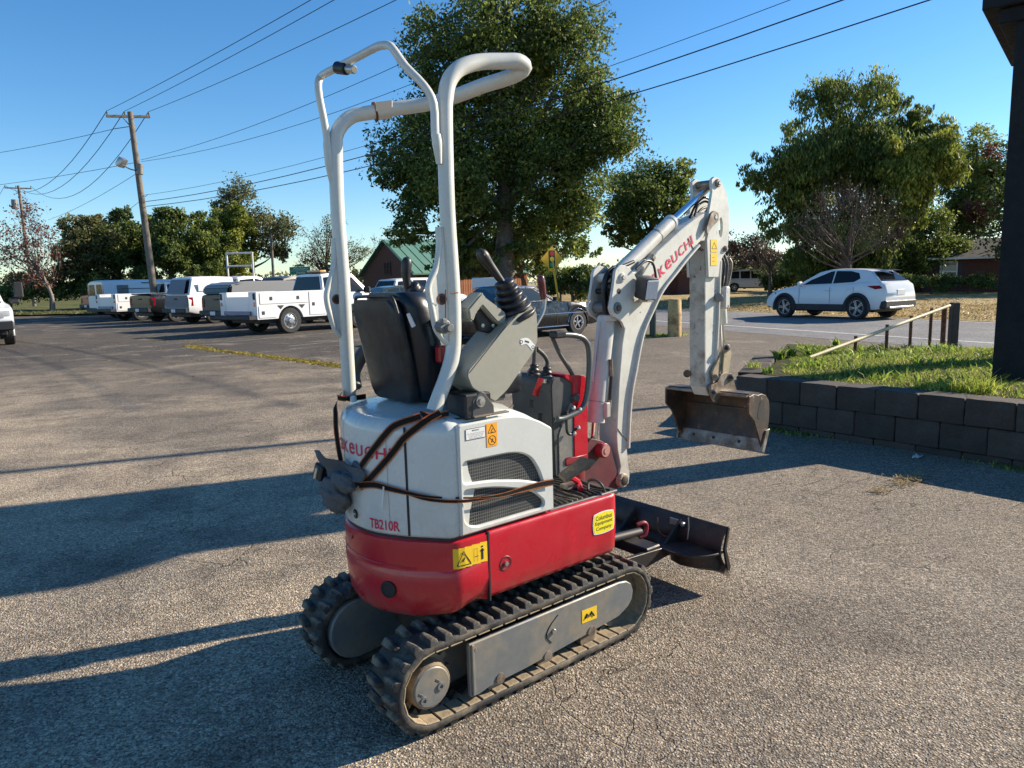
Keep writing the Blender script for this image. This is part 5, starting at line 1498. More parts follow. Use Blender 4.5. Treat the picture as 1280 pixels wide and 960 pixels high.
for px, py, r in ((896.5, 229, .017), (892, 271.5, .021), (906, 311, .013)):
    c = BPt(px, py, -.066)
    MB().cyl(BX(c[0], -.078, c[1]), BX(c[0], .074, c[1]), r * 1.25, 18, .003).out('arm_pin', BRIGHTST, arm)
    MB().cyl(BX(c[0], -.083, c[1]), BX(c[0], -.077, c[1]), r * .6, 12, .002).out('pin_head', BOLT, arm)
# boom tip lug
lg = rpoly(BPL([(883, 285), (888, 268), (893, 263), (898, 266), (898, 276), (890, 284), (884, 293)], -.078), .008, 3)
MB().prism(lg, bfn, -.080, -.067, .003).out('pin_keeper', BRIGHTST, arm, 30)
# yellow warning plates
def bquad(m, c4, lat): m.quad([BX(*(lambda q: (q[0], lat, q[1]))(BPt(x, y, lat))) for x, y in c4])
m_ = MB(); bquad(m_, ((888.5, 315), (896.8, 315), (896.5, 299), (888.5, 299)), -.068); bquad(m_, ((888.5, 332), (897, 332), (896.8, 316), (888.5, 316)), -.068); m_.out('arm_labels', YELLOW, arm, flat=True)
m_ = MB()
def bseg(a, b, w, lat=-.0685):
    a = np.array(BPt(*a, lat)); b = np.array(BPt(*b, lat)); d = (b - a) / np.linalg.norm(b - a); n = np.array([-d[1], d[0]]) * w / 2
    m_.quad([BX(v[0], lat, v[1]) for v in (a - n, b - n, b + n, a + n)])
for a, b in (((890, 311), (896, 311)), ((896, 311), (893, 303)), ((893, 303), (890, 311))): bseg(a, b, .003)
bseg((890.5, 322), (893.5, 322), .002); bseg((890.5, 326), (893, 327), .002)
m_.out('label_symbols', INK, arm, flat=True)
# bucket cylinder on the forward side of the arm
b0 = np.array(BX(*(lambda q: (q[0], 0, q[1]))(BPt(902, 322, 0)))); 
BP3 = lambda x, y, lat=0.0: np.array(BX(*(lambda q: (q[0], lat, q[1]))(BPt(x, y, lat))))
bk_ = MB().cyl(tuple(BP3(900, 345)), tuple(BP3(903, 405)), .027, 20, .003).out('bucket_cylinder', BOOMW, EXC, 40)
MB().cyl(tuple(BP3(902, 400)), tuple(BP3(904, 437)), .013, 14).out('cylinder_rod', CHROME, bk_, 40)
MB().cyl(tuple(BP3(899, 322)), tuple(BP3(900, 347)), .020, 14, .003).out('cylinder_eye', DARKST, bk_, 40)
MB().box(tuple(BP3(905, 372, -.05)), (.05, .05, .12), .008).out('valve_block', BOOMW, bk_, 40)
MB().cyl(tuple(BP3(899, 372, -.075)), tuple(BP3(899, 372, -.055)), .022, 16, .003).out('port_cap', STEEL, bk_)
for k, (x0, lat) in enumerate(((903, -.05), (907, -.052), (900, -.045))):
    MB().tube([BP3(x0 - 2, 318, lat), BP3(x0 + 2, 330, lat - .01), BP3(x0 + 1, 345, lat - .01), BP3(x0 - 1, 358, lat)], .0075, 8, 4).out('hydraulic_hose', DGREY if k else BLACKP, bk_, 60)
MB().tube([BP3(911, 323, -.05), BP3(914, 330, -.055), BP3(912, 345, -.055), BP3(908, 362, -.05)], .009, 8, 4).out('hydraulic_hose', BRIGHTST, bk_, 60)
MB().cyl(tuple(BP3(864, 375, .058)), tuple(BP3(864, 375, .075)), .02, 12, .003).out('side_port', DGREY, arm)
# ---- bucket linkage
LINK = pmat('link_tan', (.33, .27, .17), .6, fine=.15, col2=(.16, .12, .08), scale=18)
for lat in (-.062, .062):
    lk_ = rpoly([BPt(x, y, lat) for x, y in ((905, 431), (911, 430), (912, 438), (897, 470), (890, 473), (889, 465))], .008, 3)
    ln = MB().prism(lk_, bfn, lat - .007, lat + .007, .002).out('guide_link', LINK, EXC, 30)
    lk2 = rpoly([BPt(x, y, lat) for x, y in ((902, 437), (908, 434), (911, 440), (908, 462), (905, 473), (899, 472))], .008, 3)
    MB().prism(lk2, bfn, lat - .018, lat - .008, .002).out('push_link', LINK, ln, 30)
lk = MB().cyl(tuple(BP3(908, 435, -.085)), tuple(BP3(908, 435, .085)), .020, 18, .003).cyl(tuple(BP3(894, 472, -.08)), tuple(BP3(894, 472, .08)), .018, 18, .003)
lk = lk.out('link_pins', BRIGHTST, EXC, 40)
MB().cyl(tuple(BP3(908, 435, -.090)), tuple(BP3(908, 435, -.084)), .012, 12, .002).out('pin_head', INK, lk)
MB().cyl(tuple(BP3(859, 467, .05)), tuple(BP3(859, 467, .085)), .021, 14, .003).out('arm_end_pin', DARKST, arm)

# ---- bucket
BW = .255
out_ = BPL([(935, 496), (941, 492.5), (946, 494), (950.5, 492), (956, 494), (959.5, 500), (960.3, 512), (959.5, 526), (957.5, 540), (954.5, 553), (952.5, 562)], -BW)
opn = BPL([(949.5, 555), (945.5, 541), (941.5, 527), (934.5, 517)], -BW)
sidep = out_ + opn
shell_o = smooth_path([np.array(p) for p in [out_[0]] + out_[3:]], 3)
ctrb = np.mean(np.array(sidep), 0)
shell_i = [p + (ctrb - p) / np.linalg.norm(ctrb - p) * .011 for p in shell_o]
BKT = MB().prism([tuple(p) for p in shell_o] + [tuple(p) for p in shell_i[::-1]], bfn, -BW + .003, BW - .003).out('bucket', DARKST, EXC, 30)
MB().prism(sidep, bfn, -BW - .008, -BW + .004, .002).out('bucket_cheek', DARKST, BKT, 30)
MB().prism(sidep, bfn, BW - .004, BW + .008, .002).out('bucket_cheek', DARKST, BKT, 30)
# top lip roll, cutting edge, side cutters, lamination lines
MB().tube([BX(out_[0][0], -BW + .004, out_[0][1]), BX(out_[0][0], BW - .004, out_[0][1])], .008, 10).out('bucket_lip', BRIGHTST, BKT, 60)
e1, e0 = np.array(out_[-1]), np.array(out_[-3]); dv = (e1 - e0) / np.linalg.norm(e1 - e0); nv2 = np.array([-dv[1], dv[0]])
if (ctrb - e1) @ nv2 < 0: nv2 = -nv2
ce = [e1 - dv * .055, e1 + dv * .014, e1 + dv * .014 + nv2 * .014, e1 - dv * .055 + nv2 * .014]
ceo = MB().prism([tuple(p) for p in ce], bfn, -BW - .012, BW + .012, .002).out('cutting_edge', BRIGHTST, BKT, 30)
for f in (-.12, .04, .17):
    c = e1 - dv * .022 + nv2 * .0145
    MB().cyl(BX(c[0], f, c[1]), BX(c[0] + nv2[0] * .002, f, c[1] + nv2[1] * .002), .009, 12).out('edge_hole', INK, ceo)
sc_ = [e1 - dv * .12, e1 + dv * .016, e1 + dv * .016 + nv2 * .030, e1 - dv * .10 + nv2 * .034]
MB().prism([tuple(p) for p in sc_], bfn, -BW - .018, -BW - .008, .002).out('side_cutter', BRIGHTST, BKT, 30)
MB().prism([tuple(p) for p in sc_], bfn, BW + .008, BW + .018, .002).out('side_cutter', BRIGHTST, BKT, 30)
# scuffed patch on right plate
q = [BPt(x, y, -BW - .009) for x, y in ((952, 500), (955, 503), (954, 510), (952, 516), (949, 524), (946.5, 522), (948, 512), (950, 505))]
MB().prism(q, bfn, -BW - .0092, -BW - .0085).out('scuff_patch', INK, BKT, flat=True)
# inner reinforcement and hanger ears
MB().prism([tuple(p) for p in [shell_i[12], shell_i[14], shell_i[14] + (ctrb - shell_i[14]) * .10, shell_i[12] + (ctrb - shell_i[12]) * .1]], bfn, -BW + .01, BW - .01).out('bucket_rib', DARKST, BKT, 30)
for lat in (-.075, .075):
    ear = rpoly(BPL([(887, 482), (895, 478), (900, 468), (906, 465.5), (913, 467), (916, 476), (920, 490), (922, 494), (903, 492), (898, 497), (893, 503), (888, 494)], lat), .007, 3)
    MB().prism(ear, bfn, lat - .008, lat + .008, .002).out('bucket_ear', BRIGHTST if lat < 0 else DARKST, BKT, 30)
for x, y in ((891.5, 491), (913, 472)):
    MB().cyl(tuple(BP3(x, y, -.092)), tuple(BP3(x, y, .092)), .019, 16, .003).out('bucket_pin', BRIGHTST, BKT)
    MB().cyl(tuple(BP3(x, y, -.096)), tuple(BP3(x, y, -.091)), .009, 10).out('pin_head', INK, BKT)
# top plate of bucket between ears
tp0 = out_[0]; 
MB().prism([(tp0[0] - .004, tp0[1] - .004), (tp0[0] + .02, tp0[1] + .012), (out_[3][0], out_[3][1] + .006), (out_[3][0], out_[3][1] - .006), (tp0[0] + .01, tp0[1] - .012)], bfn, -BW + .004, BW - .004).out('bucket_top', DARKST, BKT, 30)

# ================================================================== dozer blade
bx = 1.215
def blade_prof():
    # (x, z): concave towards the front (+x); seen from behind
    P = []
    for k in range(11):
        t = k / 10; z = .115 + .205 * t
        x = bx + .030 * (1 - (2 * t - 1) ** 2) * -1 + .028 * (abs(2 * t - 1) ** 2)
        P.append((x, z))
    return P
bp = blade_prof()
BLD = pmat('blade_dark', (.028, .026, .026), .5, .4, col2=(.075, .05, .035), scale=6, lo=.45, hi=.7, fine=.15, col3=(.13, .11, .10), lo3=.63, hi3=.68, scale3=16)
bl = MB().prism(bp + [(x + .009, z) for x, z in bp[::-1]], lambda a, q, c: (a, c, q), -.378, .378, .002).out('dozer_blade', BLD, EXC, 40)
# right wing trimmed by a side plate
for s_ in (-1, 1):
    MB().prism([(bx + .024, .114), (bx + .042, .100), (bx + .050, .12), (bx + .012, .22), (bx + .040, .322), (bx + .026, .322), (bx - .004, .22)], lambda a, q, c: (a, s_ * .378 + c, q), -.006, .006, .001).out('blade_end_plate', BLD, bl, 30)
# shelf plate along the lower back
shp = []
for y, d in ((-.375, .02), (-.36, .06), (-.31, .105), (-.22, .12), (-.14, .115), (-.06, .06), (.06, .06), (.14, .115), (.22, .12), (.31, .105), (.36, .06), (.375, .02)):
    shp.append((bx - .02 - d * 1.4, y))
sh = MB().prism([(bx + .0, -.375)] + shp + [(bx + .0, .375)], lambda a, q, c: (a, q, c), .198, .210, .002).out('blade_shelf', BLD, bl, 30)
for s_ in (-1, 1):
    MB().loft([[(bx + .0 - (.05 if k_ in (1, 2, 3, 4) else 0) * 0 - d * f_, s_ * y, z_) for k_, (y, d) in enumerate(((.10, 0), (.10, .05), (.15, .11), (.22, .13), (.29, .11), (.345, .05), (.355, 0)))] for z_, f_ in ((.112, .62), (.128, .95), (.198, 1.05))]).out('blade_skirt', BLD, bl, 40)
# lower flare
MB().prism([(bx - .040, .140), (bx - .01, .118), (bx + .02, .118), (bx - .01, .197), (bx - .04, .197)], lambda a, q, c: (a, c, q), -.34, .34, .004).out('blade_lower_box', BLD, bl, 30)
MB().prism([(bx + .0, .10), (bx + .045, .072), (bx + .053, .078), (bx + .015, .125)], lambda a, q, c: (a, c, q), -.38, .38).out('blade_edge', BRIGHTST, bl, 30)
for y in (.16, -.13):
    MB().tube([(bx - .005, y, .308), (bx - .06, y, .26), (bx - .13, y, .214)], .006, 6).out('blade_rib', BLD, bl)
    MB().prism([(bx - .01, .312), (bx - .14, .208), (bx - .01, .208)], lambda a, q, c: (a, y + c, q), -.005, .005).out('blade_gusset', BLD, bl, 30)
# blade arms to the undercarriage
for s_ in (-1, 1):
    MB().prism(rpoly([(bx, .16), (bx, .205), (bx - .10, .205), (.78, .225), (.45, .22), (.45, .14), (.80, .13), (bx - .1, .165)], .02, 3), lambda a, q, c: (a, s_ * .145 + c, q), -.011, .011, .002).out('blade_arm', BLD, bl, 30)
MB().box((.98, 0, .205), (.10, .30, .05), .006).out('blade_cross_tube', BLD, bl)
# blade extension stored on back: small pale plate, bolt, rod
q = (bx - .004, -.09, .325)
MB().box((bx - .018, -.10, .290), (.006, .055, .034), .002).out('blade_tab', BOLT, bl)
MB().lathe([(0, 0), (.014, 0), (.014, .006), (.007, .012), (0, .012)], (bx - .014, -.15, .288), (-1, 0, 0), 14).out('blade_bolt', BOLT, bl)
MB().tube([(bx - .018, -.185, .332), (bx - .02, -.19, .28), (bx - .03, -.19, .225)], .003, 6).out('blade_rod', BOLT, bl)
MB().tube([(bx - .05, -.02, .30), (bx - .06, -.03, .25), (bx - .07, -.07, .225), (bx - .06, -.13, .222)], .0035, 6, 3).out('blade_chain', RUST, bl)
# red tow eye near the blade cylinder
MB().tube([(.93, -.09, .335), (.965, -.10, .34), (.985, -.10, .32), (.975, -.10, .28), (.945, -.09, .27)], .011, 8, 3).out('tow_eye', RED2, EXC, 60)
MB().cyl((.62, .02, .27), (1.08, .02, .235), .022, 18, .003).out('blade_cylinder', INK, EXC)

# ================================================================== ratchet strap and cloth bundle hung on the tail
WEB = pmat('strap_black', (.012, .011, .011), .75, fine=.3, fscale=400)
WEBO = pmat('strap_orange_edge', (.55, .20, .07), .6, fine=.15)
STRAP = empty('ratchet_strap', MO, TH, 'black webbing strap with orange edges wound round the machine tail and post foot', 'strap')
def ribbon(P, width_px_dir, w, name='webbing', twist=None, nv=None):
    """P list of 3D points on the surface; ribbon lies on the surface"""
    P = smooth_path([np.array(p) for p in P], 5)
    N = len(P); view = dirc
    L1, L2, L3, L4 = [], [], [], []
    for i in range(N):
        t = P[min(i + 1, N - 1)] - P[max(i - 1, 0)]; t = t / np.linalg.norm(t)
        nrm_ = np.array([P[i][0] + .15, P[i][1], 0.0]); 
        nrm_ = nrm_ / np.linalg.norm(nrm_)
        if P[i][1] < -.345: nrm_ = np.array([0, -1.0, 0])
        if nv is not None: nrm_ = np.array(nv, float)
        s = np.cross(t, nrm_); s = s / np.linalg.norm(s)
        ww = w * (1 if twist is None else max(.25, abs(math.cos(twist * math.pi * i / N))))
        for L_, f in ((L1, -1), (L2, -.68), (L3, .68), (L4, 1)): L_.append(tuple(P[i] + s * ww / 2 * f + nrm_ * .003))
    def strip(A, B, nm, mat, par):
        m = MB()
        b = bmesh.new(); VA = [b.verts.new(p) for p in A]; VB = [b.verts.new(p) for p in B]
        for i in range(len(A) - 1): b.faces.new((VA[i], VA[i + 1], VB[i + 1], VB[i]))
        r = bmesh.ops.solidify(b, geom=b.faces[:], thickness=.0018)
        m._take(b); return m.out(nm, mat, par, 40)
    wb = strip(L2, L3, name, WEB, STRAP)
    strip(L1, L2, 'webbing_edge', WEBO, wb); strip(L3, L4, 'webbing_edge', WEBO, wb)
bh = lambda pts, off=.004: [body_hit(x, y, off) for x, y in pts]
ribbon([Ly(548, 515, -.31) + np.array([0, -.01, 0])] + bh(((535, 524), (519, 536), (505, 548), (496, 560), (483, 576), (467, 594), (452, 609))), None, .026)
ribbon([Ly(526, 520, -.28)] + bh(((514, 524), (502, 528), (491, 534), (480, 546), (466, 564), (453, 582), (440, 600))), None, .026)
ribbon([Ly(428, 490, .27)] + [Lx(*p, -.455) for p in ((420, 505),)] + [Lx(x, y, -.474) for x, y in ((420, 518), (420.5, 535), (423, 556), (427, 578), (431, 596))], None, .020, nv=(-.8, -.6, 0))
ribbon(bh(((452, 606), (470, 605), (490, 610), (511, 615), (540, 620), (572, 621.5), (600, 621), (625, 618), (650, 611), (672, 605), (689, 602)), .0085), None, .026, twist=1.0)
ribbon(bh(((500, 611), (530, 622), (560, 626), (590, 624.5), (620, 619), (650, 613), (689, 604)), .0075), None, .012)
# turn around the left post foot
q = Ly(437, 496, YL)
ribbon([q + np.array([-.034, .03, 0]), q + np.array([-.040, 0, 0]), q + np.array([-.030, -.035, 0]), q + np.array([0, -.045, 0]), q + np.array([.05, -.045, 0])], None, .022)
q = Ly(543, 516, YR)
ribbon([q + np.array([-.03, .04, .0]), q + np.array([-.042, 0, 0]), q + np.array([-.025, -.035, -.005]), q + np.array([.03, -.04, 0])], None, .022)
# loose white tag on strap
a = body_hit(482, 607, .012); b = body_hit(480, 634, .012)
MB().loft([[tuple(a + np.array([0, .004, 0])), tuple(a + np.array([0, -.006, 0])), tuple(b + np.array([0, -.003, 0])), tuple(b + np.array([0, .002, 0]))], [tuple(a + np.array([-.001, .004, 0])), tuple(a + np.array([-.001, -.006, 0])), tuple(b + np.array([-.001, -.003, 0])), tuple(b + np.array([-.001, .002, 0]))]]).out('strap_tag', LWHITE, STRAP, flat=True)
# buckle
q = Lx(401, 590, -.52)
bu = MB().box(tuple(q), (.035, .055, .06), .006, (0.2, .2, .1)).out('strap_buckle', BLACKP, STRAP)
MB().box(tuple(q + np.array([-.02, -.005, .0])), (.012, .012, .045), .003, (0.2, .2, .1)).out('buckle_bar', BOLT, STRAP)
MB().tube([q, Lx(415, 592, -.50), Lx(430, 598, -.49), Lx(446, 606, -.485)], .008, 8, 3).out('buckle_strap', BLACKP, STRAP)
# cloth bundle
CLOTH = pmat('grey_cloth', (.085, .095, .105), .85, fine=.15, fscale=200, bmp=.4, bscale=45, bdist=.006)
BUN = empty('cloth_bundle', MO, TH, 'crumpled grey cloth bag bundled under the strap at the left rear of the machine', 'cloth')
def lumpy(c, rad, seed, amp=.18, n=26, axis=None):
    rr = random.Random(seed); ph = [rr.uniform(0, 6.28) for _ in range(8)]
    rings = []
    b = bmesh.new(); bmesh.ops.create_icosphere(b, subdivisions=4, radius=1)
    for v in b.verts:
        p = v.co.normalized()
        f = 1 + .10 * abs(math.sin(6 * p.x + 8 * p.z + ph[4])) - .12 * abs(math.sin(9 * p.y - 7 * p.z + ph[5])) + .05 * abs(math.sin(21 * p.x + 13 * p.y)) + amp * (math.sin(3.1 * p.x + ph[0] + 2 * p.z) * .5 + math.sin(5.3 * p.y + ph[1]) * .3 + math.sin(7.7 * p.z + ph[2] + 3 * p.x) * .3 + math.sin(13 * p.x + 9 * p.y + ph[3]) * .12)
        v.co = Vector((p.x * rad[0] * f, p.y * rad[1] * f, p.z * rad[2] * f))
    m = MB(); m._take(b, Matrix.Translation(Vector(c))); return m
lumpy(tuple(Lx(419, 618, -.515)), (.048, .070, .062), 3, .22).out('bag_body', CLOTH, BUN, 80)
lumpy(tuple(Lx(432, 600, -.505)), (.036, .060, .040), 5, .25).out('bag_neck', CLOTH, BUN, 80)
fp = [Lx(391, 563, -.56), Lx(399, 563.5, -.555), Lx(412, 572, -.53), Lx(430, 577, -.50), Lx(446, 584, -.487), Lx(455, 590, -.487), Lx(452, 603, -.49), Lx(436, 600, -.50), Lx(415, 594, -.52), Lx(405, 580, -.54), Lx(396, 569, -.555)]
m_ = MB(); b = bmesh.new()
vs = [b.verts.new(tuple(p)) for p in fp]; f = b.faces.new(vs); bmesh.ops.triangulate(b, faces=[f]); bmesh.ops.subdivide_edges(b, edges=b.edges[:], cuts=3, use_grid_fill=True)
for v in b.verts: v.co.x += .008 * math.sin(v.co.y * 60) + .006 * math.sin(v.co.z * 90)
bmesh.ops.solidify(b, geom=b.faces[:], thickness=.006)
m_._take(b); m_.out('bag_flap', CLOTH, BUN, 60)
lumpy(tuple(Lx(446, 590, -.480)), (.010, .035, .035), 8, .2).out('bag_fold', CLOTH, BUN, 80)
# ================================================================== vehicles
def wheel(parent, x, y, r, w, sgn, style='alloy', rimr=None, whitewall=False):
    rimr = rimr or r * .66
    t = MB(); t.lathe([(rimr * .96, -w / 2), (r * .93, -w / 2), (r, -w / 2 + .03), (r, w / 2 - .03), (r * .93, w / 2), (rimr, w / 2), (rimr * .94, w / 2 - .03), (rimr * .94, -w / 2 + .03), (rimr * .96, -w / 2)], (x, y, r), (0, sgn, 0), 28)
    wh = t.out('wheel', TYRE, parent, 40)
    m = MB()
    m.lathe([(0, w / 2 - .07), (rimr * .92, w / 2 - .07), (rimr * .95, w / 2 - .02), (rimr, w / 2 - .005)], (x, y, r), (0, sgn, 0), 28)
    back = m.out('rim_barrel', CLAD if style != 'steel' else RIM, wh, 40)
    m = MB()
    yf = y + sgn * (w / 2 - .03)
    if style == 'alloy':
        for k in range(5):
            for d in (-.16, .16):
                a = 2 * math.pi * k / 5 + d
                m.box((x + rimr * .54 * math.cos(a), yf, r + rimr * .54 * math.sin(a)), (rimr * .86, .02, .028), .004, (0, -a + d * .5, 0))
        m.lathe([(rimr * .90, 0), (rimr, 0), (rimr, .03), (rimr * .93, .03)], (x, yf - sgn * .015, r), (0, sgn, 0), 28)
        m.cyl((x, yf - sgn * .01, r), (x, yf + sgn * .02, r), rimr * .2, 14, .004)
    elif style == 'steel':
        m.lathe([(rimr, .02), (rimr * .90, .02), (rimr * .84, -.015), (rimr * .55, .0), (rimr * .38, .03), (rimr * .3, .05), (0, .055)], (x, yf, r), (0, sgn, 0), 28)
    else:
        m.lathe([(rimr, .035), (rimr * .86, .035), (rimr * .80, 0), (rimr * .78, -.01)], (x, yf, r), (0, sgn, 0), 28)
        for k in range(5):
            a = 2 * math.pi * k / 5 + .3
            m.box((x + rimr * .45 * math.cos(a), yf - sgn * .01, r + rimr * .45 * math.sin(a)), (rimr * .7, .02, .05), .004, (0, -a, 0))
        m.cyl((x, yf - sgn * .01, r), (x, yf + sgn * .025, r), rimr * .22, 14, .004)
    m.out('rim', RIM if style != 'classic' else CHROME, wh, 40)
    if style == 'steel':
        m = MB()
        for k in range(8):
            a = 2 * math.pi * k / 8; m.cyl((x + rimr * .7 * math.cos(a), yf, r + rimr * .7 * math.sin(a)), (x + rimr * .7 * math.cos(a), yf + sgn * .012, r + rimr * .7 * math.sin(a)), rimr * .075, 8)
        m.out('rim_holes', INK, wh)
    return wh
def car_body(par, L, W, top, sill, wheels, mat, levels=None, nose=.10, tail=.06, crown=.02, name='body'):
    """top: [(s,z)] with s measured from the front bumper; wheels [(s, r_arch, z)]"""
    S = set(np.linspace(0, L, 34))
    for s, _ in top: S.add(s)
    for ws, ra, zw in wheels:
        for k in range(13): S.add(ws - ra * math.cos(math.pi * k / 12))
        S.add(ws - ra - .002); S.add(ws + ra + .002)
    S = sorted(s for s in S if 0 <= s <= L)
    ts = [t[0] for t in top]; tz = [t[1] for t in top]
    lv = levels or [(0, .94), (.06, .985), (.3, 1.0), (.62, .995), (.82, .965), (.95, .93), (1, .88)]
    rows = []
    for s in S:
        zt = float(np.interp(s, ts, tz)); zb = sill
        if s < .35: zb = sill + .06 * (1 - s / .35)
        if s > L - .35: zb = sill + .08 * (1 - (L - s) / .35)
        for ws, ra, zw in wheels:
            if abs(s - ws) < ra: zb = max(zb, zw + math.sqrt(max(0, ra * ra - (s - ws) ** 2)))
        zb = min(zb, zt - .06)
        e = 1.0
        if s < .7: e -= nose * (1 - s / .7) ** 2.2
        if s > L - .5: e -= tail * (1 - (L - s) / .5) ** 2.2
        row = []
        for t, f in lv:
            z = zb + (zt - zb) * t
            row.append((L / 2 - s, W / 2 * f * e, z))
        row.append((L / 2 - s, W * .25 * e, zt + crown * .8)); row.append((L / 2 - s, 0, zt + crown))
        rows.append(row)
    b = bmesh.new(); G = []
    for row in rows:
        l = [b.verts.new(p) for p in row]
        r = [b.verts.new((p[0], -p[1], p[2])) for p in row[:-1]] + [l[-1]]
        G.append((l, r))
    for (l0, r0), (l1, r1) in zip(G[:-1], G[1:]):
        for i in range(len(l0) - 1):
            b.faces.new((l0[i], l0[i + 1], l1[i + 1], l1[i])); b.faces.new((r0[i + 1], r0[i], r1[i], r1[i + 1]))
        b.faces.new((l0[0], r0[0], r1[0], l1[0]))
    for (l, r), fl in ((G[0], 1), (G[-1], 0)):
        n = len(l)
        for i in range(n - 2):
            b.faces.new((l[i], l[i + 1], r[i + 1], r[i]))
        b.faces.new((l[n - 2], l[n - 1], r[n - 2]))
    bmesh.ops.recalc_face_normals(b, faces=b.faces[:])
    m = MB(); m._take(b)
    return m.out(name, mat, par, 38)
def greenhouse(par, L, base_, roof, wb, wr, mat, wins, rear=None, front=None, crown=.03, name='cabin', glass=GLASSD):
    """base_: [(s,z)] lower outline front->back ; roof same count; widths half"""
    b = bmesh.new()
    n = len(base_)
    B = [[b.verts.new((L / 2 - s, sg * wb, z)) for s, z in base_] for sg in (1, -1)]
    Tt = [[b.verts.new((L / 2 - s, sg * wr, z)) for s, z in roof] for sg in (1, -1)]
    C_ = [b.verts.new((L / 2 - s, 0, z + crown)) for s, z in roof]
    for q in (0, 1):
        for i in range(n - 1): b.faces.new((B[q][i], B[q][i + 1], Tt[q][i + 1], Tt[q][i]))
        for i in range(n - 1): b.faces.new((Tt[q][i], Tt[q][i + 1], C_[i + 1], C_[i]))
    for i in (0, n - 1):
        b.faces.new((B[0][i], Tt[0][i], C_[i], Tt[1][i], B[1][i]))
    bmesh.ops.recalc_face_normals(b, faces=b.faces[:])
    bmesh.ops.bevel(b, geom=[e for e in b.edges if e.calc_face_angle(0) > .5], offset=.035, segments=2, affect='EDGES')
    m = MB(); m._take(b); g = m.out(name, mat, par, 40)
    bs = np.array(base_); rs = np.array(roof)
    def side(s, t, sg, off=.008):
        """s fraction-of-length coordinate at height t"""
        zb = np.interp(s, bs[:, 0], bs[:, 1]); zr = np.interp(s, rs[:, 0], rs[:, 1])
        z = zb + (zr - zb) * t; y = wb + (wr - wb) * t
        return (L / 2 - s, sg * (y + off), z)
    for w in wins:
        for sg in (1, -1):
            P = [side(s, t, sg) for s, t in w]
            m = MB(); b = bmesh.new(); vs = [b.verts.new(p) for p in P]; b.faces.new(vs)
            bmesh.ops.recalc_face_normals(b, faces=b.faces[:]); m._take(b)
            m.out('side_window', glass, g, flat=True)
    for (i, nm) in ((0, 'windscreen'), (n - 1, 'rear_window')):
        a0 = np.array([L / 2 - base_[i][0], 0, base_[i][1]]); a1 = np.array([L / 2 - roof[i][0], 0, roof[i][1]])
        d = a1 - a0; nr = np.array([d[2], 0, -d[0]]); nr = nr / np.linalg.norm(nr) * (1 if i == 0 else -1)
        if (i == 0 and nr[0] < 0) or (i and nr[0] > 0): nr = -nr
        P = [a0 + d * .08 + nr * .01 + np.array([0, wb * .90, 0]), a0 + d * .08 + nr * .01 - np.array([0, wb * .90, 0]), a0 + d * .90 + nr * .01 - np.array([0, wr * .90, 0]), a0 + d * .90 + nr * .01 + np.array([0, wr * .90, 0])]
        MB().quad([tuple(p) for p in P]).out(nm, glass, g, flat=True)
    return g
def place(o, x, y, head, z=0.0):
    o.location = (x, y, z); o.rotation_euler = (0, 0, math.atan2(head[1], head[0]))
def arch_lip(par, s, L, yh, r, zw, mat=CLAD, w=.05, name='arch_trim'):
    for sg in (1, -1):
        P = [(L / 2 - s + (r) * math.cos(a), sg * yh, zw + r * math.sin(a)) for a in np.linspace(-.25, math.pi + .25, 16)]
        MB().tube(P, w, 6).out(name, mat, par, 60)
def underbox(par, L, W, z0, z1, x0=.4, x1=.4):
    return MB().box(((x1 - x0) / 2 * 0 + 0, 0, (z0 + z1) / 2), (L - x0 - x1, W * .80, z1 - z0), .02).out('underbody', INK, par)
def lamp(par, P, mat, name, t=.02):
    m = MB(); b = bmesh.new(); vs = [b.verts.new(p) for p in P]; b.faces.new(vs)
    bmesh.ops.solidify(b, geom=b.faces[:], thickness=t); m._take(b)
    return m.out(name, mat, par, flat=True)
def mirror(par, x, y, z, mat=CLAD, s=1.0):
    for sg in (1, -1): MB().box((x, sg * y, z), (.10 * s, .20 * s, .15 * s), .03 * s).out('door_mirror', mat, par)
def bx_(par, name, c, sz, mat, bev=.01, rot=None): return MB().box(c, sz, bev, rot).out(name, mat, par)

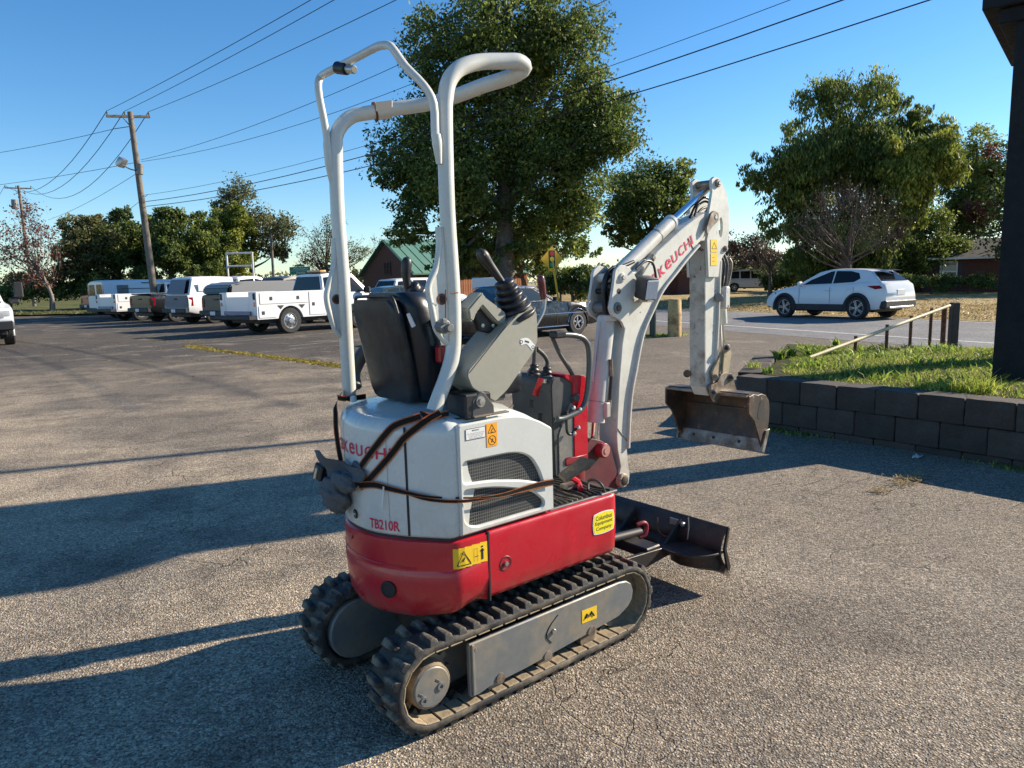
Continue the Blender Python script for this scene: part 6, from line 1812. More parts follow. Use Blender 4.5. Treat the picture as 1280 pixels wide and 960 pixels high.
# ---- white crossover on the road
def crossover():
    L, W = 4.4, 1.80
    r = empty('crossover', label='white crossover with black wheel-arch cladding driving along the road', cat='car')
    car_body(r, L, W, [(0, .62), (.12, .74), (.35, .86), (.9, .97), (1.35, 1.04), (2.2, 1.06), (3.2, 1.09), (3.9, 1.12), (4.2, 1.10), (4.33, 1.03), (4.4, .80)], .30, [(.84, .385, .34), (3.50, .385, .34)], CARWHITE, nose=.16, tail=.10)
    underbox(r, L, W, .22, .62)
    g = greenhouse(r, L, [(1.20, 1.02), (2.2, 1.05), (3.3, 1.08), (3.85, 1.10), (4.22, 1.10)], [(1.98, 1.44), (2.4, 1.51), (3.1, 1.50), (3.55, 1.47), (3.78, 1.43)], .80, .58, CARWHITE,
               [[(1.50, .06), (2.10, .88), (2.55, .90), (2.55, .05)], [(2.60, .05), (2.60, .90), (3.12, .88), (3.40, .75), (3.50, .35), (3.32, .10)]], crown=.02)
    for sg in (1, -1):
        bx_(r, 'sill_cladding', (0, sg * .875, .36), (1.85, .05, .20), CLAD)
        lamp(r, [(-1.62, sg * .905, 1.00), (-2.02, sg * .87, 1.01), (-2.10, sg * .83, .93), (-1.90, sg * .89, .90)], TAILR, 'tail_light')
        lamp(r, [(2.05, sg * .74, .74), (1.75, sg * .86, .82), (1.72, sg * .87, .76), (2.02, sg * .76, .69)], CLAD, 'headlight')
        bx_(r, 'door_handle', (-.25, sg * .905, .88), (.18, .02, .03), CARWHITE)
        bx_(r, 'door_handle', (-1.05, sg * .905, .90), (.18, .02, .03), CARWHITE)
        for s in (1.42, 2.56, 3.38): bx_(r, 'door_gap', (L / 2 - s, sg * .901, .72), (.010, .004, .50), INK, 0)
    for s in (.84, 3.50):
        arch_lip(r, s, L, .872, .40, .34, w=.075)
    bx_(r, 'front_bumper_trim', (2.12, 0, .42), (.16, 1.5, .22), CLAD, .05)
    bx_(r, 'rear_bumper_trim', (-2.08, 0, .46), (.30, 1.70, .26), CLAD, .05)
    bx_(r, 'exhaust_trim', (-2.24, 0, .36), (.03, 1.3, .06), RIM, .01)
    bx_(r, 'number_plate', (-2.20, 0, .80), (.02, .40, .16), LWHITE, .004)
    lamp(g, [(-1.60, .60, 1.475), (-1.88, .60, 1.44), (-1.88, -.60, 1.44), (-1.60, -.60, 1.475)], CLAD, 'roof_spoiler', .03)
    mirror(r, .72, .95, 1.08, CARWHITE)
    for s in (.84, 3.50):
        for sg in (1, -1): wheel(r, L / 2 - s, sg * .80, .345, .22, sg, 'alloy', .245)
    return r
suv = crossover()
fw, rw = np.array([9.75, 24.9]), np.array([11.15, 22.65])
hd_ = (fw - rw) / np.linalg.norm(fw - rw); side_ = np.array([hd_[1], -hd_[0]])
mid_ = (fw + rw) / 2 + side_ * .90
place(suv, mid_[0] - .28, mid_[1], hd_, .006); suv.scale = (1, 1, 1.05)

# ---- black coupe utility (front right of the row)
def classic():
    L, W = 4.95, 1.80
    r = empty('classic_coupe_utility', label='black classic coupe with chrome trim and white-lettered style wheels parked behind the machine', cat='car')
    r['label'] = 'shiny black classic car with chrome trim parked nose to the right behind the machine'
    car_body(r, L, W, [(0, .70), (.08, .80), (.3, .84), (1.6, .93), (1.9, .95), (3.0, .95), (4.6, .93), (4.9, .90), (4.95, .75)], .26, [(.95, .37, .32), (3.82, .37, .32)], CARBLACK, nose=.05, tail=.05,
             levels=[(0, .95), (.08, .98), (.35, 1.0), (.58, 1.0), (.62, .99), (.85, .97), (.97, .95), (1, .92)])
    underbox(r, L, W, .18, .58)
    g = greenhouse(r, L, [(1.62, .93), (2.3, .95), (3.1, .95), (3.75, .95)], [(2.28, 1.33), (2.6, 1.36), (3.0, 1.36), (3.25, 1.33)], .76, .60, CARBLACK,
               [[(1.92, .08), (2.38, .86), (2.85, .88), (2.85, .06)], [(2.92, .06), (2.92, .88), (3.15, .84), (3.35, .10)]], crown=.025, glass=GLASSB)
    for sg in (1, -1):
        MB().tube([(2.3, sg * .885, .60), (1.0, sg * .903, .61), (-1.2, sg * .905, .61), (-2.3, sg * .885, .60)], .010, 6).out('side_trim', CHROME, r)
        MB().tube([(1.15, sg * .89, .275), (-.95, sg * .89, .275)], .014, 6).out('sill_trim', CHROME, r)
        MB().tube([(L / 2 - 1.72, sg * .765, .965), (L / 2 - 2.30, sg * .62, 1.335), (L / 2 - 3.0, sg * .615, 1.365), (L / 2 - 3.28, sg * .62, 1.34)], .013, 6).out('window_trim', CHROME, g)
        for s in (.95, 3.82):
            P = [(L / 2 - s + .385 * math.cos(a), sg * .902, .32 + .385 * math.sin(a)) for a in np.linspace(.1, math.pi - .1, 14)]
            MB().tube(P, .012, 6).out('arch_trim', CHROME, r, 60)
        lamp(r, [(-2.30, sg * .885, .62), (-2.47, sg * .85, .62), (-2.47, sg * .85, .78), (-2.32, sg * .88, .78)], TAILR, 'tail_light')
        bx_(r, 'door_gap', (L / 2 - 1.75, sg * .905, .62), (.010, .004, .56), INK, 0)
        bx_(r, 'door_gap', (L / 2 - 3.05, sg * .905, .62), (.010, .004, .56), INK, 0)
    bx_(r, 'front_bumper', (2.50, 0, .46), (.10, 1.78, .14), CHROME, .03)
    bx_(r, 'rear_bumper', (-2.50, 0, .46), (.10, 1.78, .14), CHROME, .03)
    bx_(r, 'grille', (2.46, 0, .66), (.03, 1.3, .18), CHROME, .005)
    mirror(r, .62, .93, 1.0, CARBLACK, .7)
    for s in (.95, 3.82):
        for sg in (1, -1): wheel(r, L / 2 - s, sg * .79, .335, .22, sg, 'classic', .20)
    return r
cl = classic()
h_ = np.array([.76, .65]); h_ /= np.linalg.norm(h_); sd_ = np.array([h_[1], -h_[0]])
fw = gp(722, 419)[:2] + np.array([.05, .25]); c_ = fw - h_ * (4.95 / 2 - .95) - sd_ * .90
place(cl, c_[0], c_[1], h_)

# ---- dark green old sedan between
def sedan(mat, label):
    L, W = 5.0, 1.85
    r = empty('old_sedan', label=label, cat='car')
    car_body(r, L, W, [(0, .62), (.10, .74), (.4, .82), (1.5, .92), (1.9, .95), (3.4, .96), (4.5, .92), (4.9, .84), (5.0, .66)], .27, [(.98, .36, .32), (3.92, .36, .32)], mat, nose=.08, tail=.08)
    underbox(r, L, W, .2, .58)
    greenhouse(r, L, [(1.55, .92), (2.4, .95), (3.3, .96), (4.05, .95)], [(2.25, 1.36), (2.7, 1.42), (3.1, 1.42), (3.45, 1.38)], .78, .60, mat,
               [[(1.88, .08), (2.35, .86), (2.75, .88), (2.75, .06)], [(2.82, .06), (2.82, .88), (3.25, .84), (3.62, .10)]], crown=.02, glass=GLASSB)
    for sg in (1, -1):
        lamp(r, [(-2.44, sg * .86, .58), (-2.50, sg * .50, .58), (-2.50, sg * .50, .72), (-2.44, sg * .86, .72)], TAILR, 'tail_light')
        lamp(r, [(2.44, sg * .80, .58), (2.49, sg * .48, .58), (2.49, sg * .48, .72), (2.44, sg * .80, .72)], LENS, 'headlight')
        MB().tube([(2.2, sg * .91, .52), (-2.2, sg * .91, .54)], .012, 6).out('side_trim', CLAD, r)
    bx_(r, 'front_bumper', (2.5, 0, .42), (.14, 1.80, .16), CLAD, .03)
    bx_(r, 'rear_bumper', (-2.52, 0, .44), (.14, 1.80, .16), CLAD, .03)
    bx_(r, 'grille', (2.47, 0, .62), (.04, .9, .16), CLAD, .01)
    mirror(r, .72, .95, 1.02, mat, .7)
    for s in (.98, 3.92):
        for sg in (1, -1): wheel(r, L / 2 - s, sg * .80, .33, .21, sg, 'steel', .2)
    return r
gs = sedan(CARGREEN, 'dark green old sedan with its low nose left, half hidden behind the left roll post')
q = gp(383, 413)[:2]
h2 = np.array([-.80, -.60]); c_ = q - h2 * 2.5 + np.array([.35, .85])
place(gs, c_[0], c_[1], h2)

# ---- pickups
def pickup(mat, name, label, L=5.7, W=1.95, H=1.92, bed='open', tail_label=None, wheel_style='alloy', cab_s=(1.25, 3.35), z_up=0.0, cap_mat=None):
    r = empty(name, label=label, cat='pickup')
    r_ = .39
    car_body(r, L, W, [(0, .85), (.10, 1.02), (.35, 1.10), (1.2, 1.17), (1.4, 1.20), (3.4, 1.24), (5.6, 1.28), (L, 1.24)], .46, [(.98, .46, .40), (L - 1.15, .46, .40)], mat, nose=.06, tail=.01,
             levels=[(0, .95), (.06, .985), (.35, 1.0), (.70, 1.0), (.92, .97), (1, .92)])
    underbox(r, L, W, .32, .80, .2, .1)
    g = greenhouse(r, L, [(1.30, 1.18), (2.2, 1.22), (2.9, 1.22), (3.42, 1.22)], [(1.95, H - .08), (2.3, H), (2.9, H), (3.25, H - .06)], .88, .68, mat,
                   [[(1.58, .06), (2.05, .84), (2.38, .86), (2.38, .04)], [(2.46, .04), (2.46, .86), (3.15, .84), (3.26, .06)]], crown=.02)
    if bed == 'cap':
        cm = cap_mat or mat
        c = greenhouse(r, L, [(3.50, 1.24), (4.2, 1.26), (5.0, 1.26), (L - .06, 1.26)], [(3.55, H - .03), (4.2, H), (5.0, H), (L - .32, H - .03)], .93, .80, cm,
                       [], crown=.03, name='bed_cap')
    elif bed == 'open':
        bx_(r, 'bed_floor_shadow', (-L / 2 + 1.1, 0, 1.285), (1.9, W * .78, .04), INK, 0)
    elif bed == 'tonneau':
        bx_(r, 'bed_cover', (-L / 2 + 1.1, 0, 1.33), (2.1, W * .90, .06), CLAD, .02)
    for sg in (1, -1):
        lamp(r, [(-L / 2 + .02, sg * W * .492, .80), (-L / 2 + .20, sg * W * .503, .80), (-L / 2 + .20, sg * W * .50, 1.16), (-L / 2 + .02, sg * W * .488, 1.16)], TAILR, 'tail_light', .02)
        lamp(r, [(-L / 2 - .012, sg * W * .488, .82), (-L / 2 - .012, sg * W * .40, .82), (-L / 2 - .012, sg * W * .40, 1.14), (-L / 2 - .012, sg * W * .48, 1.14)], TAILR, 'tail_light', .02)
        lamp(r, [(L / 2 - .01, sg * W * .45, .82), (L / 2 + .01, sg * W * .30, .80), (L / 2 + .01, sg * W * .30, 1.02), (L / 2 - .02, sg * W * .45, 1.02)], LENS, 'headlight', .02)
        for s in (1.52, 2.42, 3.36): bx_(r, 'door_gap', (L / 2 - s, sg * W * .5005, .86), (.010, .004, .56), INK, 0)
    arch_lip(r, .98, L, W * .478, .46, .40, mat, .03); arch_lip(r, L - 1.15, L, W * .478, .46, .40, mat, .03)
    bx_(r, 'rear_bumper', (-L / 2 - .08, 0, .60), (.18, W * .96, .20), CLAD, .03)
    bx_(r, 'front_bumper', (L / 2 + .02, 0, .60), (.18, W * .96, .26), CLAD, .03)
    bx_(r, 'tailgate_handle', (-L / 2 - .012, 0, 1.10), (.03, .28, .06), CLAD, .01)
    bx_(r, 'number_plate', (-L / 2 - .175, 0, .60), (.02, .32, .14), LWHITE, .004)
    mirror(r, L / 2 - 1.65, W * .56, 1.30, CLAD, 1.3)
    for s in (.98, L - 1.15):
        for sg in (1, -1): wheel(r, L / 2 - s, sg * W * .43, r_, .26, sg, wheel_style, .24)
    return r
def from_corner(o, corner, h, L, W):
    """corner = rear right corner on the ground, h heading"""
    h = np.array(h) / np.linalg.norm(h); rt = np.array([h[1], -h[0]])
    c = np.array(corner) + h * L / 2 - rt * W / 2
    place(o, c[0], c[1], h)
HDG = (.60, .80)
def corner(px, y): p = gp(px, 400); return np.array([p[0] / p[1] * y, y])
# dark pickup with grey bed cover
dk = pickup(CARDK, 'dark_pickup', 'dark grey pickup with a grey soft bed cover parked beside the white service truck', 5.7, 1.95, 1.90, 'none')
for zz, nm in ((1.42, 'bed_cover'),):
    MB().prism([(-2.80, 1.25), (.1, 1.25), (.1, 1.74), (-2.1, 1.74), (-2.74, 1.62)], lambda a, q, c: (a, c, q), -.86, .86, .05, 2).out('bed_canopy', pmat('canopy_grey', (.16, .17, .18), .6, fine=.08), dk)
    MB().prism([(-2.88, 1.30), (-2.62, 1.30), (-2.15, 1.70), (-2.50, 1.70), (-2.84, 1.55)], lambda a, q, c: (a, c, q), -.84, .84, .05, 2).out('canopy_window', GLASSD, dk)
from_corner(dk, corner(291, 26.0), HDG, 5.7, 1.95)
# white pickup with white cap
wp = pickup(CARWHITE, 'capped_pickup', 'white pickup with a tall white bed cap and red tail lights, rear doors grey', 5.8, 2.0, 2.02, 'cap')
from_corner(wp, corner(238, 30.5), HDG, 5.8, 2.0)
lamp(wp, [(-2.93, .72, 1.32), (-2.93, -.72, 1.32), (-2.70, -.62, 1.92), (-2.70, .62, 1.92)], pmat('cap_door_grey', (.33, .35, .40), .4, fine=.05), 'cap_rear_door', .02)
bx_(wp, 'cap_side_panel', (-1.6, -.945, 1.58), (1.6, .02, .36), CARWHITE, .008)
lamp(wp, [(-2.915, .93, .72), (-2.915, -.93, .72), (-2.915, -.90, 1.24), (-2.915, .90, 1.24)], _mats['cap_door_grey'], 'tailgate_panel', .012)
# black pickup
bp_ = pickup(CARBLACK, 'black_pickup', 'black pickup with one bright red tail light showing, in front of the long white van', 5.8, 2.0, 1.60, 'tonneau')
from_corner(bp_, corner(191, 33.0), HDG, 5.8, 2.0)

def service_truck(name, label, lights=True, full=True):
    L, W = 6.1, 2.08
    r = empty(name, label=label, cat='truck')
    # cab part
    car_body(r, 3.55, 1.98, [(0, .90), (.10, 1.04), (.35, 1.12), (1.15, 1.18), (1.4, 1.22), (3.5, 1.26), (3.55, 1.26)], .46, [(.95, .46, .40)], CARWHITE, nose=.06, tail=.0, name='cab_body').location = (L / 2 - 3.55 / 2, 0, 0)
    gg = greenhouse(r, L, [(1.32, 1.20), (2.2, 1.24), (2.9, 1.24), (3.48, 1.24)], [(1.95, 1.86), (2.3, 1.92), (2.9, 1.92), (3.36, 1.88)], .89, .69, CARWHITE,
                    [[(1.60, .06), (2.06, .84), (2.62, .86), (2.62, .04)], [(2.80, .04), (2.80, .86), (3.30, .84), (3.36, .06)]], crown=.02)
    underbox(r, L, W, .36, .80, .2, .3)
    # service body
    x0, x1 = -L / 2, -L / 2 + 2.62; zt = 1.36; wr_ = -L / 2 + 1.22
    for sg in (1, -1):
        arch = [(wr_ + .47 * math.cos(a), .42 + .47 * math.sin(a)) for a in np.linspace(.10, math.pi - .10, 14)]
        poly = [(x1, .50), (x1, zt), (x0, zt), (x0, .50)] + [(a, max(q, .50)) for a, q in arch[::-1]]
        MB().prism(poly, lambda a, q, c: (a, sg * c, q), W / 2 - .42, W / 2, .008).out('service_box', CARWHITE, r, 30)
        for (xa, xb, za, zb_) in ((x0 + .12, x0 + 1.90, .98, 1.31), (x0 + .06, x0 + .66, .55, .90), (x0 + 1.95, x1 - .05, .56, 1.31)):
            dr = MB().box(((xa + xb) / 2, sg * (W / 2 + .006), (za + zb_) / 2), (xb - xa, .02, zb_ - za), .006).out('box_door', CARWHITE, r)
            bx_(dr, 'door_seam', ((xa + xb) / 2, sg * (W / 2 - .001), (za + zb_) / 2), (xb - xa + .02, .012, zb_ - za + .02), INKG, 0)
            for f in ((.22, .78) if xb - xa > 1 else (.25,)):
                xx = xa + (xb - xa) * f; zz = (za + zb_) / 2 - (0 if xb - xa > 1 else .02)
                bx_(dr, 'door_latch', (xx, sg * (W / 2 + .018), zz), (.10, .012, .11), CLAD, .01)
        for xx in (x0 + .86, x0 + 1.66):
            MB().prism([(xx - .12, .92), (xx + .12, .92), (xx, .80)], lambda a, q, c: (a, sg * c, q), W / 2 + .001, W / 2 + .012).out('fuel_cutout', INK, r, flat=True)
        bx_(r, 'body_post', (x0 + .02, sg * (W / 2 - .16), .93), (.06, .30, .84), CARWHITE, .01)
        bx_(r, 'marker_lamp', (x0 - .015, sg * (W / 2 - .10), 1.22), (.02, .12, .20), INK, .01)
        bx_(r, 'tail_lamp', (x0 - .015, sg * (W / 2 - .10), .98), (.02, .10, .12), TAILR, .01)
    bx_(r, 'tailgate', (x0 + .02, 0, .98), (.05, 1.3, .46), CARWHITE, .01)
    bx_(r, 'rear_step', (x0 - .10, 0, .56), (.36, W * .98, .13), CLAD, .02)
    bx_(r, 'step_plate', (x0 - .02, 0, .70), (.10, 1.5, .12), pmat('step_lilac_grey', (.20, .19, .27), .4, fine=.1), .01)
    if lights:
        bx_(r, 'beacon_base', (.05, 0, 1.95), (.30, .8, .04), CLAD, .01)
        MB().box((.05, 0, 2.0), (.26, .75, .08), .03, seg=2).out('beacon_bar', pmat('amber_beacon', (.65, .28, .04), .25, fine=.05, coat=.4), r)
    mirror(r, L / 2 - 1.72, 1.12, 1.32, CLAD, 1.5)
    arch_lip(r, .95, L, .95, .46, .40, CARWHITE, .03)
    bx_(r, 'front_bumper', (L / 2 + .02, 0, .60), (.18, 1.9, .26), CHROME, .03)
    for sg in (1, -1):
        wheel(r, L / 2 - .95, sg * .86, .40, .26, sg, 'steel', .25)
        wheel(r, wr_, sg * .88, .41, .28, sg, 'steel', .26)
    return r
st = service_truck('service_truck', 'white service truck with side tool boxes and an amber beacon on its cab')
from_corner(st, corner(322, 22.4), (.62, .785), 6.1, 2.08)
st2 = service_truck('service_truck', 'white service-body truck seen between the black pickup and the white van', False)
from_corner(st2, corner(147, 35.5), HDG, 6.1, 2.08)
# ---- long white van
def van():
    L, W, H = 6.2, 2.0, 2.10
    r = empty('cargo_van', label='long white cargo van with dark rear windows, farthest white vehicle of the left row', cat='van')
    rows = []
    b = bmesh.new(); G = []
    st_ = [(-L / 2, .97, H - .10), (-L / 2 + .10, 1.0, H - .03), (-L / 2 + 2, 1.0, H), (L / 2 - 2.0, 1.0, H), (L / 2 - 1.55, .99, H - .06), (L / 2 - .85, .97, 1.28), (L / 2 - .2, .95, 1.08), (L / 2, .85, .95)]
    for x, f, zt in st_:
        prof = [(W / 2 * .96, .42), (W / 2, .62), (W / 2, 1.2 if zt > 1.3 else min(zt - .1, 1.0)), (W / 2 * .95 if zt > 1.4 else W / 2 * .96, zt - .22 if zt > 1.4 else zt - .05), (W / 2 * .86, zt - .05), (W / 2 * .7, zt), (0, zt + .03)]
        l = [b.verts.new((x, y * f, z)) for y, z in prof]; rr = [b.verts.new((x, -y * f, z)) for y, z in prof[:-1]] + [l[-1]]
        G.append((l, rr))
    for (l0, r0), (l1, r1) in zip(G[:-1], G[1:]):
        for i in range(6):
            b.faces.new((l0[i], l0[i + 1], l1[i + 1], l1[i])); b.faces.new((r0[i + 1], r0[i], r1[i], r1[i + 1]))
        b.faces.new((l0[0], r0[0], r1[0], l1[0]))
    for l, rr in (G[0], G[-1]):
        for i in range(5): b.faces.new((l[i], l[i + 1], rr[i + 1], rr[i]))
        b.faces.new((l[5], l[6], rr[5]))
    bmesh.ops.recalc_face_normals(b, faces=b.faces[:])
    m = MB(); m._take(b); m.out('body', CARWHITE, r, 38)
    for sg in (1, -1):
        lamp(r, [(-L / 2 - .01, sg * .10, 1.28), (-L / 2 - .01, sg * .80, 1.28), (-L / 2 - .01, sg * .74, 1.88), (-L / 2 - .01, sg * .10, 1.88)], GLASSD, 'rear_door_window')
        lamp(r, [(-L / 2 - .012, sg * .86, 1.22), (-L / 2 - .012, sg * .97, 1.22), (-L / 2 - .012, sg * .93, 1.86), (-L / 2 - .012, sg * .85, 1.86)], TAILR, 'tail_light', .03)
        for xx in (-.6, .5): bx_(r, 'roof_vent', (xx, sg * .955, H - .16), (.85, .03, .045), CLAD, 0)
        bx_(r, 'door_rail', (-.6, sg * 1.0, 1.62), (3.2, .02, .03), CLAD, 0)
        bx_(r, 'side_window', (-2.1, sg * .99, 1.58), (.62, .03, .50), pmat('window_grey', (.14, .15, .16), .3, fine=0), .01)
        bx_(r, 'side_window', (1.55, sg * .985, 1.62), (.75, .03, .48), GLASSD, .01)
    bx_(r, 'door_handle', (-L / 2 - .02, .0, 1.0), (.03, .08, .22), CLAD, .01)
    bx_(r, 'rear_bumper', (-L / 2 - .08, 0, .50), (.18, 1.9, .2), CLAD, .03)
    for s in (1.0, L - 1.35):
        for sg in (1, -1): wheel(r, L / 2 - s, sg * .87, .38, .25, sg, 'steel', .23)
    return r
v_ = van(); from_corner(v_, corner(134, 39.5), HDG, 6.2, 2.0)
# red pickup beyond
rp2 = pickup(CARRED, 'red_pickup', 'red pickup showing only its rear beyond the long white van', 5.5, 1.9, 1.6, 'none'); from_corner(rp2, corner(121, 45.5), HDG, 5.5, 1.9)
# silver car and minivan roofs behind the service truck
def suv_far(mat, name, label, L=4.7, W=1.85, H=1.72, glass=GLASSD):
    r = empty(name, label=label, cat='car')
    car_body(r, L, W, [(0, .72), (.10, .86), (.35, .92), (1.1, .98), (1.3, 1.02), (L - .3, 1.06), (L - .05, 1.0), (L, .8)], .34, [(.88, .40, .36), (L - 1.0, .40, .36)], mat)
    underbox(r, L, W, .26, .68)
    greenhouse(r, L, [(1.15, 1.0), (2.0, 1.03), (3.4, 1.05), (L - .08, 1.05)], [(1.75, H - .06), (2.1, H), (3.4, H), (L - .42, H - .05)], .84, .68, mat,
               [[(1.45, .08), (1.92, .84), (2.45, .86), (2.45, .06)], [(2.53, .06), (2.53, .86), (3.3, .86), (3.3, .06)], [(3.40, .06), (3.40, .86), (L - .52, .84), (L - .34, .08)]], crown=.02, glass=glass)
    for sg in (1, -1):
        lamp(r, [(-L / 2 - .0, sg * .88, .82), (-L / 2 - .0, sg * .68, .82), (-L / 2 - .0, sg * .66, 1.05), (-L / 2 - .0, sg * .85, 1.05)], TAILR, 'tail_light')
        lamp(r, [(L / 2 - .02, sg * .82, .66), (L / 2 + .02, sg * .50, .64), (L / 2 + .02, sg * .50, .82), (L / 2 - .04, sg * .82, .84)], LENS, 'headlight')
    bx_(r, 'rear_bumper', (-L / 2 - .04, 0, .5), (.16, W * .94, .2), CLAD, .03); bx_(r, 'front_bumper', (L / 2 + .02, 0, .48), (.16, W * .94, .22), CLAD, .03)
    mirror(r, L / 2 - 1.5, W * .54, 1.1, mat)
    for s in (.88, L - 1.0):
        for sg in (1, -1): wheel(r, L / 2 - s, sg * W * .435, .35, .23, sg, 'alloy', .23)
    return r
o = suv_far(CARWHITE, 'parked_suv', 'light silver SUV with red tail light seen through the gap left of the seat', 4.7, 1.85, 1.75); from_corner(o, corner(492, 33.0), (.70, .714), 4.7, 1.85)
o = suv_far(CARWHITE, 'parked_suv', 'small white SUV parked far away under the trees beyond the road', 4.8, 1.9, 1.8); q = gp(941, 364); place(o, 20.6, 62.0, (.97, -.22), .1)
# ---- white truck nose at the left edge
lt = pickup(CARWHITE, 'white_truck', 'white truck cut off by the left edge, showing its nose and dark bumper', 5.9, 2.05, 1.95, 'open', wheel_style='steel')
h3 = np.array([.60, -.80]); h3 /= np.linalg.norm(h3); rt3 = np.array([h3[1], -h3[0]])
q = np.array([-14.3, 20.9]); c_ = q - h3 * 5.9 / 2 + rt3 * 2.05 / 2
place(lt, c_[0], c_[1], h3)
for sg in (1, -1):
    MB().tube([(1.35, sg * .98, 1.30), (1.35, sg * 1.25, 1.42), (1.35, sg * 1.25, 1.78), (1.35, sg * .98, 1.75)], .02, 6).out('mirror_arm', CLAD, lt)
    MB().box((1.35, sg * 1.27, 1.62), (.12, .24, .48), .03).out('tow_mirror', CLAD, lt)
# ================================================================== trees
BARK = pmat('bark', (.10, .08, .06), .95, col2=(.17, .14, .11), scale=4, fine=.3, bmp=.8, bscale=12, bdist=.03)
BARKL = pmat('bark_pale', (.20, .175, .15), .95, col2=(.12, .10, .09), scale=4, fine=.3)
LF_DARK = leafmat('leaf_dark', (.038, .062, .018), (.095, .14, .034), (.23, .27, .06), .4)
LF_OAK = leafmat('leaf_oak', (.055, .090, .022), (.15, .20, .045), (.36, .39, .085), .46)
LF_YEL = leafmat('leaf_yellow_green', (.08, .11, .02), (.22, .26, .04), (.44, .42, .07), .42)
LF_OLV = leafmat('leaf_olive', (.06, .075, .028), (.15, .16, .06), (.27, .25, .10), .36)
LF_RUS = leafmat('leaf_russet', (.09, .035, .022), (.20, .060, .032), (.24, .12, .06), .3)
LF_DBR = leafmat('leaf_dull_purple', (.05, .035, .03), (.08, .055, .045), (.12, .085, .065), .15)
LF_BRN = leafmat('leaf_brown', (.05, .035, .025), (.11, .075, .05), (.17, .12, .085), .2)
def leaves(C, S, n_per, size, tint_c, elong=1.0, jitter=.22, up=0.0):
    """C clump centres (k,3), S clump sigma (k,) -> quads"""
    k = len(C); n = k * n_per
    D = np.clip(RNG.normal(0, 1, (n, 3)), -1.7, 1.7); D *= (np.repeat(S, n_per))[:, None] * np.array([1, 1, .75])
    P = np.repeat(C, n_per, 0) + D
    a = RNG.normal(0, 1, (n, 3)); a /= np.linalg.norm(a, axis=1)[:, None]; a[:, 2] = np.where(up > 0, np.abs(a[:, 2]) + up, a[:, 2]); a /= np.linalg.norm(a, axis=1)[:, None]
    b = np.cross(a, RNG.normal(0, 1, (n, 3))); b /= np.linalg.norm(b, axis=1)[:, None]
    sz = size * RNG.uniform(.55, 1.35, n)[:, None]
    V = np.stack([P - a * sz * elong, P - b * sz * .5, P + a * sz * elong, P + b * sz * .5], 1)
    F = np.arange(n * 4).reshape(n, 4)
    T = np.clip(np.repeat(tint_c, n_per) + RNG.normal(0, jitter, n), 0, 1)
    return V.reshape(-1, 3), F, T
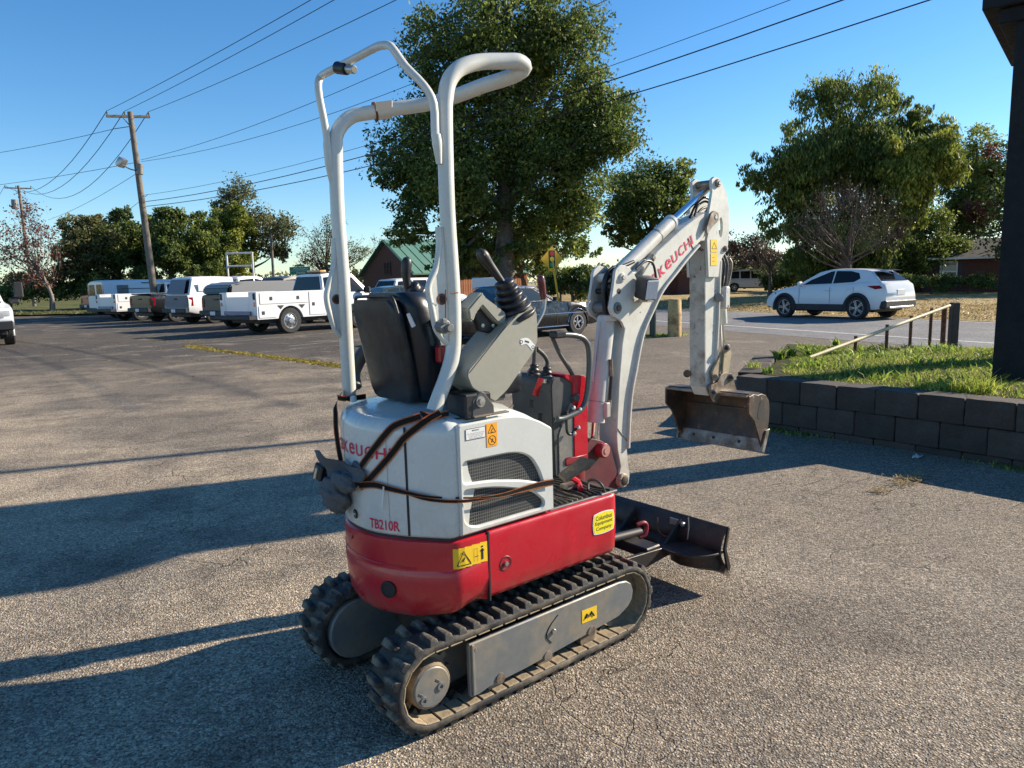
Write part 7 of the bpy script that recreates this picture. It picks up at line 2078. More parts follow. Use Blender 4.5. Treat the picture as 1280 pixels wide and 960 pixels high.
def tree(name, label, blobs, base_pt, trunk_r, mat, n_clump, n_per, leaf, bark=None, group=None, shell=.45, twigs=0, elong=1.0, clump=.16, limbs=10, yel=None, trunk_top=None, up=0.0, lobes=7):
    """blobs: (cx,cy,cz,rx,ry,rz,weight)"""
    B = np.array([b[:6] for b in blobs], float); wgt = np.array([b[6] if len(b) > 6 else 1.0 for b in blobs])
    if lobes:
        NB, NWt = [], []
        for bb_, ww_ in zip(B, wgt):
            for _ in range(lobes):
                dd = RNG.normal(0, 1, 3); dd /= np.linalg.norm(dd); dd[2] = dd[2] * .9 + .08
                f = RNG.uniform(.34, .52)
                NB.append(np.concatenate([bb_[:3] + dd * bb_[3:6] * RNG.uniform(.55, .84), bb_[3:6] * f])); NWt.append(ww_)
        B = np.array(NB); wgt = np.array(NWt)
    vol = (B[:, 3] * B[:, 5]) * wgt; pr = vol / vol.sum()
    lobe_t = RNG.normal(0, .13, len(B))
    idx = RNG.choice(len(B), n_clump, p=pr)
    d = RNG.normal(0, 1, (n_clump, 3)); d /= np.linalg.norm(d, axis=1)[:, None]
    shell = .62 if lobes else shell
    rad = (shell + (1 - shell) * RNG.random(n_clump) ** .6)[:, None]
    wob = 1 + .22 * np.sin(d[:, 0:1] * 6 + idx[:, None] * 2.1) * np.cos(d[:, 2:3] * 5 + idx[:, None])
    Cn = B[idx, :3] + d * rad * wob * B[idx, 3:6]
    S = clump * (1.75 if lobes else 1) * B[idx, 3:6].min(1) * RNG.uniform(.6, 1.4, n_clump)
    tc = np.clip(RNG.normal(.42, .15, n_clump) + lobe_t[idx], 0, 1)
    P_all = None
    V, F, T = leaves(Cn, S, n_per, leaf, tc, elong, up=up)
    bp = np.array(base_pt, float)
    root = empty(name, tuple(bp), 0, label, 'tree', group)
    me = raw_mesh('crown', V - bp, F, False, T); me.materials.append(mat)
    c_ = link('crown', me, root)
    # trunk and limbs
    m = MB(); top = trunk_top if trunk_top is not None else B[:, 2].mean()
    cx, cy = (B[:, 0] * pr).sum(), (B[:, 1] * pr).sum()
    P = [np.array([0, 0, -.1]), np.array([.04, 0, (top - bp[2]) * .25]), np.array([(cx - bp[0]) * .3, (cy - bp[1]) * .3, (top - bp[2]) * .6]), np.array([(cx - bp[0]) * .8, (cy - bp[1]) * .8, (top - bp[2])])]
    m.tube(P, [trunk_r * 1.3, trunk_r, trunk_r * .75, trunk_r * .35], 10, 4)
    bk_ = m.out('trunk', bark or BARK, root, 60)
    if limbs:
        m = MB()
        for k in range(limbs):
            t = Cn[RNG.integers(n_clump)] - bp
            h0 = RNG.uniform(.25, .8); s0 = P[1] * (1 - h0) + P[3] * h0
            mid = s0 * .45 + t * .55 + np.array([0, 0, -.06 * np.linalg.norm(t - s0)])
            m.tube([s0, mid, t], [trunk_r * .38, trunk_r * .22, trunk_r * .06], 6, 3)
        m.out('limbs', bark or BARK, root, 60)
    if twigs:
        VV = []; FF = []
        for k in range(twigs):
            c = Cn[RNG.integers(n_clump)] - bp
            dirv = c - np.array([0, 0, (top - bp[2]) * .4]); dirv = dirv / np.linalg.norm(dirv) + RNG.normal(0, .35, 3)
            l = RNG.uniform(.4, 1.2) * trunk_r * 6; e = c + dirv * l * .5; s_ = c - dirv * l * .7
            w = np.cross(dirv, RNG.normal(0, 1, 3)); w = w / np.linalg.norm(w) * trunk_r * .055
            i = len(VV); VV += [s_ - w, s_ + w, e + w * .3, e - w * .3]; FF.append((i, i + 1, i + 2, i + 3))
        me = raw_mesh('twigs', np.array(VV), np.array(FF)); me.materials.append(bark or BARK); link('twigs', me, root)['kind'] = 'stuff'
    return root
def PB(px, py, rx, rz, y, ry=None, w=1.0):
    """blob seen at pixel (px,py) with pixel radii, standing at distance y"""
    c = at(px, py, y); k = y / F_PX
    return (c[0], c[1], c[2], rx * k, (ry if ry else rx * k * .8), rz * k, w)
# --- the big tree behind the machine
Y = 50
tree('maple_tree', 'huge dark green shade tree towering behind the machine, the tallest in view',
     [PB(640, 60, 95, 75, Y), PB(690, 120, 85, 75, Y - 1), PB(570, 90, 60, 65, Y), PB(540, 190, 80, 62, Y), PB(620, 190, 95, 80, Y - 2), PB(700, 205, 75, 70, Y - 1), PB(560, 262, 72, 40, Y - 1),
      PB(640, 270, 80, 42, Y + 1), PB(755, 130, 48, 38, Y), PB(735, 190, 50, 45, Y), PB(505, 235, 40, 30, Y - 1), PB(655, 10, 60, 45, Y), PB(700, 60, 45, 45, Y), PB(600, 312, 60, 26, Y), PB(660, 318, 50, 24, Y), PB(520, 300, 35, 24, Y), PB(560, 320, 40, 18, Y), PB(720, 300, 36, 24, Y), PB(690, 268, 55, 28, Y + 1)],
     tuple(gp(632, 372)[:2] * (Y / gp(632, 372)[1])) + (0,), .62, LF_OAK, 3600, 42, .135, limbs=40, shell=.35, clump=.17, trunk_top=13)
# light fringe tree behind it to the right of the trunk
Y = 56
tree('fringe_tree', 'pale olive tree showing under the huge tree just left of the yellow sign', [PB(665, 310, 40, 32, Y), PB(610, 320, 36, 26, Y + 1), PB(690, 285, 30, 26, Y), PB(580, 335, 26, 14, Y - 4)], (at(655, 350, Y)[0], Y, 0), .2, LF_OLV, 620, 40, .12, limbs=10, clump=.2)
Y = 62
tree('round_tree', 'medium dark green tree between the huge tree and the boom', [PB(815, 235, 50, 42, Y), PB(845, 225, 32, 34, Y), PB(790, 262, 34, 34, Y), PB(840, 270, 36, 34, Y), PB(810, 300, 26, 18, Y), PB(775, 292, 20, 16, Y)], (at(820, 350, Y)[0], Y, 0), .35, LF_OAK, 620, 44, .14, limbs=14, clump=.2)
Y = 44
for (pts, lab, nm) in (([PB(715, 352, 32, 20, Y), PB(690, 357, 16, 14, Y), PB(735, 357, 16, 14, Y - 1)], 'dark rounded shrub mass standing behind the yellow sign', 'evergreen_shrub'),):
    tree(nm, lab, pts, (at(715, 368, Y)[0], Y, 0), .1, LF_DARK, 260, 40, .09, limbs=4, clump=.22, shell=.5)
Y = 47
tree('hedge_shrub', 'yellowish clipped shrub on top of the dark shrub behind the yellow sign', [PB(700, 342, 26, 7, Y), PB(672, 338, 18, 8, Y)], (at(700, 368, Y)[0], Y, 0), .08, LF_YEL, 110, 40, .08, limbs=3, clump=.25)
Y = 52
tree('brown_shrub', 'brown-leaved shrub right of the dark shrub behind the boom', [PB(745, 352, 18, 16, Y), PB(765, 358, 14, 10, Y)], (at(745, 368, Y)[0], Y, 0), .08, LF_BRN, 110, 36, .08, limbs=4, clump=.25)
Y = 54
tree('distant_tree', 'dark tree behind the boom between the round tree and the far white SUV', [PB(870, 320, 30, 22, Y), PB(935, 312, 34, 26, Y + 8), PB(912, 300, 18, 16, Y + 8), PB(965, 325, 24, 16, Y + 6)], (at(900, 358, Y)[0], Y + 6, 0), .22, LF_BRN, 300, 36, .11, limbs=14, twigs=400, clump=.25)
# --- right hand group
Y = 43
tree('tall_tree', 'tall feathery green tree on the right, highest behind the white crossover',
     [PB(1030, 170, 48, 60, Y), PB(1085, 160, 55, 62, Y), PB(1000, 215, 52, 50, Y), PB(1060, 230, 70, 52, Y), PB(965, 215, 34, 34, Y), PB(945, 232, 26, 16, Y), PB(1120, 215, 55, 48, Y - 1), PB(1050, 290, 70, 40, Y), PB(985, 275, 36, 34, Y), PB(1150, 185, 36, 30, Y), PB(1035, 118, 18, 16, Y), PB(1100, 112, 26, 15, Y), PB(1130, 145, 26, 28, Y), PB(1160, 168, 24, 24, Y), PB(1010, 310, 40, 30, Y + 1), PB(1090, 315, 50, 30, Y + 1), PB(1050, 335, 60, 16, Y + 2)],
     (at(1055, 362, Y)[0], Y, .1), .4, LF_OAK, 2300, 42, .085, limbs=26, elong=1.6, clump=.17, shell=.4, up=.9)
tree('yellowing_tree', 'yellow-green tree at the right shoulder of the tall feathery tree',
     [PB(1165, 205, 34, 32, Y - 3), PB(1145, 235, 34, 26, Y - 3), PB(1185, 180, 18, 18, Y - 3), PB(1120, 200, 26, 26, Y - 3), PB(1130, 270, 30, 24, Y - 2)], (at(1125, 362, Y)[0], Y + 1, .1), .2, LF_YEL, 620, 42, .085, limbs=8, elong=1.5, clump=.2, up=.9)
Y = 50
tree('autumn_tree', 'mixed green and orange tree directly left of the dark sign post',
     [PB(1225, 205, 36, 38, Y), PB(1200, 240, 40, 40, Y), PB(1245, 240, 30, 50, Y), PB(1180, 270, 36, 30, Y), PB(1220, 285, 40, 30, Y), PB(1190, 215, 26, 30, Y), PB(1290, 220, 40, 50, Y)], (at(1215, 350, Y)[0], Y, .1), .3, LF_OAK, 900, 42, .10, limbs=14, clump=.2)
tree('rusty_shrub_tree', 'small russet-leaved tree in front of the mixed autumn tree', [PB(1225, 262, 16, 16, Y - 3), PB(1240, 190, 10, 12, Y - 3)], (at(1222, 350, Y)[0], Y - 3, .1), .1, LF_RUS, 90, 30, .07, limbs=4, clump=.3)
Y = 45
tree('shade_tree', 'dark broad tree overhanging the brick house', [PB(1165, 300, 50, 36, Y), PB(1110, 300, 40, 36, Y), PB(1130, 335, 36, 18, Y), PB(1075, 325, 40, 24, Y + 4)], (at(1128, 362, Y)[0], Y, .1), .3, LF_OAK, 900, 42, .09, limbs=8, clump=.2)
Y = 35
rb = tree('bare_redbud', 'sparse purple-brown small tree with crooked trunks in front of the tall tree',
     [PB(1060, 275, 60, 38, Y), PB(1015, 290, 34, 26, Y), PB(1100, 285, 36, 32, Y), PB(1050, 250, 34, 20, Y)], (at(1060, 372, Y)[0], Y, .1), .14, LF_DBR, 420, 8, .042, limbs=20, twigs=600, clump=.3, bark=pmat('bark_purple', (.075, .06, .055), .95, fine=.25), trunk_top=3.2, lobes=0)
Y = 48
tree('small_bare_tree', 'small bare-branched tree behind the white SUV far across the road', [PB(955, 318, 24, 16, Y), PB(975, 330, 16, 12, Y)], (at(962, 364, Y)[0], Y, .1), .12, LF_BRN, 60, 10, .06, limbs=22, twigs=300, clump=.3, trunk_top=2.6)
# --- left row
GL = 'trees along the back of the lot'
Y = 62
left = [((105, 300, 42, 40), LF_OLV, 'olive-green tree directly right of the red-leaved tree'),
        ((150, 290, 36, 36), LF_DARK, 'dark green tree behind the long white van'),
        ((185, 300, 30, 34), LF_OAK, 'green tree just left of the leaning utility pole'),
        ((215, 292, 28, 36), LF_DARK, 'dark tree just right of the leaning utility pole'),
        ((252, 300, 42, 42), LF_OAK, 'broad green tree above the white capped pickup'),
        ((290, 290, 30, 42), LF_YEL, 'yellow-green tree behind the white ladder frame')]
for i, ((px, py, rx, rz), lm, lab) in enumerate(left):
    y = Y + (i % 3) * 2 - 2
    bl_ = [PB(px, py, rx * .8, rz * .7, y), PB(px - rx * .3, py + rz * .4, rx * .7, rz * .6, y - 1), PB(px + rx * .35, py + rz * .3, rx * .7, rz * .6, y), PB(px, py + rz * .95, rx, rz * .5, y - 1), PB(px + rx * .1, py - rz * .5, rx * .4, rz * .35, y)]
    tree('lot_tree', lab, bl_, (at(px, 370, y)[0], y, .05), .25, lm, 520, 40, .125, limbs=6, clump=.2, group=GL, shell=.4)
Y = 66
tree('tall_olive_tree', 'taller thin-leaved olive tree rising at the right end of the left tree row', [PB(305, 262, 34, 30, Y), PB(335, 285, 30, 26, Y), PB(320, 315, 40, 24, Y), PB(285, 255, 18, 16, Y), PB(350, 310, 18, 18, Y)], (at(315, 355, Y)[0], Y, .05), .3, LF_OLV, 420, 34, .12, limbs=16, clump=.22)
Y = 68
tree('thin_tree', 'thin half-bare tree left of the roll frame', [PB(395, 300, 26, 28, Y), PB(425, 300, 30, 30, Y), PB(410, 325, 36, 14, Y), PB(385, 325, 20, 14, Y), PB(450, 320, 20, 14, Y)], (at(402, 350, Y)[0], Y, .05), .22, LF_OLV, 260, 16, .09, limbs=26, twigs=700, clump=.25)
tree('far_twig_tree', 'bare twiggy tree top peeping over the green barn roof', [PB(478, 305, 12, 9, 75)], (at(478, 350, 75)[0], 75, .05), .15, LF_BRN, 30, 8, .08, limbs=12, twigs=160, clump=.3)
Y = 55
tree('red_leaved_tree', 'sparse red-leaved tree with forked grey trunks at the far left', [PB(38, 290, 26, 34, Y), PB(20, 320, 26, 30, Y), PB(55, 315, 22, 40, Y), PB(30, 265, 18, 20, Y), PB(5, 310, 18, 36, Y), PB(45, 350, 26, 16, Y)],
     (at(66, 386, Y)[0], Y, .1), .13, LF_RUS, 270, 11, .10, limbs=34, twigs=700, clump=.3, bark=BARKL, trunk_top=4.5, lobes=0)
Y = 58
for k, (px, lab) in enumerate(((12, 'dark hedge at the far left edge behind the red-leaved tree'), (62, 'dark hedge behind the forked trunk of the red-leaved tree'), (115, 'dark hedge behind the red pickup'), (170, 'dark hedge behind the roof of the long white van'))):
    tree('hedge', lab, [PB(px, 362 - k, 34, 16, Y), PB(px + 14, 352 - k, 26, 14, Y + 2)], (at(px, 372, Y)[0], Y, .05), .1, LF_DARK, 170, 36, .11, limbs=2, clump=.3, group='dark hedges along the back of the lot')
for k, (px, py, y, mm, lab) in enumerate((
    (880, 346, 66, LF_BRN, 'brownish thicket far behind the boom'), (930, 340, 72, LF_DARK, 'dark thicket behind the far white SUV'), (985, 345, 56, LF_DARK, 'dark thicket above the nose of the white crossover'),
    (1035, 338, 52, LF_OLV, 'olive thicket above the roof of the white crossover'), (1085, 340, 50, LF_DARK, 'dark thicket above the rear of the white crossover'), (1135, 335, 49, LF_DARK, 'dark thicket at the left end of the brick house'),
    (1250, 325, 52, LF_DARK, 'dark thicket at the right end of the brick house'), (840, 335, 70, LF_OLV, 'olive thicket above the dark red garage'), (790, 345, 66, LF_OLV, 'olive thicket between the brown shrub and the garage'))):
    tree('thicket', lab, [PB(px, py, 38, 17, y), PB(px + 16, py - 10, 26, 14, y + 2), PB(px - 18, py + 4, 28, 14, y)], (at(px, 368, y)[0], y, .05), .1, mm, 260, 36, .11, limbs=6, twigs=120, clump=.3, group='thickets across the road')
tree('added_shade_tree', 'big dark tree added beyond the right edge to shade the brick house', [PB(1340, 250, 80, 70, 42), PB(1290, 300, 50, 40, 41), PB(1400, 260, 70, 70, 42)], (at(1345, 352, 42)[0], 42, .1), .4, LF_DARK, 600, 36, .12, limbs=10, clump=.2)  # mostly out of view, added to throw shade on the house
# far wooded skyline (one mass)
def skyline():
    C_, S = [], []
    for px in np.arange(-700, 2100, 7.0):
        y = 120 + 10 * math.sin(px * .01)
        for k in range(3):
            h = 349 - .026 * (px - 640) - 1 - k * 5.0 - 3 * math.sin(px * .05) - 3 * math.sin(px * .13)
            c = at(px + RNG.uniform(-5, 5), h + RNG.uniform(-2, 4), y); C_.append(c); S.append(.55)
    C_ = np.array(C_); V, F, T = leaves(C_, np.array(S), 22, .34, np.clip(RNG.normal(.4, .2, len(C_)), 0, 1))
    me = raw_mesh('far_woods', V, F, False, T); me.materials.append(LF_OLV)
    tag(link('far_woods', me), 'low far-off wood along the horizon', 'trees', kind='stuff')
skyline()
# low undergrowth along the verge at left
def verge(n):
    x = RNG.uniform(-62, -20, n); y = 47.3 + (x + 27) * -.22 + np.abs(RNG.normal(0, 2.2, n))
    return np.stack([x, y, np.full(n, .05)], 1)
tag(blades('verge_grass', 9000, verge, .10, .35, .03, LF_OLV, .8), 'rough grass and ground ivy on the verge behind the vehicles', 'grass', kind='stuff')
def lawn_pos(n):
    s = RNG.uniform(-36, -8, n); k = 20.75 + np.abs(RNG.normal(0, 5.5, n))
    return np.stack([RD[0] * s + RN[0] * k, RD[1] * s + RN[1] * k, np.full(n, .02) + .1 * np.clip((k - 20.6) / 3, 0, 1)], 1)
tag(blades('lawn_tufts', 16000, lawn_pos, .03, .12, .022, STRAWM, 1.2), 'dry tan grass tufts on the lawn across the road', 'grass', kind='stuff')

# ================================================================== poles, wires
WOOD = pmat('weathered_wood', (.17, .145, .115), .9, col2=(.10, .085, .07), scale=3, fine=.25, fscale=15, bmp=.4, bscale=30)
def upole(name, label, top_px, base_px, y, arm_px, r=.15):
    b = at(base_px[0], base_px[1], y); b[2] = 0; t = at(top_px[0], top_px[1], y)
    root = empty(name, (b[0], b[1], 0), 0, label, 'utility pole')
    v = t - b
    MB().tube([(0, 0, -.2), tuple(v * .5), tuple(v)], [r * 1.15, r, r * .8], 12).out('pole', WOOD, root, 60)
    a0 = at(arm_px[0][0], arm_px[0][1], y) - b; a1 = at(arm_px[1][0], arm_px[1][1], y + 1.2) - b
    m = (a0 + a1) / 2; d = (a1 - a0)
    L_ = np.linalg.norm(d); an = math.atan2(d[1], d[0]); el = math.asin(d[2] / L_)
    cr = MB().box(tuple(m + np.array([0, -.18, 0])), (L_, .10, .13), .01, (0, -el, an)).out('cross_arm', WOOD, root)
    MB().tube([tuple(m * .0 + v * .93 + np.array([0, -.15, 0])), tuple(a0 * .65 + a1 * .35 + np.array([0, -.2, 0]))], .025, 6).out('arm_brace', STEEL, root)
    ins_ = []
    for f in (.03, .42, .97):
        p = a0 + d * f + np.array([0, -.18, .07])
        MB().lathe([(.02, 0), (.05, .04), (.03, .08), (.055, .12), (.03, .17), (0, .19)], tuple(p), (0, 0, 1), 10).out('insulator', STEEL, root)
        ins_.append(p + b + np.array([0, 0, .18]))
    return root, b, v, ins_
up1, b1, v1_, ins1 = upole('utility_pole', 'leaning wooden utility pole with a cross-arm and street light left of the machine', (162.5, 140), (197, 398), 38.0, ((135, 146), (190, 147)), .16)
def upt(f): return b1 + v1_ * f
def on1(px, py): return at(px, py, 38.0)
# street light on the pole + small can
p = on1(176, 214); q = on1(160, 208)
sl = MB().tube([tuple(p - b1), tuple(on1(168, 213) - b1 + np.array([0, -.4, 0])), tuple(q - b1 + np.array([0, -.5, 0]))], .03, 8, 3).out('lamp_arm', STEEL, up1)
MB().box(tuple(q - b1 + np.array([0, -.6, .1])), (.30, .55, .50), .10, (0, .6, 0), 2).out('street_lamp_head', RIM, up1)
MB().cyl(tuple(on1(178, 219) - b1 + np.array([0, -.25, 0])), tuple(on1(178, 206) - b1 + np.array([0, -.25, 0])), .16, 14, .02).out('pole_can', STEEL, up1)
MB().tube([tuple(on1(143, 161) - b1), tuple(on1(163, 158) - b1)], .02, 6).out('side_bracket', STEEL, up1)
up2, b2, v2_, ins2 = upole('utility_pole', 'farther wooden utility pole with a transformer rising above the red-leaved tree', (23, 232), (42, 372), 78.0, ((7, 235), (41, 236)), .16)
MB().cyl(tuple(at(22, 262, 78) - b2 + np.array([0, -.4, 0])), tuple(at(21, 250, 78) - b2 + np.array([0, -.4, 0])), .30, 14, .03).out('transformer', STEEL, up2)
# thin leaning wooden stake and stub poles
def stake(name, label, p0, p1, y, r, mat=None, cat='pole'):
    a = at(*p0, y); a[2] = min(a[2], 0); b = at(*p1, y)
    root = empty(name, tuple(a), 0, label, cat)
    MB().tube([(0, 0, 0), tuple(b - a)], [r, r * .8], 10).out('pole', mat or WOOD, root, 60); return root
stake('thin_pole', 'thin pale leaning pole behind the dark pickup', (343, 366), (338.5, 292), 50, .10)
# off-frame tall pole to the right: its long thin shadow crosses the lot
sp_n, sp_s = 7.1, 14.0
rpole = empty('utility_pole', (sp_n * -.349 + sp_s * .937, sp_n * .937 + sp_s * .349, 0), 0, 'utility pole just outside the right edge whose thin shadow crosses the lot', 'utility pole')
MB().tube([(0, 0, -.1), (0, 0, 6), (0, 0, 12.5)], [.075, .07, .06], 12).out('pole', WOOD, rpole, 60)
# wires
WIREM = pmat('wire_black', (.008, .008, .009), .6, fine=0)
def wire(label, A, B, sag=.3, r=.012, n=14):
    A = np.array(A, float); B = np.array(B, float)
    P = []
    for k in range(n + 1):
        t = k / n; q = A * (1 - t) + B * t; q[2] -= sag * 4 * t * (1 - t); P.append(tuple(q))
    o = MB().tube(P, r, 5).out('overhead_wire', WIREM, None, 60)
    tag(o, label, 'wire', 'overhead wires'); return o
def line2(p0, p1, ext): return (p0[0] + (p1[0] - p0[0]) * ext, p0[1] + (p1[1] - p0[1]) * ext)
wire('uppermost overhead wire from the left end of the cross-arm to the upper edge', ins1[0], at(*line2((137, 142), (383, 0), 2.2), 16), .15, .012)
wire('overhead wire from the middle of the cross-arm to the upper edge', ins1[1], at(*line2((158, 140), (409, 0), 2.2), 16), .15, .012)
wire('overhead wire from the right end of the cross-arm to the upper edge', ins1[2], at(*line2((188, 143), (484, 0), 2.0), 16), .2, .012)
wire('faint wire from below the pole top rising behind the guard hoop', on1(176, 200), at(*line2((183, 200), (634, 0), 1.5), 17), .6, .010)
wire('faint wire crossing behind the top of the roll frame', on1(177, 202), at(*line2((183, 203), (700, 0), 1.6), 17), .9, .010)
wire('thin wire above the two thick cables, running to the right', on1(180, 244), at(*line2((190, 244), (940, 0), 1.4), 15), .75, .009)
wire('upper of the two thick cables sweeping up to the right', on1(182, 252), at(*line2((200, 255), (1018, 0), 1.3), 14), .7, .016)
wire('lower of the two thick cables sweeping up to the right', on1(183, 258), at(*line2((215, 262), (1124, 0), 1.3), 14), .75, .016)
wire('wire from the left end of the near cross-arm to the far pole', ins1[0], ins2[0], 2.0, .02)
wire('wire from the middle of the near cross-arm to the far pole', ins1[1], ins2[1], 2.2, .02)
wire('wire from the right end of the near cross-arm to the far pole', ins1[2], ins2[2], 2.6, .02)
wire('faint wire running left from the small side bracket to the edge', on1(143, 161), at(-200, 205, 60), .6, .014)
wire('faint wire running left from the street lamp height to the edge', on1(170, 203), at(-200, 236, 80), .8, .014)
wire('guy wire descending left from the leaning pole', on1(172, 216), at(60, 275, 60), .2, .012)
wire('lower wire descending left from the leaning pole into the trees', on1(185, 243), at(120, 285, 60), .2, .012)
wire('wire leaving the far cross-arm towards the left edge', ins2[0], at(-60, 320, 90), .6, .02)

# ================================================================== white pipe frame, signs, bollards, rail
WP = pmat('frame_white_paint', (.60, .60, .57), .5, fine=.1)
y = 36
fr_ = empty('pipe_frame', tuple(at(298, 372, y) * np.array([1, 1, 0])), 0, 'white pipe ladder rack frame standing above the dark pickup', 'rack')
o0 = np.array(fr_.location)
for p in ((283, 317), (315, 317)):
    a = at(p[0], 350, y); t = at(*p, y); MB().tube([tuple(np.array([t[0], y, .0]) - o0), tuple(t - o0)], .05, 8).out('upright', WP, fr_, 60)
for a, b in (((282, 317), (316, 316)), ((284, 333), (314, 332))):
    MB().tube([tuple(at(*a, y) - o0), tuple(at(*b, y) - o0)], .045, 8).out('cross_bar', WP, fr_, 60)
# yellow signal-ahead sign
SIGY = pmat('sign_yellow', (.80, .42, .01), .45, fine=.04)
y = 38.5
c = at(690, 324, y); sgn_ = empty('warning_sign', (c[0] + .38, y, 0), 0, 'yellow diamond traffic-signal-ahead sign on a yellow post', 'sign')
so = np.array(sgn_.location); ra_ = R_(27)
def srot(a, d, q): return tuple(np.array([c[0] + a * math.cos(ra_) + d * math.sin(ra_), y + a * math.sin(ra_) - d * math.cos(ra_), c[2] + q]) - so)
MB().prism([(-.68, 0), (0, -.68), (.68, 0), (0, .68)], lambda a, q, cc: srot(a, cc, q), -.02, 0, .002).out('sign_plate', SIGY, sgn_, flat=True)
def sp(name, P, mat, d): MB().prism(P, lambda a, q, cc: srot(a, cc, q), d, d + .004).out(name, mat, sgn_, flat=True)
sp('signal_panel', [(-.18, -.46), (.18, -.46), (.18, .46), (-.18, .46)], INK, .002)
circ = lambda cx, cz, r: [(cx + r * math.cos(a), cz + r * math.sin(a)) for a in np.linspace(0, 2 * math.pi, 17)[:-1]]
sp('red_disc', circ(0, .29, .13), pmat('sign_red', (.45, .02, .02), .5, fine=0), .008)
sp('amber_disc', circ(0, 0, .13), pmat('sign_amber', (.9, .6, .03), .5, fine=0), .008)
sp('green_disc', circ(0, -.29, .13), pmat('sign_green', (.01, .30, .14), .5, fine=0), .008)
MB().tube([(0.0, .05, -.1), tuple(np.array([c[0] - .03, y + .05, c[2] + .3]) - so)], .055, 8).out('sign_post', SIGY, sgn_, 60)
# green guide sign
y = 58
c = at(375, 338.5, y); gs_ = empty('guide_sign', (c[0], y, 0), 0, 'small green road guide sign with white lettering behind the pickups', 'sign'); so2 = np.array(gs_.location)
SG = pmat('guide_green', (.01, .20, .12), .45, fine=.05)
MB().box(tuple(c - so2), (1.65, .04, .62), .02).out('sign_panel', SG, gs_)
MB().prism([(-.5, .33), (.5, .33), (.15, .52), (-.15, .52)], lambda a, q, cc: tuple(np.array([c[0] + a, y + cc, c[2] + q]) - so2), -.02, .02).out('sign_top', SG, gs_)
for i, tx in enumerate(('Philadelphia', 'Pontiac')):
    text_obj('sign_lettering', tx, (1.15, .70)[i], .16, lambda a, b, i=i: tuple(np.array([c[0] + a + .08, y - .03, c[2] + .14 - .28 * i + b]) - so2), LWHITE, gs_, .01)
MB().box(tuple(c + np.array([0, -.025, 0]) - so2), (1.6, .006, .02)).out('sign_rule', LWHITE, gs_)
for dx in (-.6, .6): MB().box((dx, .06, c[2] / 2), (.08, .06, c[2])).out('sign_leg', STEEL, gs_)
# bollards
WB = pmat('peeling_wood', (.50, .34, .15), .85, col2=(.25, .15, .07), scale=5, lo=.45, hi=.62, fine=.25, fscale=18, col3=(.07, .05, .04), lo3=.60, hi3=.64, scale3=9, bmp=.6, bscale=25)
q = gp(845, 421); bo = MB().tube([(q[0], q[1] + .17, -.1), (q[0], q[1] + .17, .5), (q[0], q[1] + .17, .92), (q[0], q[1] + .17, .94)], [.175, .17, .165, .14], 14).out('timber_bollard', WB, None, 60)
tag(bo, 'peeling yellow-brown timber bollard right of the dark one near the road', 'bollard', 'bollards near the road')
q = gp(817, 421); b_r = empty('metal_bollard', (q[0], q[1] + .1, 0), 0, 'slim dark green bollard with a white cap left of the timber bollard', 'bollard', 'bollards near the road')
MB().cyl((0, 0, -.1), (0, 0, .88), .085, 16).out('post', pmat('bollard_green', (.02, .045, .04), .4, fine=.1, coat=.4), b_r, 60)
MB().box((0, 0, .95), (.26, .22, .14), .03).out('cap', LWHITE, b_r)
def bweeds(n):
    x = q[0] + RNG.normal(.15, .35, n); yy = q[1] + .1 + RNG.normal(0, .08, n); return np.stack([x, yy, np.zeros(n)], 1)
tag(blades('bollard_weeds', 500, bweeds, .04, .14, .012, WEEDM, .9), 'weeds round the feet of the two bollards', 'weeds', kind='stuff')
# yellow rail with rusty posts on the bed
RY = pmat('rail_yellow_faded', (.58, .50, .30), .6, col2=(.45, .36, .16), scale=5, fine=.15, col3=(.16, .08, .04), lo3=.62, hi3=.68)
r0 = at(1012, 447, 8.6); r1 = at(1187, 382, 10.3)
rr_ = empty('handrail', (r0[0], r0[1], 0), 0, 'faded yellow pipe rail with rusty posts sloping down behind the grass bed', 'rail'); ro = np.array(rr_.location)
MB().tube([tuple(r0 - ro), tuple(r1 - ro)], .022, 10).out('rail_bar', RY, rr_, 60)
for f in (.30, .52, .70, .86, .97):
    p = r0 + (r1 - r0) * f - ro
    MB().tube([(p[0], p[1] + .03, .30), (p[0], p[1] + .03, p[2] + (.05 if f < .9 else .02))], .022 if f < .9 else .035, 8).out('rail_post', RUST, rr_, 60)
p = at(1195.5, 378, 10.4)
dpost = MB().box((p[0] - .02, p[1], (p[2] + .1) / 2), (.105, .105, p[2] - .1), .008).out('square_post', pmat('post_brown_black', (.035, .025, .022), .5, fine=.2), None)
tag(dpost, 'short dark brown square post at the high end of the yellow rail', 'post')

# ================================================================== large sign structure on two posts
POSTM = pmat('sign_post_black', (.012, .013, .015), .7, fine=.2, spec=.2, col2=(.02, .02, .021), scale=1.2, lo=.4, hi=.7, bmp=.15, bscale=15, bdist=.01)
sn, cs = .349, .937
def NS(n, s): return np.array([-sn * n + cs * s, cs * n + sn * s])
pC = NS(4.56, 6.66); pB = NS(5.50, 8.30)
sig = empty('pylon_sign', (pC[0], pC[1], 0), math.atan2(pB[1] - pC[1], pB[0] - pC[0]), 'tall dark two-post sign structure standing in the grass bed at the right edge', 'sign')
D_ = np.linalg.norm(pB - pC)
MB().box((0, 0, 2.2), (.31, .31, 4.6), .006).out('sign_column', POSTM, sig)
MB().box((D_, 0, 2.2), (.31, .31, 4.6), .006).out('sign_column', POSTM, sig)
MB().box((D_ / 2 - .04, 0, 4.62), (D_ + .44, .80, 1.8), .01).out('sign_cabinet', POSTM, sig)
MB().box((D_ / 2 - .02, 0, 3.66), (D_ + .34, .56, .13), .01).out('cabinet_rim', POSTM, sig)

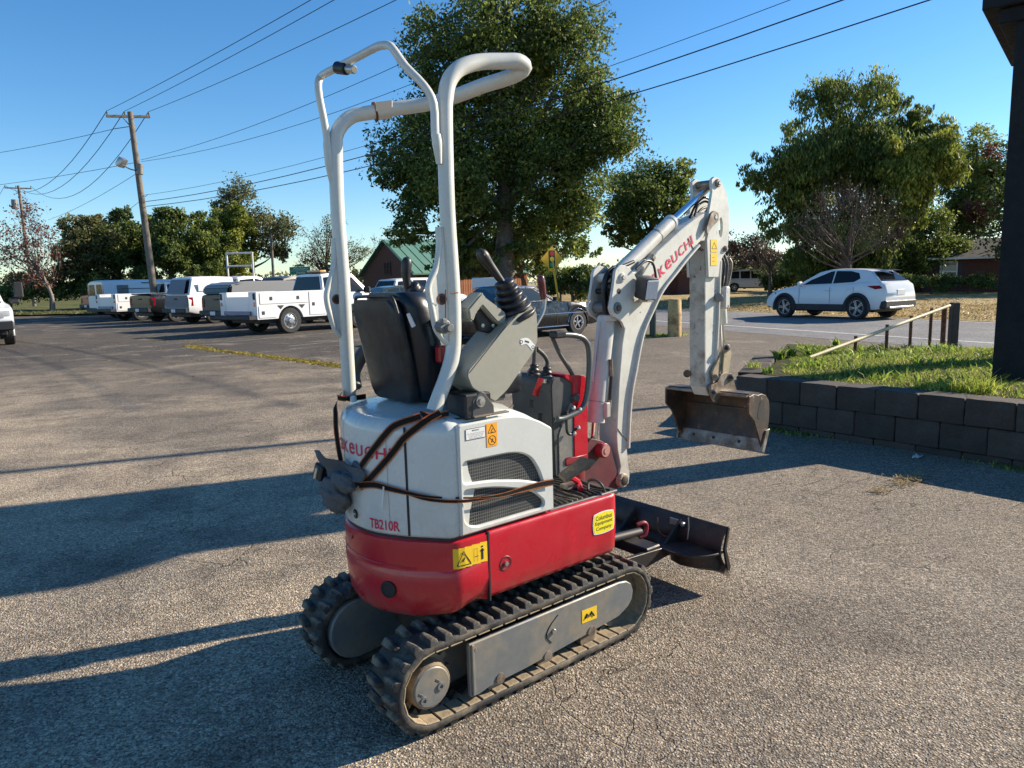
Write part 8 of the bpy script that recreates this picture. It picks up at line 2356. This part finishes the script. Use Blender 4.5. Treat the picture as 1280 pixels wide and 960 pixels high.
# ================================================================== buildings
BARNW = pmat('barn_brown', (.15, .062, .045), .85, fine=.2)
BOARD = vary(pmat('board_orange', (.32, .13, .065), .85, col2=(.22, .09, .05), scale=4, fine=.2), .7, 1.25)
GROOF = pmat('metal_roof_green', (.11, .23, .17), .45, fine=.08, col2=(.13, .25, .19), scale=1)
DROOF = pmat('shingle_dark', (.013, .016, .020), .9, fine=.25, fscale=12)  # darkened further to stand for the shade lying on the house roof
BRICK = pmat('brick_red', (.085, .036, .034), .9, fine=.25, fscale=20)  # brick tone lowered too, with the house's shade put into it
def wbox(par, name, c, sz, mat, rot=None, bev=0): return MB().box(c, sz, bev, rot).out(name, mat, par)
# barn with green metal roof, gable towards the lot, boarded long side to the right
y = 62
pk = at(459, 305, y); er = at(494, 343, y)
bar = empty('barn', (pk[0] + 1.6, y, 0), -.88, 'brown barn with a green metal roof and orange-brown boarded side wall', 'building')
hw = 4.3; ze = er[2] + .1; zr = pk[2] + .2; LB = 12
MB().prism([(-hw, 0), (hw, 0), (hw, ze), (0, zr), (-hw, ze)], lambda a, q, cc: (a, cc, q), 0, LB).out('wall', BARNW, bar, flat=True)
for sg in (-1, 1):
    ov = .35; sl_ = (zr - ze) / hw
    P0 = [(0, zr + .12), (sg * (hw + ov), ze - sl_ * ov + .12), (sg * (hw + ov), ze - sl_ * ov), (0, zr)]
    rf = MB().prism(P0, lambda a, q, cc: (a, cc, q), -.4, LB + .3).out('roof', GROOF, bar, flat=True)
    for k in range(14):
        yy = -.3 + k * .85
        MB().tube([(0, yy, zr + .14), (sg * (hw + ov), yy, ze - sl_ * ov + .14)], .025, 4).out('roof_seam', GROOF, rf, flat=True)
wn_ = wbox(bar, 'gable_window', (.1, -.03, zr - 2.3), (1.0, .06, 1.0), INK)
for dx, dz, sx, sz_ in ((0, 0, .04, 1), (0, 0, 1, .04), (-.5, 0, .08, 1.1), (.5, 0, .08, 1.1), (0, .5, 1.1, .08), (0, -.5, 1.1, .08)):
    wbox(wn_, 'window_bar', (.1 + dx, -.07, zr - 2.3 + dz), (sx, .04, sz_), BARNW)
bme = bpy.data.meshes.new('board'); bb = bmesh.new(); bmesh.ops.create_cube(bb, size=1); bmesh.ops.scale(bb, vec=(.03, .21, ze), verts=bb.verts); bb.to_mesh(bme); bb.free(); bme.materials.append(BOARD)
for k in range(48):
    o = link('board', bme, bar); o.location = (hw + .02 + .008 * (k % 2), .12 + k * .25, ze / 2)
# white porch box near the shed
pw = MB().box(tuple(at(606, 351, 46) + np.array([0, 0, -.15])), (1.6, .6, .7), .05).out('utility_trailer_top', CARWHITE, None)
tag(pw, 'small white box top showing between the console handle and joystick boot', 'box')
# dark red garage behind the boom
y = 56
gx = at(842, 350, y)
ga = empty('brick_garage', (gx[0], y, 0), -.2, 'low dark red building with a flat dark roof line behind the boom', 'building')
wbox(ga, 'wall', (0, 2, 1.1), (5.0, 4, 2.2), BRICK); wbox(ga, 'roof', (0, 2, 2.27), (5.4, 4.4, .16), DROOF)
for dx in (-1.2, 1.2):
    d = wbox(ga, 'garage_door', (dx, -.02, .9), (1.8, .06, 1.8), pmat('door_maroon', (.09, .03, .035), .6, fine=.1))
    for k in range(4): wbox(d, 'door_panel', (dx, -.055, .3 + k * .42), (1.7, .02, .36), _mats['door_maroon'])
# brick house on the right
y = 44
h0 = at(1120, 352, y); 
ho = empty('brick_house', (at(1202, 352, y)[0], y, .0), -.30, 'single-storey brick house with a dark hip roof and white window at the right', 'house')
wl_ = wbox(ho, 'wall', (.6, 3.5, 1.1), (5.4, 7, 2.2), BRICK)
# visible brick courses near the window are real thin courses
for k in range(18):
    wbox(wl_, 'brick_course', (.6, -.004, .12 + k * .115), (5.4, .012, .095), BRICK)
MB().prism([(-2.6, 2.2), (3.8, 2.2), (3.2, 3.4), (-1.9, 3.4)], lambda a, q, cc: (a, (cc if q < 3 else 3.5 + (cc - 3.5) * .12), q), -.6, 7.6).out('roof', DROOF, ho, flat=True)
wbox(ho, 'fascia', (.6, -.62, 2.14), (6.2, .05, .12), LWHITE)
wx = -.75
wf = wbox(ho, 'window_frame', (wx, -.04, 1.38), (.95, .08, 1.20), LWHITE)
for dz in (-.29, .29): wbox(wf, 'window_pane', (wx, -.09, 1.38 + dz), (.78, .02, .50), GLASSB)
for k in range(7): wbox(wf, 'blind_slat', (wx, -.103, 1.72 - k * .065), (.74, .006, .028), LWHITE)
for dx in (-.62, .62): wbox(ho, 'shutter', (wx + dx, -.03, 1.38), (.26, .05, 1.2), pmat('shutter_dark', (.05, .035, .04), .7, fine=.1))
y = 40.5
for k, (px, lab) in enumerate(((1130, 'dark foundation shrub at the left of the brick house'), (1175, 'dark foundation shrub below the white house window'), (1222, 'dark foundation shrub right of the white house window'))):
    tree('foundation_shrub', lab, [PB(px, 352, 28, 9, y + 1), PB(px + 12, 354, 20, 8, y)], (at(px, 360, y)[0], y + .8, .1), .06, LF_DARK, 120, 34, .06, limbs=2, clump=.3, group='foundation shrubs of the brick house')
# parked trailer-like dark house shape far left
